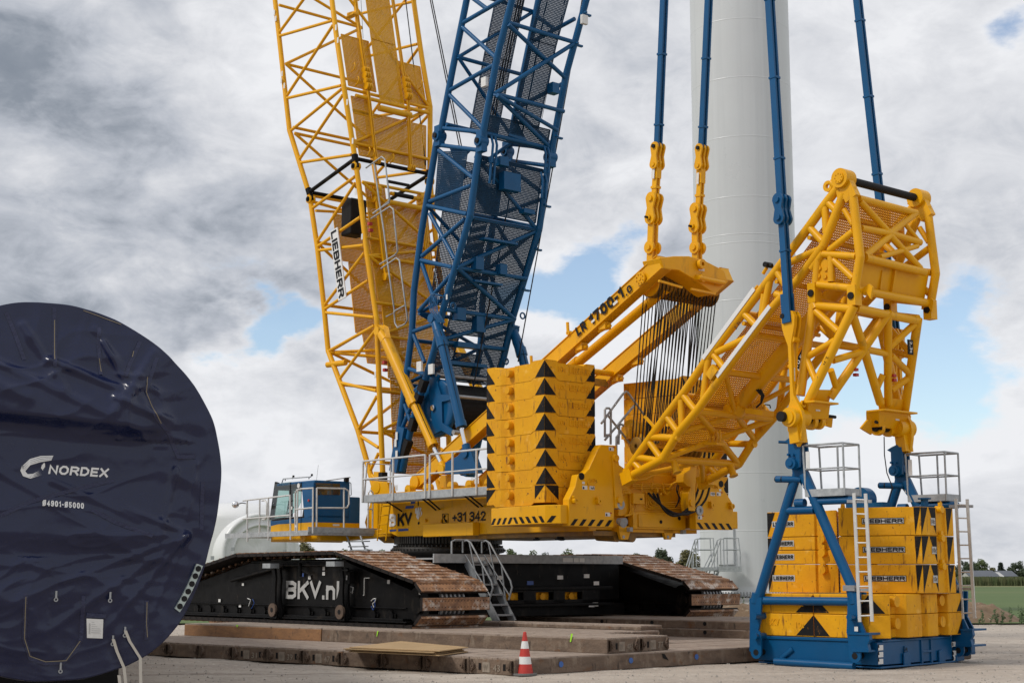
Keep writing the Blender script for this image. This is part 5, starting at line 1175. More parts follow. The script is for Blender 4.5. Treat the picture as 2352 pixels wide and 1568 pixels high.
c = pe(1125, 1212) - U * .17; mb.box(lambda a, b, z: c + U * a + Wd * b + ZV * z, (-.005, .005), (-.035, .035), (-.02, .02)); mb.build('latch', 'matt_black', sup)
mb = MB(); random.seed(5)
def pipe(pts, r=.018): mb.path([pe(*p) - U * .06 for p in pts], r, 8)
for k in range(4): o = k * 13; pipe(((1180 + o, 1160), (1180 + o, 1260 - o), (1195 + o, 1278 - o), (1440 - o, 1275 - o), (1455 - o, 1262 - o), (1460 - o, 1200 - o), (1480 - o, 1190 - o), (1510, 1188 - o)))
for k in range(3): o = k * 9; pipe(((1010, 1158 + o), (1050 + o, 1150 + o), (1068 + o, 1180), (1072 + o, 1290), (1062 + o, 1318), (1030, 1330)))
for k in range(3): pipe(((1085, 1110 + k * 12), (1380, 1114 + k * 12)), .014)
for x in (1150, 1220, 1300, 1360): pipe(((x, 1100), (x, 1150)), .022)
for x in (1090, 1110): pipe(((x, 1245), (x - 4, 1275), (x - 18, 1290)), .012)
pipe(((1340, 1140), (1360, 1110), (1400, 1090), (1480, 1085)), .035); pipe(((1060, 1110), (1090, 1080), (1180, 1075), (1230, 1050)), .03)
for k in range(10): c = pe(random.uniform(1240, 1330), random.uniform(1135, 1180)) - U * .1; mb.box(lambda a, b, z: c + U * a + Wd * b + ZV * z, (-.06, .06), (-.03, .03), (-.025, .025))
mb.build('hydraulic_pipes', 'yellow', sup)
mb = MB()
for pts in (((1662, 850), (1655, 960), (1640, 1090), (1605, 1215), (1520, 1300), (1400, 1312), (1300, 1255), (1208, 1170)), ((1635, 850), (1625, 960), (1600, 1110), (1555, 1230), (1470, 1308), (1390, 1316), (1310, 1270), (1240, 1172)), ((1607, 855), (1585, 980), (1560, 1120), (1515, 1240), (1430, 1318), (1360, 1320), (1300, 1262), (1270, 1172)), ((1410, 1050), (1412, 1100), (1404, 1150), (1420, 1200), (1405, 1260)), ((1416, 1050), (1420, 1110), (1412, 1170), (1428, 1210), (1398, 1265))):
    big = pts[0][0] > 1500
    P = [Rp(*z5(*p), (AE - .55 + (.35 if i >= len(pts) - 2 else 0)) if big else AE - .3) for i, p in enumerate(pts)]
    S = []
    for i in range(len(P) - 1):
        p0, p1, p2, p3 = P[max(0, i - 1)], P[i], P[i + 1], P[min(len(P) - 1, i + 2)]
        for t in (0, .25, .5, .75): S.append(.5 * (2 * p1 + (p2 - p0) * t + (2 * p0 - 5 * p1 + 4 * p2 - p3) * t * t + (3 * p1 - p0 - 3 * p2 + p3) * t ** 3))
    mb.path(S + [P[-1]], .030 if big else .014, 8)
mb.build('hydraulic_hose', 'rope', sup)
mb = MB()                                       # lower lugs
for x0, x1 in ((1005, 1082), (1316, 1382)):
    mb.prism([pe(x0, 1400), pe(x1, 1400), pe(x1, 1440), pe(x1 - 15, 1492), pe(x0 + 15, 1492), pe(x0, 1440)], U * .08)
mb.box(Pc, (AE, AE + .4), (ab(pe(1005, 1420))[1], ab(pe(1545, 1420))[1]), (pe(1100, 1440).z, pe(1100, 1415).z)); mb.build('towing_lug', 'yellow', sup)
mb = MB()
for x in (1035, 1344): c = pe(x, 1474); mb.tube(c - U * .01, c + U * .1, .04, 14)
for x, y in ((1068, 1422), (1440, 1440)): c = pe(x, y) - U * .05; mb.box(lambda a, b, z: c + U * a + Wd * b + ZV * z, (-.06, .06), (-.05, .05), (-.05, .05))
mb.build('work_lamp', 'galvanised', sup)
mb = MB(); c = pz(998, 1362); mb.tube(c, c - U * .2 - ZV * .05, .07, 16, .12); mb.build('exhaust_horn', 'steel', sup)
for x, y in ((1010, 1248), (1560, 1290)):
    mb = MB(); c = pz(x, y) - U * .02; mb.tube(c, c + U * .5, .11, 18); mb.ring(c - U * .02, U, .05, .12, .05, 18); mb.build('axle_boss', 'steel', sup)
# posts carrying the ballast guide
for s in (-1, 1):
    mb = MB(); q = [Rp(*z7(*p), AR - .04) for p in ((82, 1045), (95, 1030), (112, 1032), (122, 1060), (130, 1105), (178, 1140), (186, 1200), (160, 1222), (132, 1230), (150, 1275), (156, 1350), (150, 1395), (104, 1395), (98, 1250), (90, 1130))]
    if s > 0: q = [mir(p) for p in q]
    mb.prism(q, U * .26)
    for y in (1060, 1340): c = Rp(*z7(103 if y < 1100 else 130, y), AR - .04); c = c if s < 0 else mir(c); mb.tube(c - U * .05, c + U * .3, .085, 16)
    mb.build('guide_post', 'yellow', sup, bevel=.01)
# rear winch and rails
mb = MB(); c = Rp(*z5(1100, 745), -6.2); mb.tube(c - U * .02, c + U * .02, .02)
cw = Rp(*z5(1097, 742), -6.9); mb.lathe(cw - Wd * .1, Wd, [(.05, -.02), (.22, -.02), (.22, .0), (.30, .0), (.31, .06), (.27, .07), (.27, 1.0), (.31, 1.02), (.31, 1.08), (.05, 1.08)], 40)
mb.box(lambda a, b, z: cw + U * a + Wd * b + ZV * z, (-.15, .15), (-.25, -.1), (-.20, .12)); mb.tube(cw - ZV * .1 - U * .3, cw - ZV * .6 - U * .5, .08, 10); mb.beam(cw + U * .1, cw - ZV * 1.2 - U * .2, Wd, .4, .12); mb.build('rear_winch', 'yellow', sup)
mb = MB()
for pts in (((905, 780), (905, 590), (915, 578), (935, 578), (947, 595), (945, 830)), ((905, 765), (945, 765)), ((1000, 830), (1005, 700), (1020, 690), (1035, 700)), ((905, 800), (1110, 560)), ((920, 620), (1085, 830)), ((880, 685), (1030, 480), (1050, 462), (1065, 470), (1200, 655)), ((985, 920), (985, 780), (1020, 740))): mb.path([Rp(*z5(*p), -6.9) for p in pts], .03, 8)
mb.build('rear_handrail', 'galvanised', sup)
mb = MB()
for pts in (((1195, 650), (1215, 665), (1260, 720)), ((1090, 840), (1215, 690)), ((1085, 830), (1125, 885))): mb.path([Rp(*z5(*p), -6.95) for p in pts], .035, 8)
mb.build('rail_bracket', 'yellow', sup)
# ------------------------------------------------------------------ crawlers
def crawler(e0, side_out, lettering):
    zb, zt2 = .60, 2.36; w_ = 2.0
    def arc(cx, cz, r, d0, d1, m): return [(cx + r * math.cos(R(d0 + (d1 - d0) * i / m)), cz + r * math.sin(R(d0 + (d1 - d0) * i / m))) for i in range(m + 1)]
    def tang(kx, kz, cx, cz, r):                  # direction of the tangent point on the end wheel seen from a top knuckle
        dx, dz = kx - cx, kz - cz; return math.degrees(math.atan2(dz, dx)), math.degrees(math.acos(r / math.hypot(dx, dz)))
    rw = .425; f0, f1 = tang(-2.82, 2.235, -5.72, 1.155, rw); r0_, r1_ = tang(1.75, 2.215, 5.40, 1.155, rw)
    prof = [(-2.82, 2.235)] + arc(-5.72, 1.155, rw, f0 + f1, 270, 14) + arc(5.40, 1.155, rw, -90, r0_ - r1_, 14) + [(1.75, 2.215)]
    seg = []; tot = 0
    for i in range(len(prof)):
        a, b = V((*prof[i], 0)), V((*prof[(i + 1) % len(prof)], 0)); seg.append((a, b, tot, (b - a).length)); tot += (b - a).length
    n = round(tot / .315); pitch = tot / n
    fr = MB()
    em = e0 + w_ / 2; ins = .30
    k = [(-2.75, 2.13), (-5.35, 1.45), (-5.6, 1.12), (-5.45, .78), (5.1, .78), (5.3, 1.12), (5.1, 1.45), (1.7, 2.12)]
    fr.prism([Kc(c, e0 + .42, z) for c, z in k], We * (w_ - .84))
    fr.box(Kc, (-5.2, 5.0), (e0 + .28, e0 + w_ - .28), (.72, .80)); fr.box(Kc, (-5.4, 5.2), (e0 + .22, e0 + w_ - .22), (.70, .74)); fr.box(Kc, (-5.2, 4.9), (e0 + .36, e0 + .43), (1.02, 1.05))
    for c in (-5.62, 5.25): fr.tube(Kc(c, e0 + .40, 1.12), Kc(c, e0 + w_ - .4, 1.12), .42, 28); fr.tube(Kc(c, e0 + .34, 1.12), Kc(c, e0 + w_ - .34, 1.12), .2, 20)
    fr.box(Kc, (-2.7, 1.65), (e0 + .46, e0 + w_ - .46), (2.0, 2.175))
    root = fr.build('crawler', 'black_paint', crane, bevel=.015)
    tr = MB(); q = Kc(0, 0, 0)
    lo = lambda x, y, z: V((x, y, z))
    tr.box(lo, (-pitch * .445, pitch * .445), (-w_ / 2, w_ / 2), (-.002, .035)); tr.cur = 2; tr.box(lo, (-pitch * .485, pitch * .485), (-w_ / 2 + .002, w_ / 2 - .002), (-.045, -.003)); tr.cur = 0; tr.box(lo, (-pitch * .445, -pitch * .37), (-w_ / 2 + .02, w_ / 2 - .02), (.035, .06)); tr.box(lo, (-.05, .05), (-.35, .35), (-.10, -.045))
    tr.cur = 1
    for r_ in (-.07, .07):
        for j in range(20):
            y = -w_ / 2 + .09 + (w_ - .18) * j / 19
            tr.tube((r_, y, .030), (r_, y, .0375), .013, 8)
    tr.cur = 2
    for y in (-w_ / 2 - .003, w_ / 2 + .003): tr.box(lo, (-pitch * .47, pitch * .47), (y - .003, y + .003), (-.045, .034))
    first = None
    for i in range(n):
        s = (i + .5) * pitch
        for a, b, t0, L in seg:
            if t0 <= s < t0 + L: p = a.lerp(b, (s - t0) / L); d = (b - a).normalized(); break
        xd = Uc * d.x + ZV * d.y; yd = We; zd = xd.cross(yd)
        if zd.dot((Kc(p.x, 0, p.y) - Kc(-.3, 0, 1.3))) < 0: zd = -zd; yd = -yd
        mtx = Matrix((xd, yd, zd)).transposed().to_4x4(); mtx.translation = Kc(p.x, em, p.y) + zd * .105 - ORG[root]
        if first is None: first = o = tr.build('track_shoe', ['track_rust', 'matt_black', 'track_side'], root, org=V((0, 0, 0)), bevel=.0)
        else: o = first.copy(); COL.objects.link(o); o.parent = root
        o.matrix_local = mtx
    mb = MB()
    for i in range(n):                            # pale chain links showing between the shoes at the front
        s = i * pitch
        for a, b, t0, L in seg:
            if t0 <= s < t0 + L: p = a.lerp(b, (s - t0) / L); d = (b - a).normalized(); break
        if p.x > -5.45 or p.y < .76: continue
        xd = Uc * d.x + ZV * d.y
        for j in range(6): y = em - .32 + j * .128; c = Kc(p.x, y, p.y); mb.beam(c - xd * .10, c + xd * .10, We, .09, .05)
    mb.build('chain_link', 'steel', root)
    # outer side details
    BR = [(Kp(*z4(x, 1255), e0 + .1) - CC).dot(Uc) - .38 for x in (474, 1003)] if lettering else (1.3, -1.5)
    so = e0 + .42 if side_out < 0 else e0 + w_ - .42; s = side_out
    mb = MB()
    for i in range(14):
        c = -4.6 + i * .68
        if any(abs(c - q) < .4 for q in BR): continue
        mb.tube(Kc(c, so, .86), Kc(c, so + s * .07, .86), .13, 8); mb.box(Kc, (c - .2, c + .2), (min(so, so + s * .04), max(so, so + s * .04)), (.82, .90))
    mb.build('roller_cap', 'black_paint', root)
    for c in BR:
        mb = MB()
        for k_ in (.10, .26):
            pr = [(c + .62, .86), (c + .60, 1.06), (c + .56, 1.22), (c + .45, 1.48), (c + .42, 1.75), (c + .52, 1.98), (c + .36, 1.98), (c + .29, 1.72), (c + .31, 1.42), (c + .30, 1.14), (c + .20, .86), (c + .22, .70), (c + .55, .70)]
            mb.prism([Kc(x, so + s * k_, z) for x, z in pr], We * s * .06)
        mb.build('lifting_bracket', 'black_paint', root, bevel=.01)
        mb = MB(); mb.tube(Kc(c + .38, so + s * .3, .92), Kc(c + .38, so + s * .36, .92), .17, 24); mb.build('bracket_roller', 'brown_steel', root)
        mb = MB(); mb.tube(Kc(c + .38, so + s * .355, .92), Kc(c + .38, so + s * .365, .92), .06, 16); mb.build('roller_bore', 'matt_black', root)
    mb = MB(); 
    for x, y in ((487, 905), (990, 890)):
        c = Kp(*z4(x, y), so + s * .3) if lettering else None
        if c: mb.box(lambda a, b, z: c + Uc * a + We * b + ZV * z, (-.18, .18), (-.25, .02), (-.06, .06))
    if lettering: mb.build('step_plate', 'galvanised', root)
    if lettering:
        kp = lambda x, y, o=.02: Kp(*z4(x, y), so - o)
        mb = MB(); o = kp(575, 1162); block(mb, 'BKV.nl', o, -Uc, ZV, (kp(992, 1162) - o).dot(-Uc), kp(575, 1022).z - o.z, .22, .15); mb.build('lettering', 'letter_grey', root, fixn=False)
        mb = MB()
        for x, y, w, h in ((865, 920, .10, .09), (862, 960, .12, .09), (752, 990, .12, .09), (1372, 1025, .10, .09), (232, 1040, .10, .07), (48, 1168, .11, .08), (208, 1208, .11, .08), (1620, 1110, .06, .1)): rect_decal(mb, kp(x, y + 20), -Uc, ZV, w, h, .01)
        mb.build('safety_sticker', 'sticker', root, fixn=False)
        mb = MB(); c = kp(700, 1010, .02); rect_decal(mb, kp(706, 990), -Uc, ZV, .07, .09, .012); mb.build('service_sticker', 'letter_blue', root, fixn=False)
        mb = MB(); c = kp(1080, 1045, .02); mb.box(lambda a, b, z: c + Uc * a + We * b + ZV * z, (-.16, .12), (-.14, 0), (0, .28)); mb.box(lambda a, b, z: c + Uc * a + We * b + ZV * z, (-.3, .3), (-.3, 0), (.31, .34)); mb.build('grease_pump', 'matt_black', root)
        mb = MB(); rect_decal(mb, kp(1048, 1005, .17), -Uc, ZV, .05, .08, .005); rect_decal(mb, kp(1048, 1015, .17), -Uc, ZV, .05, .03, .006); mb.build('pump_label', 'sticker', root, fixn=False)
        mb = MB()
        for pts in (((275, 1160), (300, 1170), (290, 1200), (280, 1240)), ((1245, 1180), (1258, 1165), (1280, 1160), (1275, 1185), (1255, 1200), (1265, 1230)), ((1232, 1000), (1192, 1000), (1190, 1135), (1182, 1135)), ((1070, 1065), (1105, 1075), (1095, 1120), (1085, 1110))): mb.path([kp(*p, .05) for p in pts], .014, 6)
        mb.build('shackle', 'aluminium', root)
        mb = MB()
        for pts in (((315, 1165), (328, 1195), (310, 1235), (282, 1250)), ((1270, 1170), (1275, 1220), (1260, 1255), (1245, 1220))): mb.path([kp(*p, .05) for p in pts], .012, 6)
        mb.build('sling', 'letter_blue', root)
        mb = MB(); c0, c1 = kp(560, 905, .1), kp(150, 1020, .1); mb.tube(c0, c1, .05, 8); mb.tube(kp(540, 900, .1), kp(960, 897, .1), .04, 8); mb.tube(kp(685, 880, .15), kp(690, 990, .15), .04, 8); mb.tube(kp(690, 930, .12), kp(780, 985, .12), .025, 6); mb.build('linkage', 'black_paint', root)
    return root
crawler(-5.93, -1, True)
crawler(3.20, -1, False)
# --- carbody
mb = MB(); mb.box(Kc, (-3.9, 3.0), (-3.6, 2.9), (1.15, 2.12)); mb.box(Kc, (-3.2, 2.6), (-4.3, 3.6), (.95, 1.7))
mb.box(Kc, (-4.35, -4.05), (-3.0, 2.2), (1.42, 1.50)); mb.box(Kc, (-4.35, -3.9), (-3.0, 2.2), (1.0, 1.07)); mb.tube(Kc(0, 0, 2.1), Kc(0, 0, 2.3), 1.5, 48)
mb.box(Kc, (-4.1, -3.6), (-4.0, 2.9), (.75, 1.05))
def Kf(x, y, c): return hit(x, y, CC + Uc * c, Uc)
FE = lambda x, y: ((Kf(*zc(x, y), -4.3) - CC).dot(We), Kf(*zc(x, y), -4.3).z)
for x0, x1 in ((300, 405), (528, 620), (745, 830), (952, 1080)): 
    e0_, e1_ = FE(x0, 600)[0], FE(x1, 600)[0]; mb.box(Kc, (-4.32, -4.27), (e0_, e1_), (1.07, 1.42))
mb.box(Kc, (-4.32, -4.27), (FE(300, 600)[0], FE(1080, 600)[0]), (1.07, 1.17)); mb.box(Kc, (-4.31, -4.28), (FE(300, 600)[0], FE(1080, 600)[0]), (1.36, 1.42))
car = mb.build('carbody', 'black_paint', crane, bevel=.012)
mb = MB()
for x0, x1 in ((405, 520), (625, 740), (832, 948)):
    e0_, e1_ = FE(x0, 600)[0], FE(x1, 600)[0]; mb.box(Kc, (-4.15, -3.9), (e0_, e1_), (1.15, 1.36)); m_ = (e0_ + e1_) / 2; mb.tube(Kc(-4.15, m_, 1.25), Kc(-4.24, m_, 1.25), .09, 16)
mb.build('valve_block', 'weathered_yellow', car)
mb = MB()
for x, y in ((335, 562), (772, 560), (964, 550), (1034, 602), (1028, 755), (1000, 760)): e0_, z_ = FE(x, y); mb.box(Kc, (-4.335, -4.325), (e0_, e0_ + .2), (z_ - .04, z_ + .06))
mb.build('safety_sticker', 'sticker', car)
mb = MB(); e0_, z_ = FE(552, 600); mb.box(Kc, (-4.335, -4.325), (e0_, e0_ + .22), (z_ - .04, z_ + .06)); mb.build('service_sticker', 'letter_blue', car)
mb = MB(); mb.box(Kc, (-4.25, 3.3), (-4.0, 2.65), (2.18, 2.22)); mb.box(Kc, (-4.30, -4.25), (-4.0, 2.65), (2.10, 2.32)); dk = mb.build('deck', 'galvanised', car)
mb = MB()
for x, y in ((160, 412), (215, 412), (260, 412), (308, 412), (815, 415), (850, 415), (893, 415), (935, 415)): e0_, z_ = FE(x, y); mb.box(Kc, (-4.312, -4.302), (e0_, e0_ + .19), (2.14, 2.25))
mb.build('safety_sticker', 'sticker', car)
mb = MB()                                       # stairs from the deck down to the mats
SC_, SE0, SE1 = -4.4, -2.95, -2.42
top, bot = Kc(-4.35, 0, 2.2), Kc(-5.75, 0, .72)
for e in (SE0, SE1):
    a, b = Kc(-4.30, e, 2.12), Kc(-5.45, e, .66); mb.beam(a, b, We, .20, .05)
for k in range(6): t = (k + .3) / 6; c = -4.3 - 1.12 * t; z = 2.15 - 1.46 * t; mb.box(Kc, (c - .16, c + .08), (SE0, SE1), (z - .04, z))
mb.build('access_stairs', 'stair_grey', car)
mb = MB()
for e in (SE0 - .05, SE1 + .05):
    P = [(-4.2, 2.35), (-4.2, 2.62), (-4.35, 2.66), (-4.5, 2.6), (-5.28, 1.66), (-5.34, 1.5), (-5.22, 1.2)]; mb.path([Kc(c, e, z) for c, z in P], .023, 8); mb.tube(Kc(-4.78, e, 1.55), Kc(-4.45, e, 2.62), .02, 8); mb.tube(Kc(-5.1, e, 1.15), Kc(-4.95, e, 2.02), .02, 8); mb.tube(Kc(-4.3, e, 2.3), Kc(-5.25, e, 1.3), .018, 8)
mb.path([Kc(-4.25, -3.4, 2.2), Kc(-4.25, -3.4, 2.62), Kc(-4.25, -3.3, 2.66), Kc(-4.25, -2.3, 2.66)], .026, 8); mb.build('handrail', 'stair_grey', car)
# ------------------------------------------------------------------ cab
ac, bcab = 2.05, -3.2
cw_ = lambda x, y: Wp(*z4(x, y), bcab)
cr_ = lambda x, y: Rp(*z4(x, y), ac)
fa = ab(cw_(450, 640))[0]; be = ab(cr_(1075, 500))[1]; bfar = ab(cr_(1158, 500))[1]
zb_, zs_c = 3.02, ab(cw_(800, 560))[2]; ztop = ab(cw_(800, 232))[2]
mb = MB(); 
sill = zs_c + .10
def side_prism(poly, b0, b1): mb.prism([Pc(a, b0, z) for a, z in poly], Wd * (b1 - b0))
side_prism([(ac, zb_), (ac, sill + .12), (ac + .55, sill + .05), (fa - .1, sill), (fa + .01, zs_c + .12), (fa, zb_)], bcab, be)          # lower body
side_prism([(ac, ztop - .10), (ac, ztop), (fa - .35, ztop), (fa - .24, ztop - .10)], bcab, be)                                              # roof
side_prism([(ac, sill), (ac, ztop - .05), (ac + .08, ztop - .05), (ac + .08, sill)], bcab, be)                                              # rear wall
for b0, b1 in ((bcab, bcab + .07), (be - .07, be)):
    side_prism([(ac, sill), (ac, ztop - .05), (ac + (.72 if b0 == bcab else .3), ztop - .05), (ac + (.52 if b0 == bcab else .3), sill)], b0, b1)
mb.box(Pc, (ac + .0, ac + 1.35), (be - .02, bfar), (zb_, ab(cr_(1100, 365))[2]))
cab = mb.build('cab', 'blue', crane, bevel=.035)
mb = MB(); s_ = zs_c - .01
for k in (-.006,):
    mb.poly([Pc(a, bcab + k, z) for a, z in ((ac + .01, zb_ + .03), (ac + .01, s_), (fa - .45, s_ - .01), (fa - .06, s_ - .05), (fa - .05, zb_ + .03))]); mb.poly([Pc(ac + k, b, z) for b, z in ((bcab + .01, zb_ + .03), (bcab + .01, s_), (bfar - .02, s_), (bfar - .02, zb_ + .03))])
mb.build('yellow_band', 'yellow', cab, fixn=False)
def pane(pts, f, name, m, d=.012, ext=None):
    mb = MB(); mb.prism([f(*p) for p in pts], (ext or Wd) * -d); return mb.build(name, m, cab)
pane(((490, 262), (607, 248), (603, 515), (455, 550), (452, 520)), cw_, 'window', 'clear_glass', -.02); pane(((612, 262), (700, 252), (690, 405), (660, 470), (620, 500)), cw_, 'door_window', 'clear_glass', -.02)
pane(((808, 256), (998, 262), (1000, 350), (810, 348)), cr_, 'rear_window', 'glass', .012, U)
mb = MB()
mb.beam(cw_(498, 250) + Wd * .04, cw_(456, 545) + Wd * .04, Wd, .16, .07); mb.beam(cw_(608, 250) + Wd * .04, cw_(604, 520) + Wd * .04, Wd, .12, .07)
for x, y in ((498, 250), (608, 250)): p0, p1 = cw_(x, y), cw_(456 if x < 500 else 604, 545); q = Wd * (be - bcab - .08); mb.beam(p0 + q, p1 + q, Wd, .10, .07)
mb.box(Pc, (ac + .5, fa - .25), (bcab + .01, be - .01), (ztop - .20, ztop - .09)); mb.box(Pc, (ac + .52, fa - .08), (bcab + .005, bcab + .05), (sill - .02, sill + .07)); mb.build('window_frame', 'matt_black', cab)
mb = MB(); mb.box(Pc, (ac + .75, ac + 1.05), (bcab + .45, be - .5), (sill - .2, ztop - .55)); mb.box(Pc, (ac + .8, ac + 1.35), (bcab + .45, be - .5), (sill - .2, sill + .12)); mb.build('seat', 'matt_black', cab, bevel=.05)
mb = MB()
for pts in (((512, 500), (528, 400), (560, 330), (572, 300)), ((540, 470), (520, 440), (530, 410), (550, 430)), ((550, 340), (585, 318)), ((565, 440), (545, 480), (520, 495))): mb.path([cw_(*p) + Wd * .3 for p in pts], .018, 6)
mb.build('control_lever', 'matt_black', cab)
mb = MB(); mb.tube(cw_(612, 250) - Wd * .01, cw_(608, 650) - Wd * .01, .008, 6); mb.tube(cw_(700, 250) - Wd * .01, cw_(695, 640) - Wd * .01, .008, 6); mb.box(lambda a, b, z: cw_(625, 515) - Wd * .02 + U * a + Wd * b + ZV * z, (-.03, .03), (-.02, .02), (-.02, .02)); mb.build('door_seam', 'matt_black', cab)
mb = MB(); rect_decal(mb, cw_(620, 465), -U, ZV, .07, .09, .02); rect_decal(mb, cr_(942, 592), Wd, ZV, .22, .055, .01); mb.tube(cw_(678, 277) - Wd * .012, cw_(678, 277) - Wd * .02, .07, 18); mb.build('sticker', 'sticker', cab, fixn=False)
mb = MB(); mb.tube(cw_(757, 393), cw_(757, 393) - Wd * .03, .035, 12); mb.build('socket', 'red', cab)
mb = MB()
for pts in (((500, 280), (520, 222), (735, 206), (745, 185)), ((535, 238), (535, 224)), ((720, 224), (722, 206)), ((590, 222), (596, 196))): mb.path([cw_(*p) + Wd * .15 for p in pts], .018, 6)
mb.path([cr_(890, 238), cr_(1060, 214), cr_(1080, 212)], .014, 6); mb.build('roof_rail', 'galvanised', cab)
mb = MB(); mb.tube(cr_(815, 235), cr_(830, 115), .004, 5); c = cr_(1050, 230); mb.box(lambda a, b, z: c + U * a + Wd * b + ZV * z, (-.05, .05), (-.06, .06), (-.06, .06)); mb.path([cr_(1075, 250), cr_(1085, 260), cr_(1088, 350), cr_(1072, 358)], .012, 6)
mb.tube(cw_(600, 195) + Wd * .15, cw_(600, 210) + Wd * .15, .03, 8); mb.tube(cw_(744, 184) + Wd * .15, cw_(744, 200) + Wd * .15, .03, 8); mb.build('antenna', 'matt_black', cab)
# cab platform
mb = MB(); mb.box(Pc, (ac - .75, fa + 1.5), (bcab - .62, bcab - .02), (zb_ - .12, zb_ - .06)); mb.box(Pc, (ac - .75, fa + 1.5), (bcab - .65, bcab - .62), (zb_ - .14, zb_)); mb.box(Pc, (fa + .05, fa + 1.5), (bcab - .02, be), (zb_ - .12, zb_ - .06))
mb.box(Pc, (ac - .78, ac - .75), (bcab - .65, be + .6), (zb_ - .06, zb_ + .09)); mb.box(Pc, (ac - .75, ac - .02), (bcab - .0, be + .9), (zb_ - .12, zb_ - .06)); plat = mb.build('platform', 'galvanised', cab)
mb = MB(); mb.box(Pc, (ac - .2, fa + .1), (bcab + .1, be - .1), (zb_ - .26, zb_ - .01)); mb.tube(Pc(ac + .4, bcab - .1, zb_ - .16), Pc(ac + .4, be, zb_ - .16), .14, 14); mb.beam(Pc(ac + .5, be, zb_ - .15), Pc(.9, -1.2, 3.0), ZV, .5, .22); mb.build('carrier_arm', 'yellow', cab, bevel=.01)
bo = bcab - .64
wr = lambda x, y: Wp(*z4(x, y), bo)
mb = MB()
def rail(pts, f, r=.024): mb.path([f(*p) for p in pts], r, 8)
for pts in (((240, 395), (607, 352)), ((240, 538), (605, 508)), ((608, 350), (612, 700)), ((438, 372), (438, 705)), ((272, 392), (274, 715)), ((370, 385), (368, 660)), ((650, 640), (648, 340), (662, 312), (690, 303), (790, 296)), ((650, 462), (790, 450)), ((662, 650), (668, 310)), ((788, 294), (786, 650)), ((388, 395), (410, 392), (425, 410), (425, 520), (410, 540), (390, 540)), ((645, 500), (650, 590), (665, 612))): rail(pts, wr)
rr = lambda x, y: Rp(*z4(x, y), ac - .74)
for pts in (((820, 296), (1040, 300), (1068, 320), (1070, 420), (1055, 448), (1030, 450)), ((822, 450), (1030, 452)), ((818, 294), (816, 650)), ((1030, 300), (1030, 652)), ((1218, 650), (1222, 330), (1240, 312), (1258, 330), (1255, 650)), ((1215, 460), (1256, 462))): rail(pts, rr)
mb.build('handrail', 'aluminium', cab)
mb = MB(); c = wr(180, 425); d_ = (-U * -.3 - Wd * .6 + V((.2, -.6, 0))).normalized(); mb.lathe(c, V((.15, -1, 0)).normalized(), [(.005, .05), (.07, .045), (.105, .0), (.10, -.04), (.005, -.05)], 20); mb.build('convex_mirror', 'chrome', cab)
mb = MB(); mb.path([wr(205, 420), wr(230, 412), wr(268, 418), wr(266, 500)], .015, 6); mb.build('mirror_arm', 'matt_black', cab)
mb = MB(); sl = lambda x, y: Wp(*z4(x, y), -2.45)
for pts in (((1052, 665), (1090, 780), (1108, 786)), ((1160, 672), (1195, 770), (1230, 785))): mb.path([sl(*p) for p in pts], .028, 6)
for y, x0, x1 in ((715, 1070, 1212), (783, 1098, 1232), (755, 1085, 1200)): mb.beam(sl(x0, y), sl(x1, y - 3), Wd, .03, .2)
mb.build('folding_step', 'galvanised', plat)

# ------------------------------------------------------------------ counterweight slabs
LU, LW, SH = 2.17, 1.60, .419
def slab_mesh(kind):
    mb = MB(); lo = lambda x, y, z: V((x, y, z))     # x forward (u), y towards the middle of the crane, origin at the outer rear corner, bottom
    P = [(0, 0), (.42, 0), (1.02, 0), (1.06, .07), (1.25, .07), (1.58, 0), (LU, 0), (LU, LW), (.9, LW), (0, LW), (0, LW * .55), (0, .42)]
    P = [(0, 0), (.40, 0), (.50, 0), (1.10, .0), (1.16, .075), (1.46, .075), (1.62, .0), (1.82, 0), (1.90, 0), (LU, 0), (LU, LW), (.3, LW), (.2, LW), (0, LW), (0, LW - .28), (0, LW - .36), (0, .74), (0, .44), (0, .36)]
    bumpi = {0, 1, 8, 9, 10, 11, 12, 13, 14, 18}
    vb, vt = [], []
    for i, (x, y) in enumerate(P):
        h = .055 if i in {0, 1, 8, 9, 10, 13, 14, 18} else 0.0
        vb.append((x, y, h)); vt.append((x, y, h + SH - .008))
    n = len(P); mb.add(vb + vt, [(i, (i + 1) % n, n + (i + 1) % n, n + i) for i in range(n)])
    mb.add(vt + [(LU / 2, LW / 2, SH - .03)], [(i, (i + 1) % n, n) for i in range(n)]); mb.add(vb + [(LU / 2, LW / 2, .02)], [((i + 1) % n, i, n) for i in range(n)])
    mb.tube((1.31, .08, .26), (1.31, -.07, .26), .088, 20); mb.tube((1.31, .08, .26), (1.31, -.055, .26), .097, 20)
    return mb
def slab_letters():
    mb = MB(); mb.text('10t', (0, -.42, .21), (0, -1, 0), (0, 0, 1), .24, .12, .008, .014); mb.text('LIEBHERR', (0, -.78, .20), (0, -1, 0), (0, 0, 1), .68, .14, .03, .016); return mb
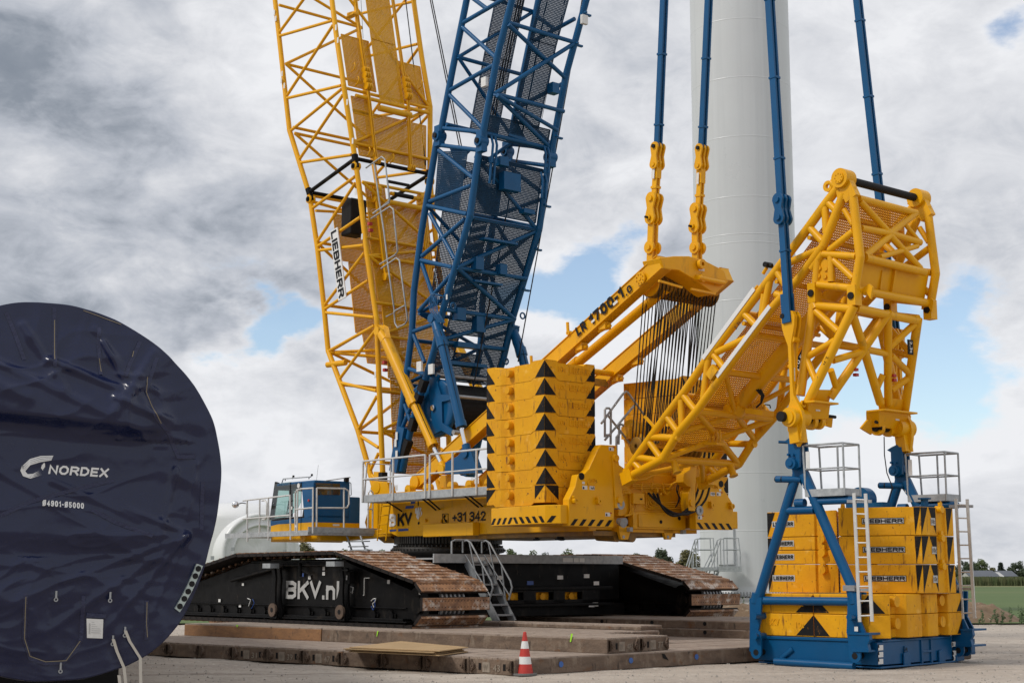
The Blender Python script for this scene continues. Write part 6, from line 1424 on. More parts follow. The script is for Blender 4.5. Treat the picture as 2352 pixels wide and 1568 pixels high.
def slab_marks(kind):
    mb = MB(); o = -.004; h = .055
    if kind == 'up':
        mb.poly([(0 - .0, o, h + SH - .03), (0, o, h + .0), (.34, o, h + .01), (.38, o, h - .03), (.30, o, h + .07)][:3] + [(.33, o, h + .02)]); mb.poly([(o, 0, h + SH - .03), (o, .36, h + .01), (o, 0, h + .0)])
        mb.poly([(LU, o, h + SH - .06), (LU - .32, o, h + .0), (LU, o, h)]); mb.poly([(o, LW, h + SH - .05), (o, LW, h + .0), (o, LW - .28, h)])
    else:
        mb.poly([(0, o, h + SH - .02), (.36, o, h + SH - .02), (.36, o, h + .08)]); mb.poly([(o, 0, h + SH - .02), (o, .42, h + .06), (o, .42, h + SH - .02)])
        mb.poly([(LU, o, h + SH - .05), (LU, o, h + .05), (LU - .36, o, h + SH - .05)])
    return mb
sm = {k: None for k in ('up', 'down')}
ords = ('topmost', 'second from the top', 'third from the top', 'fourth from the top', 'fifth from the top', 'sixth from the top', 'seventh from the top', 'lowest')
protos = {}
def place_slab(side, k, zbase):
    kind = 'down' if k == 7 else 'up'
    key = (side, kind)
    lab = '%s weathered yellow slab in the %s counterweight stack on the crane' % (ords[k], 'left, fully visible' if side < 0 else 'right, half hidden')
    r = thing('counterweight_slab', lab, 'counterweight', (0, 0, 0), 'ten tonne slabs stacked on the crane')
    if key not in protos:
        def fix(mb):
            if side < 0: mb.v = [V((p.x, -p.y, p.z)) for p in mb.v]
            return mb
        lt = slab_letters()
        if side > 0: lt.v = [V((p.x, p.y + LW, p.z)) for p in lt.v]
        protos[key] = [fix(slab_mesh(kind)).build('casting', 'weathered_yellow', r, bevel=.012), lt.build('raised_lettering', 'weathered_yellow', r, fixn=False), fix(slab_marks(kind)).build('warning_mark', 'marking_black', r, fixn=True)]
    else:
        for o in protos[key]: c = o.copy(); COL.objects.link(c); c.parent = r
    r.location = Pc(-7.83 + random.uniform(-.012, .012), side * (3.12 + random.uniform(-.012, .012)), zbase); r.rotation_euler = (0, 0, R(39.5) + R(90))
random.seed(21)
for s in (-1, 1):
    for k in range(8): place_slab(s, k, TZ1 + .015 + (7 - k) * SH)

# ------------------------------------------------------------------ ballast guide (lattice arm behind the crane)
AT = [(0, 1.30), (20, 1.30)]
def ar(f): return lambda x, y: on_side(f(x, y), AT)
r6, r7 = ar(z6), ar(z7)
UCh = [r7(175, 1155), r7(345, 915), r7(450, 770), r7(550, 640), r7(720, 395), r7(960, 90), r6(1180, 815), r6(1400, 520), r6(1520, 355), r6(1610, 240)]
LCh = [r7(180, 1195), r7(420, 1065), r7(525, 890), r7(650, 745), r7(840, 480), r7(1160, 50), r6(1340, 860), r6(1500, 645), r6(1640, 290)]
mb = MB()
pairs = [(r7(330, 950), r7(405, 1055)), (r7(450, 785), r7(528, 890)), (r7(545, 670), r7(550, 855)), (r7(560, 640), r7(645, 745)), (r7(727, 400), r7(690, 700)), (r7(765, 370), r7(852, 478)), (r7(785, 350), r7(1020, 238)), (r7(968, 92), r7(1065, 185)), (r7(1105, -40), r7(1080, 165)), (r7(1180, -40), r7(1240, -20)), (r7(225, 1085), r7(272, 1135)), (r7(255, 1055), r7(395, 1078)),
         (r6(1145, 850), r6(1085, 1170)), (r6(1185, 812), r6(1245, 905)), (r6(1205, 785), r6(1470, 670)), (r6(1405, 518), r6(1495, 615)), (r6(1512, 385), r6(1520, 560)), (r6(1530, 350), r6(1600, 420)), (r7(345, 920), r7(530, 925))]
for f in (lambda p: p, mir):
    chain(mb, [f(p) for p in UCh], .098); chain(mb, [f(p) for p in LCh], .098)
    for a, b in pairs: mb.tube(f(a), f(b), .082, 12)
    q = f(LCh[1]) + (CC + Wd * (f(LCh[1]) - CC).dot(Wd) - f(LCh[1])) * 0; q = q.lerp(f(mir(LCh[1])), .13); dn_ = r7(530, 1160) - r7(500, 1070); mb.tube(q, q + dn_, .085, 12); mb.tube(q + dn_ * .9, q + dn_, .11, 14)
for p, r in ((LCh[1], .09), (UCh[1], .09), (LCh[3], .085), (UCh[3], .075), (LCh[4], .075), (UCh[5], .075), (r7(1020, 235), .075)): mb.tube(p, mir(p), r, 12)
mb.tube(LCh[1], mir(LCh[3]), .075, 12); mb.tube(mir(LCh[1]), LCh[3], .075, 12); mb.tube(LCh[0], lerp(LCh[1], mir(LCh[1]), .5), .06, 10); mb.tube(mir(LCh[0]), lerp(LCh[1], mir(LCh[1]), .5), .06, 10)
mb.tube(lerp(LCh[3], mir(LCh[3]), .5), LCh[4], .06, 10); mb.tube(lerp(LCh[3], mir(LCh[3]), .5), mir(LCh[4]), .06, 10); mb.tube(lerp(LCh[3], mir(LCh[3]), .5), LCh[2], .07, 10); mb.tube(lerp(LCh[3], mir(LCh[3]), .5), mir(LCh[2]), .07, 10)
mb.beam(LCh[0] + (LCh[0] - LCh[1]).normalized() * .1, LCh[0] - (LCh[0] - LCh[1]).normalized() * .25, Wd, .3, .22); q = mir(LCh[0]); d = (mir(LCh[0]) - mir(LCh[1])).normalized(); mb.beam(q + d * .1, q - d * .25, Wd, .3, .22)
# head
tip = r6(1637, 195)
RV = [r6(1692, 255), r6(1747, 722), r6(1712, 935)]
for f in (lambda p: p, mir):
    t = f(tip); sgn = -1 if f is not mir else 1
    mb.tube(t - Wd * .16, t + Wd * .16, .205, 28); mb.tube(t + Wd * sgn * .14, t + Wd * sgn * .19, .12, 20)
    for k in range(8): q = t + Wd * sgn * .185 + (U * math.cos(k * .785) + ZV * math.sin(k * .785)) * .085; mb.tube(q, q + Wd * sgn * .02, .014, 6)
    mb.beam(t, f(r6(1655, 330)), Wd, .36, .14); mb.beam(t, f(r6(1600, 260)), Wd, .3, .14); mb.beam(t, f(r6(1700, 330)), Wd, .30, .16)
    chain(mb, [f(p) for p in RV], .095)
    for a, b, r in (((1500, 700), (1722, 715), .08), ((1462, 740), (1445, 940), .085), ((1465, 905), (1705, 930), .085), ((1570, 740), (1702, 862), .075), ((1540, 675), (1703, 545), .075), ((1552, 715), (1555, 885), .08), ((1640, 400), (1700, 500), .06), ((1420, 800), (1500, 690), .08)): mb.tube(f(r6(*a)), f(r6(*b)), r, 12)
rvn = (RV[0] - RV[1]).cross(Wd).normalized(); rvn2 = (RV[1] - RV[2]).cross(Wd).normalized()
hr = lambda x, y: hit(*z6(x, y), RV[0], rvn)
for a, b, r in (((1735, 325), (2120, 425), .08), ((1752, 525), (1945, 560), .075), ((1945, 560), (2150, 622), .075), ((1745, 345), (1945, 562), .075), ((2120, 425), (1945, 562), .075), ((1780, 712), (1945, 575), .075), ((1945, 572), (2150, 795), .075), ((1780, 725), (2180, 820), .085), ((2050, 500), (2140, 610), .05)): mb.tube(hr(*a), hr(*b), r, 12)
mb.tube(hr(1880, 720), hr(2130, 645), .06, 10)
mb.tube(RV[2], mir(RV[2]), .09, 12)
arm = mb.build('ballast_guide', 'yellow', crane)
mb = MB(); a, b = RV[1], RV[2]
A0, A1 = a + (mir(a) - a) * .03, a + (mir(a) - a) * .97; B0, B1 = b + (mir(b) - b) * .03, b + (mir(b) - b) * .97
mb.prism([A0 + U * .12, A1 + U * .12, B1 + U * .12, B0 + U * .12], U * .05); c0, c1 = A0.lerp(A1, .5), B0.lerp(B1, .5); mb.beam(c0 + U * .1, c1 + U * .1, Wd, .1, .04)
mb.prism([r6(1462, 735), r6(1560, 730), r6(1555, 885), r6(1455, 890)], Wd * .06)
for x, y in ((1475, 793), (1518, 798), (1470, 845), (1512, 850)): c = r6(x, y); mb.tube(c, c - Wd * .03, .05, 16)
q = [r6(1560, 760), r6(1715, 770), r6(1700, 900), r6(1560, 880)]; mb.prism([p + Wd * .9 for p in q], Wd * .05)
mb.build('head_plate', 'yellow', arm, bevel=.006)
mb = MB(); mb.tube(tip + Wd * .18, mir(tip) - Wd * .18, .085, 24); mb.build('head_axle', 'matt_black', arm)
mb = MB()
for i in range(1, 9):
    a, b = UCh[i], UCh[i + 1] if i + 1 < len(UCh) else UCh[i]
    if (a - b).length < .1: continue
    u_ = ZV * -.22; mb.grate(a.lerp(mir(a), .07) + u_, a.lerp(mir(a), .9) + u_, b.lerp(mir(b), .9) + u_, b.lerp(mir(b), .07) + u_, .06, .026); mb.tube(a + u_, mir(a) + u_, .05, 8)
mb.build('walkway_grating', 'yellow', arm)
mb = MB(); p0, p1 = lerp(LCh[3], mir(LCh[3]), .5) + ZV * .12, hit(*z6(1620, 900), CC, Wd); mb.tube(p0, p1, .19, 24); mb.tube(p0, p0 + (p1 - p0) * .06, .23, 20); mb.tube(p0 - Wd * .3, p0 + Wd * .3, .12, 16); mb.build('telescopic_cylinder', 'yellow', arm)
mb = MB()
for C_, n0, n1 in ((UCh, z7(715, 400), z6(1060, 940)), (LCh, z7(810, 522), z6(1165, 1058))):
    a, b = on_side(n0, AT), on_side(n1, AT); nn = (b - a).cross(Wd).normalized(); nn = nn if nn.z > 0 else -nn; mb.beam(a - Wd * .102 + nn * .03, b - Wd * .102 + nn * .03, nn, .02, .10)
mb.build('wear_strip', 'letter_white', arm)
mb = MB(); c = r7(775, 485) - Wd * .12; d = (r7(800, 450) - r7(750, 520)).normalized(); mb.beam(r7(755, 520) - Wd * .1, r7(800, 455) - Wd * .1, Wd, .22, .1); mb.tube(r6(1550, 215), r6(1600, 260), .07, 12); mb.ring(r6(1535, 245) - Wd * .04, Wd, .05, .12, .08, 16)
mb.beam(r7(300, 780), r7(365, 850), Wd, .06, .05); mb.tube(r6(1120, 790), r6(1095, 830), .04, 8); mb.tube(r6(830, 1200), r6(1060, 910), .03, 8); mb.build('fittings', 'yellow', arm)
mb = MB(); c = r6(1130, 772); mb.tube(c - Wd * .12, c + Wd * .1, .06, 14); mb.tube(r6(1155, 780), r6(1105, 765), .05, 12); mb.build('end_lamp', 'matt_black', arm)
mb = MB()
for k in range(3): a = Wp(*z7(1050 + 14 * k, 600), -.1); mb.path([a, Wp(*z7(1085 + 8 * k, 640), -.1), Wp(*z7(1082, 690), -.1), Wp(*z7(1050, 720), -.1)], .022, 8)
mb.path([Wp(*z7(1085, 735), .2), Wp(*z7(1110, 700), .2), Wp(*z7(1140, 705), .2), Wp(*z7(1145, 725), .2)], .015, 6); mb.build('hydraulic_hose', 'rope', arm)
mb = MB()
for k in range(4): mb.path([Wp(*z7(730 + k * 25, 870), -.3), Wp(*z7(745 + k * 22, 920), -.3), Wp(*z7(730 + k * 25, 960), -.3)], .025, 6)
mb.beam(Wp(*z7(725, 965), -.3), Wp(*z7(815, 965), -.3), ZV, .3, .06); mb.beam(Wp(*z7(1015, 745), .0), Wp(*z7(1130, 760), .0), ZV, .4, .12)
for k in range(6): mb.tube(Wp(*z7(1000 + 20 * k, 700), .1), Wp(*z7(1015 + 18 * k, 750), .1), .03, 8)
mb.build('hose_manifold', 'yellow', arm)
# two splayed legs under the arm head
LT = [(5.0, 1.66), (7.5, 1.30), (20, 1.30)]
l7 = lambda x, y: on_side(z7(x, y), LT)
F1 = [l7(1435, 10), l7(1345, 640)]; R1 = [l7(1705, 40), l7(1393, 690)]
F2 = [mir(p) for p in F1]; R2 = [mir(p) for p in R1]
rn = (R1[0] - R1[1]).cross(R2[0] - R1[0]).normalized()
rl = lambda x, y: hit(*z7(x, y), R1[0], rn)
fo = F1[0] - R1[0]; fo1 = F1[1] - R1[1]
mb = MB()
R2 = [rl(2135, 125), rl(2047, 740)]; dR = R2[0] - mir(R1[0])
chain(mb, F1, .098); chain(mb, R1, .098); chain(mb, R2, .098); mb.tube(R2[0] + fo, R2[1] + fo1, .098, 12)
X0 = rl(1770, 330)
seq = [((1720, 55), (2132, 140), .09), ((1930, 92), (1772, 328), .095), ((1772, 328), (1545, 655), .095), ((1695, 95), (1772, 325), .09), ((1772, 330), (1882, 690), .095), ((1932, 80), (1935, 700), .09), ((1565, 405), (1765, 345), .075), ((1790, 332), (1930, 360), .075), ((1945, 315), (2112, 160), .075), ((1952, 372), (2078, 490), .075), ((1955, 605), (2075, 520), .075), ((1860, 590), (1900, 500), .07), ((1550, 470), (1590, 600), .07)]
for q_, (a, b, r) in enumerate(seq):
    pa, pb = rl(*a), rl(*b); mb.tube(pa, pb, r, 12); za = (pa.z - R1[1].z) / (R1[0].z - R1[1].z); zb2 = (pb.z - R1[1].z) / (R1[0].z - R1[1].z)
    if q_ in (0, 1, 3, 6, 7, 8): mb.tube(pa + fo1.lerp(fo, za), pb + fo1.lerp(fo, zb2), r * .9, 10)
for a, b, r in (((1445, 40), (1700, 60), .09), ((1450, 75), (1602, 212), .08), ((1395, 380), (1590, 265), .075), ((1390, 400), (1450, 545), .07), ((1455, 60), (1440, 20), .1)): mb.tube(l7(*a), l7(*b), r, 12)
s2 = R2[0] - R1[0]
mb.tube(R2[0], R2[0] + fo, .09, 12); mb.tube(lerp(R2[0], R2[1], .4), lerp(R2[0] + fo, R2[1] + fo1, .4), .075, 12); mb.tube(lerp(R2[0], R2[1], .4), R2[0] + fo, .07, 12); mb.tube(X0, X0 + fo * .7, .07, 12)
mb.tube(F1[0], F1[0] + s2, .085, 12)
legs = mb.build('guide_legs', 'yellow', arm)
for p in (r6(1440, 965), r6(1708, 982), mir(r6(1708, 982)), mir(r6(1440, 965))):
    mb = MB(); mb.tube(p - Wd * .14, p + Wd * .14, .075, 16); mb.build('joint_pin', 'matt_black', arm)
    mb = MB(); mb.beam(p + ZV * .22, p - ZV * .2, Wd, .2, .22); mb.build('joint_eye', 'yellow', arm)
mb = MB(); 
for p in (RV[2], mir(RV[2]) - Wd * .3 + U * .14): mb.prism([p + Wd * .15 - U * .02, p + Wd * .15 - U * .24 + ZV * .10, p + Wd * .15 - U * .32 + ZV * .02, p + Wd * .15 - U * .26 - ZV * .22, p + Wd * .15 - U * .17 - ZV * .06, p + Wd * .15 - ZV * .12], Wd * .06)
mb.build('catch_hook', 'yellow', arm)
# leg ends
near_b = [rl(1385, 688), rl(1535, 700), rl(1522, 800), rl(1385, 800)]
far_b = [rl(1858, 742), rl(2062, 762), rl(2035, 880), rl(1862, 850)]
mb = MB()
for q in (near_b, far_b): mb.prism([p - U * .05 for p in q], U * .34)
q = [rl(1470, 600), rl(1560, 602), rl(1535, 700), rl(1400, 690)]; mb.prism(q, U * .05); q = [rl(1872, 650), rl(2040, 668), rl(2050, 750), rl(1885, 740)]; mb.prism(q, U * .05)
for x0, y0, x1, y1 in ((1375, 685, 1540, 702), (1850, 740, 2070, 765)): mb.beam(rl(x0, y0), rl(x1, y1), U, .04, .5)
mb.build('leg_end', 'yellow', arm, bevel=.01)
for (x0, x1, y) in ((1400, 1500, 800), (1870, 2030, 855)):
    c0, c1 = rl(x0, y) + U * .1, rl(x1, y + (8 if x0 > 1600 else 0)) + U * .1
    mb = MB(); mb.tube(c0, c1, .082, 20); mb.build('yoke_pin', 'matt_black', arm)
mb = MB()
for x, y, r in ((1385, 780, .16), (1440, 815, .17), (1490, 815, .16), (1890, 855, .17), (1960, 870, .15), (2030, 850, .2)): c = rl(x, y) + U * .1; mb.tube(c - Wd * .05, c + Wd * .05, r, 22)
mb.prism([rl(1505, 775) + U * .1, rl(1590, 785) + U * .1, rl(1583, 852) + U * .1, rl(1545, 840) + U * .1, rl(1555, 815) + U * .1, rl(1515, 830) + U * .1], U * .05)
mb.prism([rl(1780, 855) + U * .1, rl(1825, 800) + U * .1, rl(1850, 805) + U * .1, rl(1850, 900) + U * .1, rl(1800, 870) + U * .1], U * .05)
for x, y in ((1370, 695), (2075, 782)): mb.ring(rl(x, y), U, .045, .075, .05, 16)
mb.build('yoke_eye', 'yellow', arm)
mb = MB(); c = rl(1890, 850) - U * .05; mb.tube(c, c + U * .1, .085, 16); mb.tube(rl(1850, 818), rl(1918, 825), .035, 10); mb.tube(rl(1512, 775), rl(1580, 785), .035, 10); mb.build('locking_pin', 'matt_black', arm)
mb = MB()
for x, y in ((1432, 718), (1967, 780)): rect_decal(mb, rl(x, y + 28) - U * .06, Wd, ZV, .14, .10, .01)
mb.build('safety_sticker', 'sticker', arm, fixn=False)
mb = MB()
for x, y in ((1690, 470), (1692, 505), (1945, 510), (1948, 540)): c = rl(x, y) - U * .1; mb.box(lambda a, b, z: c + U * a + Wd * b + ZV * z, (-.04, .04), (-.05, .05), (-.03, .03))
mb.build('red_bracket', 'red', arm)
mb = MB(); a = rl(1492, 408) - U * .1; mb.text('2,3t', a + ZV * .1, (rl(1480, 440) - rl(1505, 380)), (rl(1520, 420) - rl(1480, 400)), .2, .09, .012, .003)
a = r7(935, 205) - Wd * .1; mb.text('2.3t', a, U * -.7 + ZV * .7, U * .5 + ZV * .6, .2, .09, .01, .003); mb.build('weight_marking', 'letter_black', arm, fixn=False)
mb = MB(); c = Wp(*z6(1345, 1405), -.6); q = (U * -.6 + ZV * .8).normalized(); p_ = (U * -.8 - ZV * .6).normalized(); mb.prism([c + q * a + p_ * b for a, b in ((-.2, -.09), (.2, -.09), (.2, .09), (-.2, .09))], Wd * .03); mb.cur = 1; mb.text('10,5t', c - q * .17 + p_ * .05 - Wd * .003, q, -p_, .34, .1, .012, .002); mb.build('weight_plate', ['matt_black', 'sticker'], arm, fixn=False)
mb = MB(); c = rl(2055, 320) - U * .1; mb.prism([c + Wd * -.09 - ZV * .16, c + Wd * .09 - ZV * .16, c + Wd * .09 + ZV * .16, c - Wd * .09 + ZV * .16], -U * .02); mb.cur = 1; mb.text('2,3t', c - Wd * .05 - U * .024 + ZV * .13, -ZV, Wd, .26, .1, .012, .002); mb.build('weight_plate', ['matt_black', 'sticker'], arm, fixn=False)

# ------------------------------------------------------------------ pendants (each hangs on its own pins)
PG = 'blue tension rods rising to the mast head'
def eye_plate(mb, c, d, L, r, k, t=.05):       # thick dog-bone plate
    s = d.cross(Wd).normalized(); P = []
    for q in range(9): a = math.pi * q / 8; P.append(c + s * math.cos(a) * r + d * (L / 2 + math.sin(a) * r))
    P.append(c - s * r * .62)
    for q in range(9): a = math.pi + math.pi * q / 8; P.append(c + s * math.cos(a) * r + d * (-L / 2 + math.sin(a) * r))
    P.append(c + s * r * .62)
    mb.prism([p + Wd * (k - t / 2) for p in P], Wd * t)
for s, lo, hi_, lab in ((-.8, [z6(352, 690), z6(358, 460), z6(370, 330), z6(388, 20)], None, 'blue rod with yellow lower links rising from the near end of the gantry head'), (.8, [z6(655, 690), z6(650, 520), z6(665, 400), z6(685, 30)], None, 'blue rod with yellow lower links in front of the turbine tower')):
    near = s < 0
    r = thing('pendant_rod', lab, 'tension rod', Wp(*lo[0], s), PG)
    foot, e1_, e2_, e3_ = [Wp(*p, s) for p in lo]; top = Wp(1525.5 if near else 1628, 0, s); top = top + (top - e3_) * .5
    mb = MB(); d = (e2_ - foot).normalized()
    for k in (-.07, .07): mb.beam(foot - d * .3 + Wd * k, e1_ + Wd * k, Wd, .18, .05)
    for c in (foot + d * .12, e1_):
        for k in (-.11, .11): mb.tube(c + Wd * (k - .03), c + Wd * (k + .03), .158, 20)
        mb.tube(c - Wd * .18, c + Wd * .18, .07, 14)
    c = (e1_ + e2_) / 2
    for k in (-.13, 0, .13): eye_plate(mb, c, d, (e2_ - e1_).length, .158, k)
    for q in (e1_, e2_): mb.tube(q - Wd * .2, q + Wd * .2, .07, 14)
    for k in (-.05, .05): mb.beam(e2_ + Wd * k, e3_ - d * .3 + Wd * k, Wd, .14, .04)
    for t in (.25, .8): q = e2_.lerp(e3_, t); mb.beam(q - d * .03, q + d * .03, Wd, .18, .18)
    q = e2_.lerp(e3_, .6); mb.beam(q - d * .18, q + d * .18, Wd, .17, .16)
    j0 = e3_ - d * .3; 
    for k in (-.12, 0, .12): eye_plate(mb, j0 + d * .22, d, .42, .125, k, .045)
    mb.tube(j0 - Wd * .17, j0 + Wd * .17, .055, 12); mb.build('lower_link', 'yellow', r)
    mb = MB(); mb.tube(j0 + d * .44 - Wd * .19, j0 + d * .44 + Wd * .19, .05, 12); q = e1_ - Wd * .2; mb.tube(q, q - Wd * .08, .03, 8); mb.build('pin', 'matt_black', r)
    mb = MB(); st_ = j0 + d * .44; dd = (top - st_).normalized()
    for k in (-.055, .055): mb.beam(st_ + Wd * k, top + Wd * k, Wd, .145, .045)
    for k in range(1, 6): q = st_ + dd * (k * 1.75 - 1.2); mb.beam(q - dd * .025, q + dd * .025, Wd, .175, .19)
    mb.build('rod', 'blue', r)
    mb = MB(); q = e2_.lerp(e3_, .55) - Wd * .11; s_ = d.cross(Wd); mb.prism([q - s_ * .04 - d * .14, q + s_ * .04 - d * .14, q + s_ * .04 + d * .14, q - s_ * .04 + d * .14], -Wd * .006); mb.build('weight_label', 'sticker', r)
LOWP = [(1232, 100), (1250, 72), (1310, 75), (1325, 110), (1322, 170), (1308, 250), (1300, 300), (1310, 560), (1318, 640), (1370, 740), (1380, 790), (1378, 860), (1368, 940), (1345, 985), (1300, 905), (1280, 880), (1272, 800), (1270, 760), (1295, 680), (1293, 560), (1280, 310), (1255, 240), (1240, 190)]
bal_pin = {}
for s in (-1, 1):
    B_ = -1.80
    r = thing('pendant_rod', 'long blue rod with yellow lower link above the near ballast frame side' if s < 0 else 'long blue rod partly hidden behind the right end of the lattice arm', 'tension rod', (Wp(*z7(1330, 960), B_) if s < 0 else mir(Wp(*z7(1330, 960), B_))), PG)
    f = (lambda p: p) if s < 0 else mir
    mb = MB(); P = [f(Wp(*z7(*p), B_)) for p in LOWP]; mb.prism(P, Wd * (.09 * s)); mb.prism([p - Wd * .13 * s for p in P[:6] + P[19:]], Wd * .05 * s)
    c = f(Wp(*z7(1318, 790), B_)); mb.tube(c - Wd * .25, c + Wd * .25, .20, 24); mb.tube(c + Wd * .28 * s, c - Wd * .28 * s, .14, 20)
    c2 = f(Wp(*z7(1305, 265), B_)); mb.tube(c2 - Wd * .07, c2 + Wd * .1, .06, 14); c3 = f(Wp(*z7(1330, 900), B_)); mb.beam(c - ZV * .1, f(Wp(*z7(1335, 960), B_)), Wd, .24, .28); mb.build('lower_link', 'yellow', r)
    mb = MB(); c = f(Wp(*z7(1290, 788), B_)); mb.tube(c, c + Wd * .38 * s, .105, 22); q = f(Wp(*z7(1250, 112), B_)); mb.tube(q - Wd * .14, q + Wd * .14, .055, 14); mb.build('pin', 'matt_black', r)
    q2 = f(Wp(*z7(1272, 100), B_)); bal_pin[s] = q2
    topn = Wp(1768, 0, -1.5) if s < 0 else Wp(1970, 0, 1.5)
    mid = Wp(*z6(1225, 400), -1.68) if s < 0 else mir(Wp(*z6(1225, 400), -1.68))
    if s > 0: mid = q2.lerp(topn, .32)
    top = topn + (topn - mid) * .6
    mb = MB(); dd = (mid - q2).normalized()
    for k in (-.1, .03): mb.beam(q2 - dd * .18 + Wd * k, q2 + dd * .45 + Wd * k, Wd, .22, .05)
    for a, b in ((q2 + dd * .25, mid), (mid, top)):
        d = (b - a).normalized()
        for k in (-.055, .055): mb.beam(a + Wd * k, b + Wd * k, Wd, .15, .05)
        for k in range(1, int((b - a).length / 1.85) + 1): q = a + d * (k * 1.85 - .7); mb.beam(q - d * .025, q + d * .025, Wd, .18, .19)
    for k in (-.13, 0, .13): eye_plate(mb, mid, (top - mid).normalized(), .42, .14, k, .05)
    for k in (-.2, .2): q = mid + dd * k; mb.tube(q - Wd * .2, q + Wd * .2, .065, 14)
    mb.build('rod', 'blue', r)
    mb = MB(); q = f(Wp(*z7(1305, 500), B_)) + Wd * .012 * s; mb.prism([q - U * .03 - ZV * .14, q + U * .03 - ZV * .14, q + U * .03 + ZV * .14, q - U * .03 + ZV * .14], Wd * s * .006); mb.build('weight_label', 'sticker', r)
# ------------------------------------------------------------------ derrick ballast on its blue frame
BN = V((7.12, 29.90, 0)); Ib, Jb = V((-math.sin(R(46.5)), math.cos(R(46.5)), 0)), V((math.cos(R(46.5)), math.sin(R(46.5)), 0))
def Bl(i, j, z): return BN + Ib * i + Jb * j + ZV * z
LI, LJ = 2.78, 3.28
def bn(x, y, j): return hit(*z8(x, y), BN + Jb * j, Jb)      # on a plane along the left side
def br(x, y, i): return hit(*z8(x, y), BN + Ib * i, Ib)      # on a plane along the right side
fr_ = thing('ballast_wagon', 'blue steel ballast carrier with two A shaped supports standing on the gravel', 'ballast carrier', Bl(LI / 2, LJ / 2, 0))
mb = MB()
mb.box(Bl, (0, LI), (.03, LJ - .2), (.06, .50)); mb.box(Bl, (.12, LI - .12), (-.0, LJ), (.50, .56)); 
mb.box(Bl, (-.06, LI + .02), (.05, LJ - .2), (.0, .035)); mb.box(Bl, (-.02, LI), (.2, LJ - .2), (.50, .54))
for j in (1.75, 2.15): mb.box(Bl, (-.03, .02), (j - .03, j + .03), (.03, .5))
mb.box(Bl, (-.035, .0), (1.75, 2.15), (.24, .29))
for j in (1.1, 2.55): mb.prism([Bl(-.05, j - .13, .03), Bl(-.05, j + .13, .03), Bl(-.05, j + .13, .22), Bl(-.05, j + .05, .28), Bl(-.05, j - .13, .26)], Ib * .04)
mb.box(Bl, (-.05, .1), (3.15, 3.5), (.02, .14)); base = mb.build('base', 'blue', fr_, bevel=.01)
mb = MB()
for y in (1356, 1398, 1440): 
    o = br(930, y + 12, -.01); rect_decal(mb, o, Jb, ZV, .19, .10, .012)
for x, y in ((1381, 1345), (1384, 1399), (1386, 1428)): rect_decal(mb, br(x, y, -.01), Jb, ZV, .17, .10, .012)
mb.build('safety_sticker', 'sticker', base, fixn=False)
mb = MB()
for x, y in ((932, 1352), (932, 1396), (932, 1436), (1384, 1340), (1386, 1394), (1388, 1424)): o = br(x, y, -.03); mb.poly([o, o + Jb * .05, o + Jb * .04 + ZV * .06, o + ZV * .07])
o = br(1085, 1382, -.03); mb.text('5,4t', br(1088, 1380, -.035), Jb, ZV, .16, .10, .006, .003); mb.build('sticker_print', 'letter_black', base, fixn=False)
mb = MB(); c = br(1102, 1368, -.012); mb.prism([c + Jb * a + ZV * z for a, z in ((-.09, -.06), (-.06, -.085), (.08, -.085), (.1, -.05), (.1, .06), (.06, .085), (-.07, .085))], -Ib * .012); mb.build('weight_plate', 'blue', base)
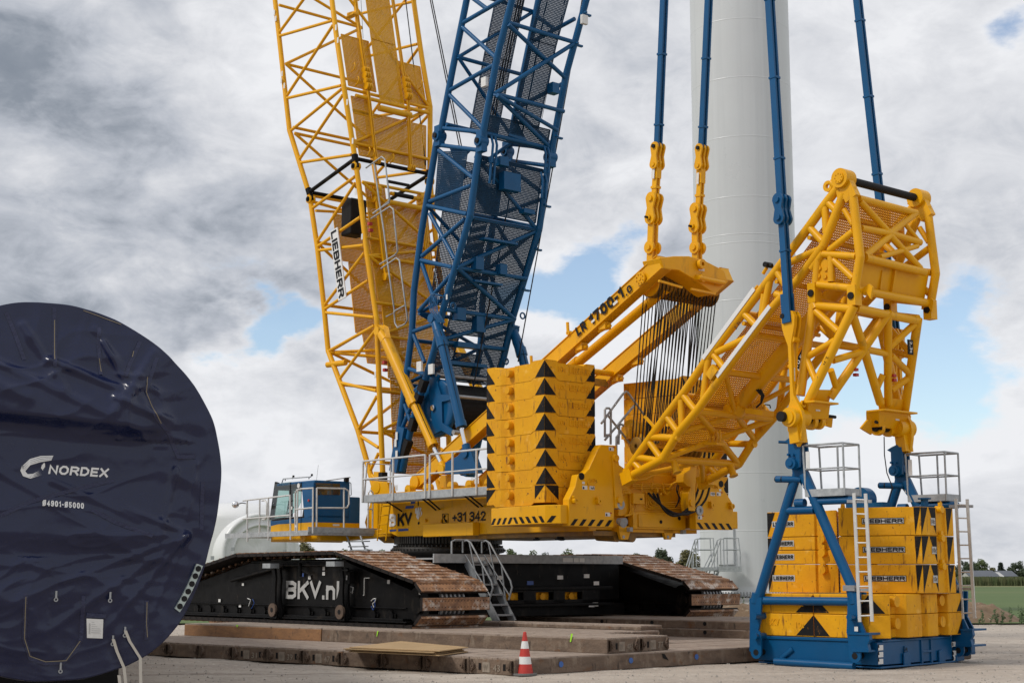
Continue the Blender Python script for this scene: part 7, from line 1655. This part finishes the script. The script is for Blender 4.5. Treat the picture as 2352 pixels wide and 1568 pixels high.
def a_frame(j0, dirj):
    jp = -.06                                    # built on the near side plane, copied across for the far side
    q = lambda x, y: bn(x, y, jp)
    sh = V((0, 0, 0)) if dirj < 0 else Wd * 3.46
    def S(P): return [p + sh for p in P]
    mb = MB()
    apex = q(447, 240)
    mb2 = MB()
    def tb(a, b, r): mb.tube(q(*a) + sh, q(*b) + sh, r, 14)
    tb((425, 330), (205, 1050), .105); tb((480, 300), (785, 1010), .105); tb((362, 520), (545, 515), .085); tb((190, 1065), (795, 1072), .085)
    tb((200, 1020), (190, 1080), .12); tb((770, 985), (790, 1085), .12)
    tb((540, 465), (800, 455), .07); tb((458, 475), (458, 505), .05); tb((432, 474), (486, 472), .09)
    mb.prism(S([q(400, 200), q(465, 195), q(470, 235), q(500, 290), q(545, 395), q(490, 400), q(452, 345), q(400, 345), q(410, 290)]), Jb * .10)
    for k in (-.14, .14): mb.prism(S([p + Jb * k for p in (q(405, 85), q(470, 80), q(478, 150), q(475, 255), q(440, 275), q(410, 260))]), Jb * .06)
    c = q(432, 234) + sh; mb.tube(c - Jb * .22, c + Jb * .24, .12, 20); mb.tube(c - Jb * .25, c + Jb * .26, .06, 14)
    for x in (413, 441): c = q(x, 182) + sh; mb.tube(c - Jb * .2, c, .025, 8)
    mb.prism(S([p - Jb * .12 for p in (q(380, 100), q(410, 80), q(440, 65), q(475, 100), q(440, 120), q(410, 118))]), Jb * .3)
    if dirj < 0: mb.tube(q(342, 103) + sh - Jb * .1, q(390, 105) + sh, .03, 8)
    for x in (335, 372): mb.tube(q(x, 330) + sh - Jb * .15, q(460, 330) + sh, .07, 14)
    # linkage plates to the base
    for k in (-.10, .10):
        mb.prism(S([p + Jb * k for p in (q(165, 1050), q(240, 1045), q(232, 1180), q(215, 1260), q(205, 1400), q(165, 1370), q(168, 1200))]), Jb * .05)
        mb.prism(S([p + Jb * k for p in (q(762, 1010), q(838, 1015), q(835, 1180), q(870, 1260), q(780, 1290), q(755, 1260), q(760, 1130))]), Jb * .05)
    for x in (205, 805):
        for k in (-.17, .15):
            P = []
            for t in range(13): a = math.pi * t / 12; P.append((math.cos(a) * .13, .33 + math.sin(a) * .13))
            for t in range(13): a = math.pi + math.pi * t / 12; P.append((math.cos(a) * .13, -.0 + math.sin(a) * .13))
            c = q(x + 12, 1378 if x < 500 else 1400) + sh + Jb * k; mb.prism([c - Ib * a + ZV * z for a, z in P], Jb * .045)
    for x, y in ((222, 1160), (225, 1280), (800, 1165)): c = q(x, y) + sh; mb.tube(c - Jb * .28, c + Jb * .2, .065, 16)
    P = S([q(240, 1230), q(320, 1290), q(330, 1440), q(205, 1445), q(200, 1300)]); mb.prism([p + Jb * .2 for p in P], Jb * .06)
    P = S([q(770, 1260), q(905, 1268), q(910, 1300), q(895, 1330), q(905, 1370), q(810, 1372), q(780, 1330)]); mb.prism([p - Jb * .18 for p in P], Jb * .10); mb.box(lambda a, b, z: q(840, 1265) + sh - Ib * a + Jb * b + ZV * z, (-.22, .25), (-.2, .45), (-.02, .02)); mb.box(lambda a, b, z: q(845, 1368) + sh - Ib * a + Jb * b + ZV * z, (-.15, .22), (-.2, .45), (-.02, .02))
    P = S([q(800, 1180), q(835, 1180), q(875, 1260), q(800, 1260)]); mb.prism([p + Jb * .1 for p in P], Jb * .05)
    mb.tube(q(305, 1435) + sh, q(785, 1465) + sh, .075, 16)
    if dirj < 0: mb.box(lambda a, b, z: q(385, 1375) + sh - Ib * a + Jb * b + ZV * z, (-.15, .15), (.1, .3), (-.14, .14)); mb.tube(q(330, 1420) + sh + Jb * .1, q(400, 1360) + sh + Jb * .1, .06, 10)
    af = mb.build('a_frame', 'blue', fr_, bevel=0)
    mb = MB()
    for x in (205, 805): c = q(x + 12, 1378 if x < 500 else 1400) + sh; mb.tube(c - Jb * .176, c + Jb * .2, .062, 18)
    for x in (335, 372): c = q(x, 330) + sh - Jb * .15; d = (q(460, 330) - q(372, 330)).normalized(); mb.tube(c - d * .006, c + d * .02, .06, 14)
    mb.build('pin_bore', 'matt_black', af)
    # service platform with rails and ladder
    w0 = q(508, 436); w1 = q(742, 428); zf = (w0.z + w1.z) / 2
    i0, i1 = (w0 - BN).dot(Ib), (w1 - BN).dot(Ib)
    mb = MB(); oo = lambda a, b, z: Bl(a, -.06 + b, zf + z) + sh
    mb.box(oo, (i1, i0), (-.10, -.07), (0, .15)); mb.box(oo, (i1, i0), (.50, .53), (0, .15)); mb.box(oo, (i1, i1 + .03), (-.10, .53), (0, .15)); mb.box(oo, (i1, i0), (-.07, .5), (.0, .02))
    pl = mb.build('platform', 'galvanised', af)
    mb = MB(); mb.box(oo, (i1, i1 + .9), (.05, .4), (-.13, -.005)); mb.build('platform_arm', 'blue', af)
    mb = MB(); H_ = 1.05
    ii = [i0, (i0 + i1) / 2 + .05, i1]
    for a in (i0, i1):
        for b in (-.09, .52): mb.tube(oo(a, b, .0), oo(a + (.04 if a == i0 else .0), b, H_), .022, 8)
    mb.tube(oo(ii[1], .52, 0), oo(ii[1], .52, H_), .022, 8); mb.tube(oo(ii[1], -.09, 0), oo(ii[1], -.09, H_), .016, 8) if False else None
    for h in (H_, .56): mb.path([oo(i0, .52, h), oo(i0, -.09, h), oo(i1, -.09, h), oo(i1, .52, h), oo(i0, .52, h)], .022 if h > 1 else .017, 8)
    mb.build('handrail', 'galvanised', af)
    mb = MB(); c = oo(i0 - .03, -.1, .75); mb.box(lambda a, b, z: c + Ib * a + Jb * b + ZV * z, (-.09, .0), (-.01, .0), (-.17, .17)); mb.build('notice_plate', 'sticker', pl)
    la = [bn(785, 412, -.15) + sh, bn(820, 1195, -.15) + sh]; lb = [bn(855, 415, -.15) + sh, bn(895, 1192, -.15) + sh]
    mb = MB()
    for a, b in (la, lb): mb.beam(a, b, Jb, .065, .03)
    for k in range(9): t = (k + .45) / 9 * 1.0; t = .05 + .113 * k; mb.tube(la[0].lerp(la[1], t), lb[0].lerp(lb[1], t), .016, 8)
    mb.build('ladder', 'aluminium', af)
    mb = MB(); 
    for y in (462, 1000): mb.beam(bn(745, y, -.12) + sh, bn(890, y, -.12) + sh, Jb, .06, .05)
    mb.box(lambda a, b, z: bn(760, 1000, -.1) + sh - Ib * a + Jb * b + ZV * z, (-.1, .16), (-.1, .1), (-.02, .09)); mb.build('ladder_bracket', 'steel', af)
    mb = MB(); o = q(482, 375) + sh; rect_decal(mb, o - Jb * .02, -Ib, ZV, .06, .16, .05); 
    if dirj < 0: rect_decal(mb, q(815, 1250) + sh - Jb * .12, -Ib, ZV, .08, .09, .05)
    mb.build('safety_sticker', 'sticker', af, fixn=False)
a_frame(-.06, -1)
a_frame(3.30, 1)
mb = MB(); c = Bl(1.6, 2.4, 3.42); mb.tube(c - Jb * .15, c + Jb * .15, .26, 28); mb.box(lambda a, b, z: c + Ib * a + Jb * b + ZV * z, (-.6, .3), (-.2, .2), (-.28, -.08)); mb.tube(Bl(.4, 2.9, 3.2), Bl(.4, 2.9, 3.42), .08, 14); mb.tube(Bl(.4, 2.9, 3.4), Bl(.4, 2.9, 3.43), .14, 14); mb.build('cable_reel', 'blue', fr_)
mb = MB(); mb.path([hit(*z8(*p), BN + Jb * 2.9, Jb) for p in ((968, 70), (970, 180), (985, 290), (1020, 380), (1005, 430), (990, 490))], .012, 6); mb.build('cable', 'rope', fr_)
# heavy blocks in the two lower layers
def ballast_block(i0, i1, j0, j1, z0, z1_, label, kind, cut=None):
    r = thing('ballast_block', label, 'ballast block', Bl((i0 + i1) / 2, (j0 + j1) / 2, z0), 'lower ballast blocks on the blue frame')
    mb = MB(); g = .012; i0 += g; i1 -= g; j0 += g; j1 -= g; c = .16
    if kind == 'left': P = [(i0, j0), (i1, j0), (i1, j1), (i0, j1)]
    elif kind == 'front': P = [(i0 + .0, j0 + .30), (i0 + .03, j0 + .28), (i0 + .30, j0), (i1, j0), (i1, j1), (i0 + .28, j1), (i0 - .0, j1 - .08), (i0 + .0, j0 + .95), (i0 + .22, j0 + .85), (i0 + .22, j0 + .55), (i0 + .12, j0 + .50)]
    else: P = [(i0 + .2, j0), (i0 + .0, j0 + .12), (i0, j0 + .55), (i0 + .2, j0 + .62), (i0 + .2, j0 + .95), (i0, j0 + 1.0), (i0, j1 - .02), (i1, j1), (i1, j0)]
    def hgt(i, j): return .05 if (abs(i - i1) < .42 and abs(j - j0) < .35) or (abs(i - i0) < .42 and abs(j - j0) < .40) else 0
    mb.prism([Bl(i, j, z0 + .0) for i, j in P], ZV * (z1_ - z0 - .008)); mb.build('casting', 'weathered_yellow', r, bevel=.016)
    lt = MB(); mk = MB(); pg = MB(); zc_ = (z0 + z1_) / 2
    if kind != 'right':
        lt.text('BKV', Bl(i1 - .30 if kind == 'left' else i1 - .80, j0, zc_ - .02), -Ib, ZV, .26, .13, .008, .012)
        if kind == 'left': lt.text('10t', Bl(i1 - .95, j0, zc_ - .06), -Ib, ZV, .2, .12, .004, .010)
        lt.build('raised_lettering', 'weathered_yellow', r, fixn=False)
        o = j0 - .004
        if kind == 'left': mk.poly([Bl(i0, o, z1_ - .03), Bl(i0 + .42, o, z0 + .02), Bl(i0, o, z0 + .02)])
        else: mk.poly([Bl(i1, o, z1_ - .03), Bl(i1 - .36, o, z0 + .02), Bl(i1, o, z0 + .02)])
        if kind == 'front' and z0 > .8:
            for a, b in (((i0 + .30, j0), (i0 + .66, j0)),): mk.poly([Bl(i0 + .30, o, z1_ - .02), Bl(i0 + .62, o, z0 + .02), Bl(i0 + .30, o, z0 + .02)])
            a, b = Bl(i0 + .30, j0 - .004, 0), Bl(i0 + .03, j0 + .276, 0); n = (Bl(i0, j0, 0) - Bl(i0 + .3, j0 + .3, 0)).normalized() * .005; mk.poly([a + ZV * (z1_ - .02) + n, a + ZV * (z0 + .02) + n, a.lerp(b, .85) + ZV * (z0 + .02) + n])
    else: mk.poly([Bl(i0 - .004, j1 - .02, z1_ - .03), Bl(i0 - .004, j1 - .02, z0 + .02), Bl(i0 - .004, j1 - .32, z0 + .02)])
    mk.build('warning_mark', 'marking_black', r, fixn=False)
    if kind == 'front': c = Bl(i0 + .22, j0 + .66, zc_ + .05); pg.tube(c + Ib * .1, c - Ib * .18, .11, 20); pg.tube(Bl(i0 + .1, j1 - .1, zc_), Bl(i0 + .1, j1 + .2, zc_), .025, 8)
    if kind == 'right': c = Bl(i0 + .2, j0 + .80, zc_ + .05); pg.tube(c + Ib * .1, c - Ib * .18, .11, 20)
    if kind != 'left': pg.build('locating_plug', 'weathered_yellow', r)
zA, zB, zC = .57, 1.03, 1.43
for z0, z1_, w_ in ((zA, zB, 'bottom layer'), (zB, zC, 'second layer')):
    ballast_block(1.42, LI + .04, .02, 1.5, z0, z1_, 'left yellow block in the %s of the ballast, with raised letters' % w_, 'left')
    ballast_block(-.16, 1.42, .0, 1.66, z0, z1_, 'front corner yellow block in the %s of the ballast' % w_, 'front')
    ballast_block(-.16, 1.42, 1.68, LJ + .1, z0, z1_, 'right yellow block in the %s of the ballast' % w_, 'right')
# flat slabs above
ZT = 3.17
def Xd(px, d): return V(((px - CX) / 3491 * d, d, 0))
pA, pB = V((5.54, 32.8, 0)), V((6.79, 31.62, 0)); pC, pD, pE = V((6.80, 31.5, 0)), V((8.35, 30.87, 0)), V((9.26, 31.73, 0))
lw = pB + V((.25, .95, 0)); lx = pA + V((.62, .75, 0))
dl = (pB - pA).normalized(); nl = V((dl.y, -dl.x, 0))
SG = 'flat slabs on top of the ballast'
def flat_slab(poly, z0, z1_, label):
    r = thing('ballast_slab', label, 'ballast slab', sum(poly, V((0, 0, 0))) / len(poly) + ZV * z0, SG)
    mb = MB(); mb.prism([p + ZV * (z0 + .006) for p in poly], ZV * (z1_ - z0 - .012)); mb.build('casting', 'weathered_yellow', r, bevel=.010); return r
zl = [zC, 2.03, 2.325, 2.605, ZT - .02]
tpl = [pA, pA + dl * 1.17, pA + dl * 1.2 - nl * .06, pA + dl * 1.50 - nl * .06, pA + dl * 1.53, pB, lw, lx]
ol = ('lowest, tall', 'second, thin', 'third, thin', 'topmost, tall')
for k in range(4):
    r = flat_slab(tpl, zl[k], zl[k + 1], '%s slab of the narrow left column on top of the ballast' % ol[k])
    h = zl[k + 1] - zl[k]; m = zl[k] + h / 2; o = pA + dl * (.10 if k < 3 else .12) + ZV * (m - .06) - nl * 0
    nn = nl if nl.dot(V((0, -1, 0))) > 0 else -nl
    mb = MB(); mb.poly([o + nn * .006, o + dl * .56 + nn * .006, o + dl * .56 + nn * .006 + ZV * .13, o + nn * .006 + ZV * .13]); mb.cur = 1; block(mb, 'LIEBHERR', o + dl * .025 + ZV * .022 + nn * .008, dl, ZV, .51, .086, .24, .13); mb.build('name_plate', ['letter_grey', 'marking_black'], r, fixn=False)
    mb = MB(); c = pA + dl * 1.36 + ZV * (zl[k] + h * .80 if k < 3 else zl[k] + .05); 
    if k < 3: mb.tube(c - nn * .1, c + nn * .06, .085, 18); mb.beam(c + ZV * .05, c + ZV * .16, nn, .11, .05); mb.build('locating_plug', 'weathered_yellow', r)
    mb = MB(); q0 = pA + nn * .005; t = .26
    P_ = [q0 + ZV * (zl[k] + .01), q0 + ZV * (zl[k + 1] - .02), q0 + dl * .2 + ZV * (zl[k + 1] - .02)]; mb.poly(P_); mb.build('warning_mark', 'marking_black', r, fixn=False)
zr = [zC + .0, 2.02, 2.60, ZT + .02]
ddc = (pD - pC).normalized(); nD = V((ddc.y, -ddc.x, 0)); nD = nD if nD.y < 0 else -nD
dde = (pE - pD).normalized(); nE = V((dde.y, -dde.x, 0)); nE = nE if nE.x > 0 and nE.y < 0 else -nE
back = [pE + Ib * 1.2, pC + V((.35, 1.0, 0)), pC + V((.15, .5, 0))]
tpr = [pC, pC + ddc * .08 - nD * .0, pD, pD + dde * .58, pD + dde * .60 - nE * .05, pD + dde * .92 - nE * .05, pD + dde * .94, pE] + back
orr = ('lowest', 'middle', 'topmost')
for k in range(3):
    r = flat_slab(tpr, zr[k], zr[k + 1], '%s slab of the wide right column on top of the ballast, with long name plate' % orr[k])
    h = zr[k + 1] - zr[k]; m = zr[k] + h / 2; o = pC + ddc * .48 + ZV * (m - .055) + nD * .006
    mb = MB(); mb.poly([o, o + ddc * .86, o + ddc * .86 + ZV * .125, o + ZV * .125]); mb.cur = 2; mb.poly([p + nD * .002 for p in (o + ddc * .012 + ZV * .012, o + ddc * .848 + ZV * .012, o + ddc * .848 + ZV * .113, o + ddc * .012 + ZV * .113)]); mb.cur = 1; block(mb, 'LIEBHERR', o + ddc * .03 + ZV * .022 + nD * .003, ddc, ZV, .80, .082, .25, .15); mb.build('name_plate', ['letter_black', 'letter_black', 'letter_grey'], r, fixn=False)
    mb = MB(); zb0, zt0_ = zr[k] + .01, zr[k + 1] - .012
    o = pD + nD * .005; mb.poly([o - ddc * .14 + ZV * zt0_, o + ZV * zt0_, o + ZV * zt0_ + ddc * 0, o - ddc * .12 + ZV * zb0])
    o = pD + nE * .005; mb.poly([o + ZV * zt0_, o + dde * .26 + ZV * zt0_, o + dde * 0 + ZV * zb0]); mb.poly([o + dde * .30 + ZV * zt0_, o + dde * .56 + ZV * zt0_, o + dde * .56 + ZV * (zb0 + .02)])
    mb.poly([o + dde * .96 + ZV * zt0_, o + dde * 1.22 + ZV * zt0_, o + dde * 1.0 + ZV * zb0]); mb.build('warning_mark', 'marking_black', r, fixn=False)
    mb = MB(); o = pD + nE * .01 + dde * .36 + ZV * (m - .08); mb.poly([o, o + dde * .17, o + dde * .17 + ZV * .15, o + ZV * .15]); mb.cur = 1; mb.text('10t', o + dde * .02 + ZV * .03 + nE * .002, dde, ZV, .13, .09, .01, .003); mb.build('type_plate', ['letter_grey', 'brown_steel'], r, fixn=False)
    c = pD + dde * .76 + ZV * (zr[k] + h * .93); mb = MB(); mb.tube(c - nE * .1, c + nE * .05, .075, 18); mb.beam(c + ZV * .03, c + ZV * .14, nE, .09, .05); mb.build('locating_plug', 'yellow', r)
    if k == 2:
        mb = MB()
        for t, s in ((.08, ddc), (.95, dde)): q = (pC + ddc * t if s is ddc else pD + dde * .76) - nD * .1 + ZV * ZT; mb.prism([q - s * .05, q + s * .05, q + s * .03 + ZV * .15, q - s * .02 + ZV * .17], -nD * .05)
        mb.build('lifting_lug', 'weathered_yellow', r)

# ------------------------------------------------------------------ timber and steel mats
mat('stamp_grey', (0.30, 0.25, 0.20), (0.2, 0.165, 0.13), 0.8, ns=9)
gA, gB, gC = onz(1184, 1551, 0), onz(344, 1503, 0), onz(1728, 1518, 0)
d1_ = (gC - gA).normalized(); d2_ = (gB - gA).normalized(); dp = V((-d1_.y, d1_.x, 0))       # long side, row direction, across
MG = 'heavy mats under the crane'
def mat_thing(name, label, o, ld, wd_, L, Wm, z0, h, top='mat_top', side='mat_wood', lugs=True, tag_=None, lug_at=0, bolts=0, planks=8):
    r = thing(name, label, 'crane mat', o + ld * L / 2 + wd_ * Wm / 2 + ZV * z0, MG)
    F = lambda a, b, z: o + ld * a + wd_ * b + ZV * (z0 + z)
    mb = MB(); mb.box(F, (0, L), (.006, Wm - .006), (0, h - .025)); mb.build('body', side, r, bevel=.012)
    mb = MB(); pw = (Wm - .02) / planks
    for k in range(planks): mb.box(F, (.01, L - .01), (.01 + k * pw + .006, .01 + (k + 1) * pw - .006), (h - .03, h + .004 * random.random()))
    mb.build('deck_planks', top, r)
    if lugs:
        mb = MB()
        for b, sg in ((.10, 1), (Wm - .10, -1)):
            c = F(0, b, h * .5); q = wd_ * sg
            mb.prism([c + ZV * .11 - q * .05, c + ZV * .02 + q * .06, c - ZV * .05 + q * .06, c - ZV * .12 - q * .05, c - ZV * .12 - q * .02, c - ZV * .02 + q * .02, c + ZV * .11 - q * .01], -ld * .05)
            mb.ring(c + q * .035 - ZV * .015 - ld * .05, -ld, .016, .04, .02, 12)
        mb.build('lifting_lug', 'brown_steel', r)
    if tag_:
        mb = MB(); xd = -wd_ if wd_.cross(ZV).dot(ld) > 0 else wd_
        c = F(0, Wm * .55, h * .42); 
        if xd.cross(ZV).dot(ld) > 0: xd = -xd
        mb.prism([c - xd * .17 - ZV * .09, c + xd * .01 - ZV * .09, c + xd * .01 + ZV * .09, c - xd * .17 + ZV * .09], -ld * .012)
        mb.text('W', c - xd * .15 - ZV * .055 - ld * .014, xd, ZV, .11, .11, .004, .004); mb.text('WIBO', c - xd * .0 - ZV * .07 - ld * .014, ZV, -xd, .13, .025, .002, .004) if False else None
        mb.text(tag_, c + xd * .09 - ZV * .07 - ld * .002, xd, ZV, .17, .12, .006, .010); mb.build('stamp', 'stamp_grey', r, fixn=False)
        mb = MB()
        for q in (-.24, .36): p = c + xd * q; mb.box(lambda a, b, z: p + xd * a + ld * b + ZV * z, (-.03, .03), (-.006, .0), (-.05, .07))
        mb.build('slot', 'matt_black', r)
    return r, F
random.seed(4)
Lm = 11.0; step = (gB - gA).dot(d2_) / 9.62
nums = [None, '43', None, None, None, '47', '39', '31', None, None, None, None, None]
pos = ['at the corner beside the traffic cone', 'next to the corner mat, left of the cone', 'third left of the cone', 'fourth left of the cone', 'fifth left of the cone, under the plywood', 'sixth left of the cone', 'seventh left of the cone', 'eighth left of the cone', 'ninth left of the cone', 'tenth left of the cone, by the blue cover', 'eleventh left of the cone, behind the cover', 'twelfth left of the cone, behind the cover', 'thirteenth left of the cone, behind the cover']
nums = ['43', None, None, None, '47', '39', '31', None, None, None, None, None, None]
perp = (gB - gA) - d1_ * (gB - gA).dot(d1_); perp.normalize()
for k in range(12):
    o = gA + d2_ * step * k + perp * 0
    Wm = step - .008
    r, F = mat_thing('crane_mat', 'long brown bottom layer mat, ' + pos[k], o, d1_, d2_, Lm + random.uniform(-.1, .1), Wm, 0.0, .30, tag_=nums[k], planks=6)
    if k == 0:
        mb = MB()
        for a in (1.15, 3.05, 5.0): c = F(a, 0, .16); mb.tube(c - perp * .012, c + perp * .0, .055, 16)
        mb.build('blue_spot', 'spray_blue', r)
        mb = MB(); c = F(4.05, .0, .17); mb.prism([c + d1_ * .10 - ZV * .05 - perp * .004, c - d1_ * .06 - ZV * .0 - perp * .004, c - d1_ * .10 + ZV * .09 - perp * .004, c - d1_ * .02 + ZV * .08 - perp * .004], -perp * .004); mb.build('slot', 'matt_black', r)
# upper layer under the near crawler
uA = onz(1393.8, 1500.7, .3); ux = onz(611, 1480, .3); uC = onz(1579, 1491, .3)
e1 = -(V((-math.sin(R(48.3)), math.cos(R(48.3)), 0))); ul = -e1; uw = V((-ul.y, ul.x, 0)); uw = uw if uw.y > 0 else -uw
Lu = 8.3
def upper(k, j, label, side, L=Lu, z0=.305, h=.295, tagn=None, off=0.0):
    o = uA + ul * (k * (Lu + .03) + off) + uw * (1.02 * j)
    return mat_thing('crane_mat', label, o, ul, uw, L, 1.0, z0 - o.z + 0 if False else 0, h, side=side, tag_=tagn, planks=7)
for j, w_ in enumerate(('front row', 'second row', 'third row', 'fourth row')):
    for k, q in enumerate(('right half', 'left half')):
        if j > 1 and False: continue
        upper(k, j, 'thick upper layer mat below the near crawler, %s, %s' % (w_, q), 'mat_orange' if k == 1 else 'mat_wood', L=Lu if k == 0 else 5.2, tagn=('483' if j == 0 else ('77' if j == 1 else None)) if k == 0 else None, off=(1.7 if j > 1 else 0))
mb = MB()
for x, y0, y1 in ((1312, 1460, 1478),):
    c = hit(1312, 1466, uA, uw) - uw * .008; mb.poly([c + ZV * .10, c + ul * -.05 + ZV * .10, c + ul * .0 - ZV * .06, c + ul * .03 - ZV * .06])
c = hit(867, 1454, uA, uw) - uw * .01; mb.poly([c + ZV * .06, c + ul * -.04 + ZV * .06, c - ZV * .06, c + ul * .02 - ZV * .06])
mb.poly([c + ul * 5.0 + ZV * .08, c + ul * 4.9 + ZV * .08, c + ul * 4.95 + ZV * .02])
tag(mb.build('spray_mark', 'spray_green', fixn=False), 'bright green spray paint strokes on the upper mat edge', 'paint mark')
# thin timber plank and far stacked mats
tA = onz(1472, 1447, .6)
mat_thing('timber_plank', 'thin weathered timber plank lying on the upper mats behind the near track', tA, ul, uw, 7.2, .8, 0, .10, side='mat_wood', lugs=False, planks=3)
fA = onz(1752, 1467, .30)
for z, lab in ((0, 'lower timber mat of the double stack under the far crawler'), (.205, 'upper timber mat of the double stack under the far crawler')):
    for j in range(3):
        o = fA + uw * 1.15 * j + ul * (-.15) - ul * .8
        r, F = mat_thing('timber_mat', lab + (', front row', ', middle row', ', back row')[j], o, ul, uw, 9.5, 1.13, z, .20, lugs=False, planks=5)
        if j == 0:
            mb = MB()
            for a in (1.0, 2.6, 4.2, 5.8): c = F(a, 0, .12); mb.tube(c - uw * .004, c + uw * .05, .05, 12)
            mb.build('bolt_hole', 'matt_black', r)
# plywood sheets
random.seed(9)
pw0 = onz(802, 1497, .31); pw1 = onz(1010, 1506, .31); pw2 = onz(1076, 1497, .31); pw3 = onz(920, 1482, .31)
for k in range(4):
    mb = MB(); j = V((random.uniform(-.12, .12), random.uniform(-.1, .1), 0)) if k < 3 else V((0, 0, 0)); z = .004 + .026 * k
    P = [p + j + ZV * z for p in (pw0, pw1, pw2, pw3)]; mb.prism(P, ZV * .019)
    tag(mb.build('plywood_sheet', 'plywood', bevel=.003), '%s plywood sheet of the small stack on the bottom mats' % ('lowest', 'second lowest', 'second from the top', 'topmost')[k], 'plywood', 'plywood sheets on the mats')
# cones
def cone(p, h, label, cat='traffic cone'):
    r = thing('traffic_cone', label, cat, p); k = h / .75
    mb = MB(); F = lambda a, b, z: p + V((a, b, z)); b0 = .215 * k
    P = [(math.cos(t * math.pi / 4 + .39) * b0 * 1.08, math.sin(t * math.pi / 4 + .39) * b0 * 1.08) for t in range(8)]; mb.prism([p + V((x, y, .0)) for x, y in P], ZV * .04 * k); mb.build('base', 'rubber_grey', r, bevel=.008)
    rad = lambda z: (.155 - (.155 - .028) * z / .75) * k
    mb = MB()
    for i, (z0, z1_) in enumerate(((.03, .20), (.20, .33), (.33, .47), (.47, .60), (.60, .75))):
        mb.cur = i % 2; mb.lathe(p, ZV, [(rad(z0), z0 * k), (rad(z1_), z1_ * k)], 32)
    mb.cur = 0; mb.lathe(p, ZV, [(.028 * k, .75 * k), (.022 * k, .765 * k), (.001, .765 * k)], 20); mb.build('body', ['cone_red', 'letter_white'], r)
mat('rubber_grey', (0.16, 0.155, 0.15), (0.09, 0.088, 0.085), 0.8, ns=6)
mat('cone_red', (0.50, 0.035, 0.025), (0.42, 0.03, 0.022), 0.55, ns=5)
cp = onz(1205.5, 1550, 0); cone(V((cp.x, cp.y, gh(cp.x, cp.y) + .0)), .765, 'red and white striped traffic cone in front of the mats')
cp = onz(2221, 1436, 0); cone(V((cp.x, cp.y, 0)), .55, 'small red and white cone half hidden behind the right ballast ladder')
mb = MB(); c = Bl(.2, 3.9, .12); mb.box(lambda a, b, z: c + Ib * a + Jb * b + ZV * z, (-.12, .12), (-.5, .2), (-.1, .16)); tag(mb.build('rusty_steel_foot', 'brown_steel', bevel=.04), 'rusty steel foot under the blue bracket right of the ballast', 'steel block')
mb = MB(); p = onz(1260, 1522, 0)
mb = MB(); c = Bl(.35, 3.45, .42); mb.box(lambda a, b, z: c + Ib * a + Jb * b + ZV * z, (-.3, .25), (0, .75), (-.03, .03)); mb.box(lambda a, b, z: c + Ib * a + Jb * b + ZV * z, (-.3, -.24), (0, .75), (-.28, .0)); mb.box(lambda a, b, z: c + Ib * a + Jb * b + ZV * z, (-.3, .25), (0, .75), (-.30, -.26)); mb.build('end_bracket', 'blue', fr_)
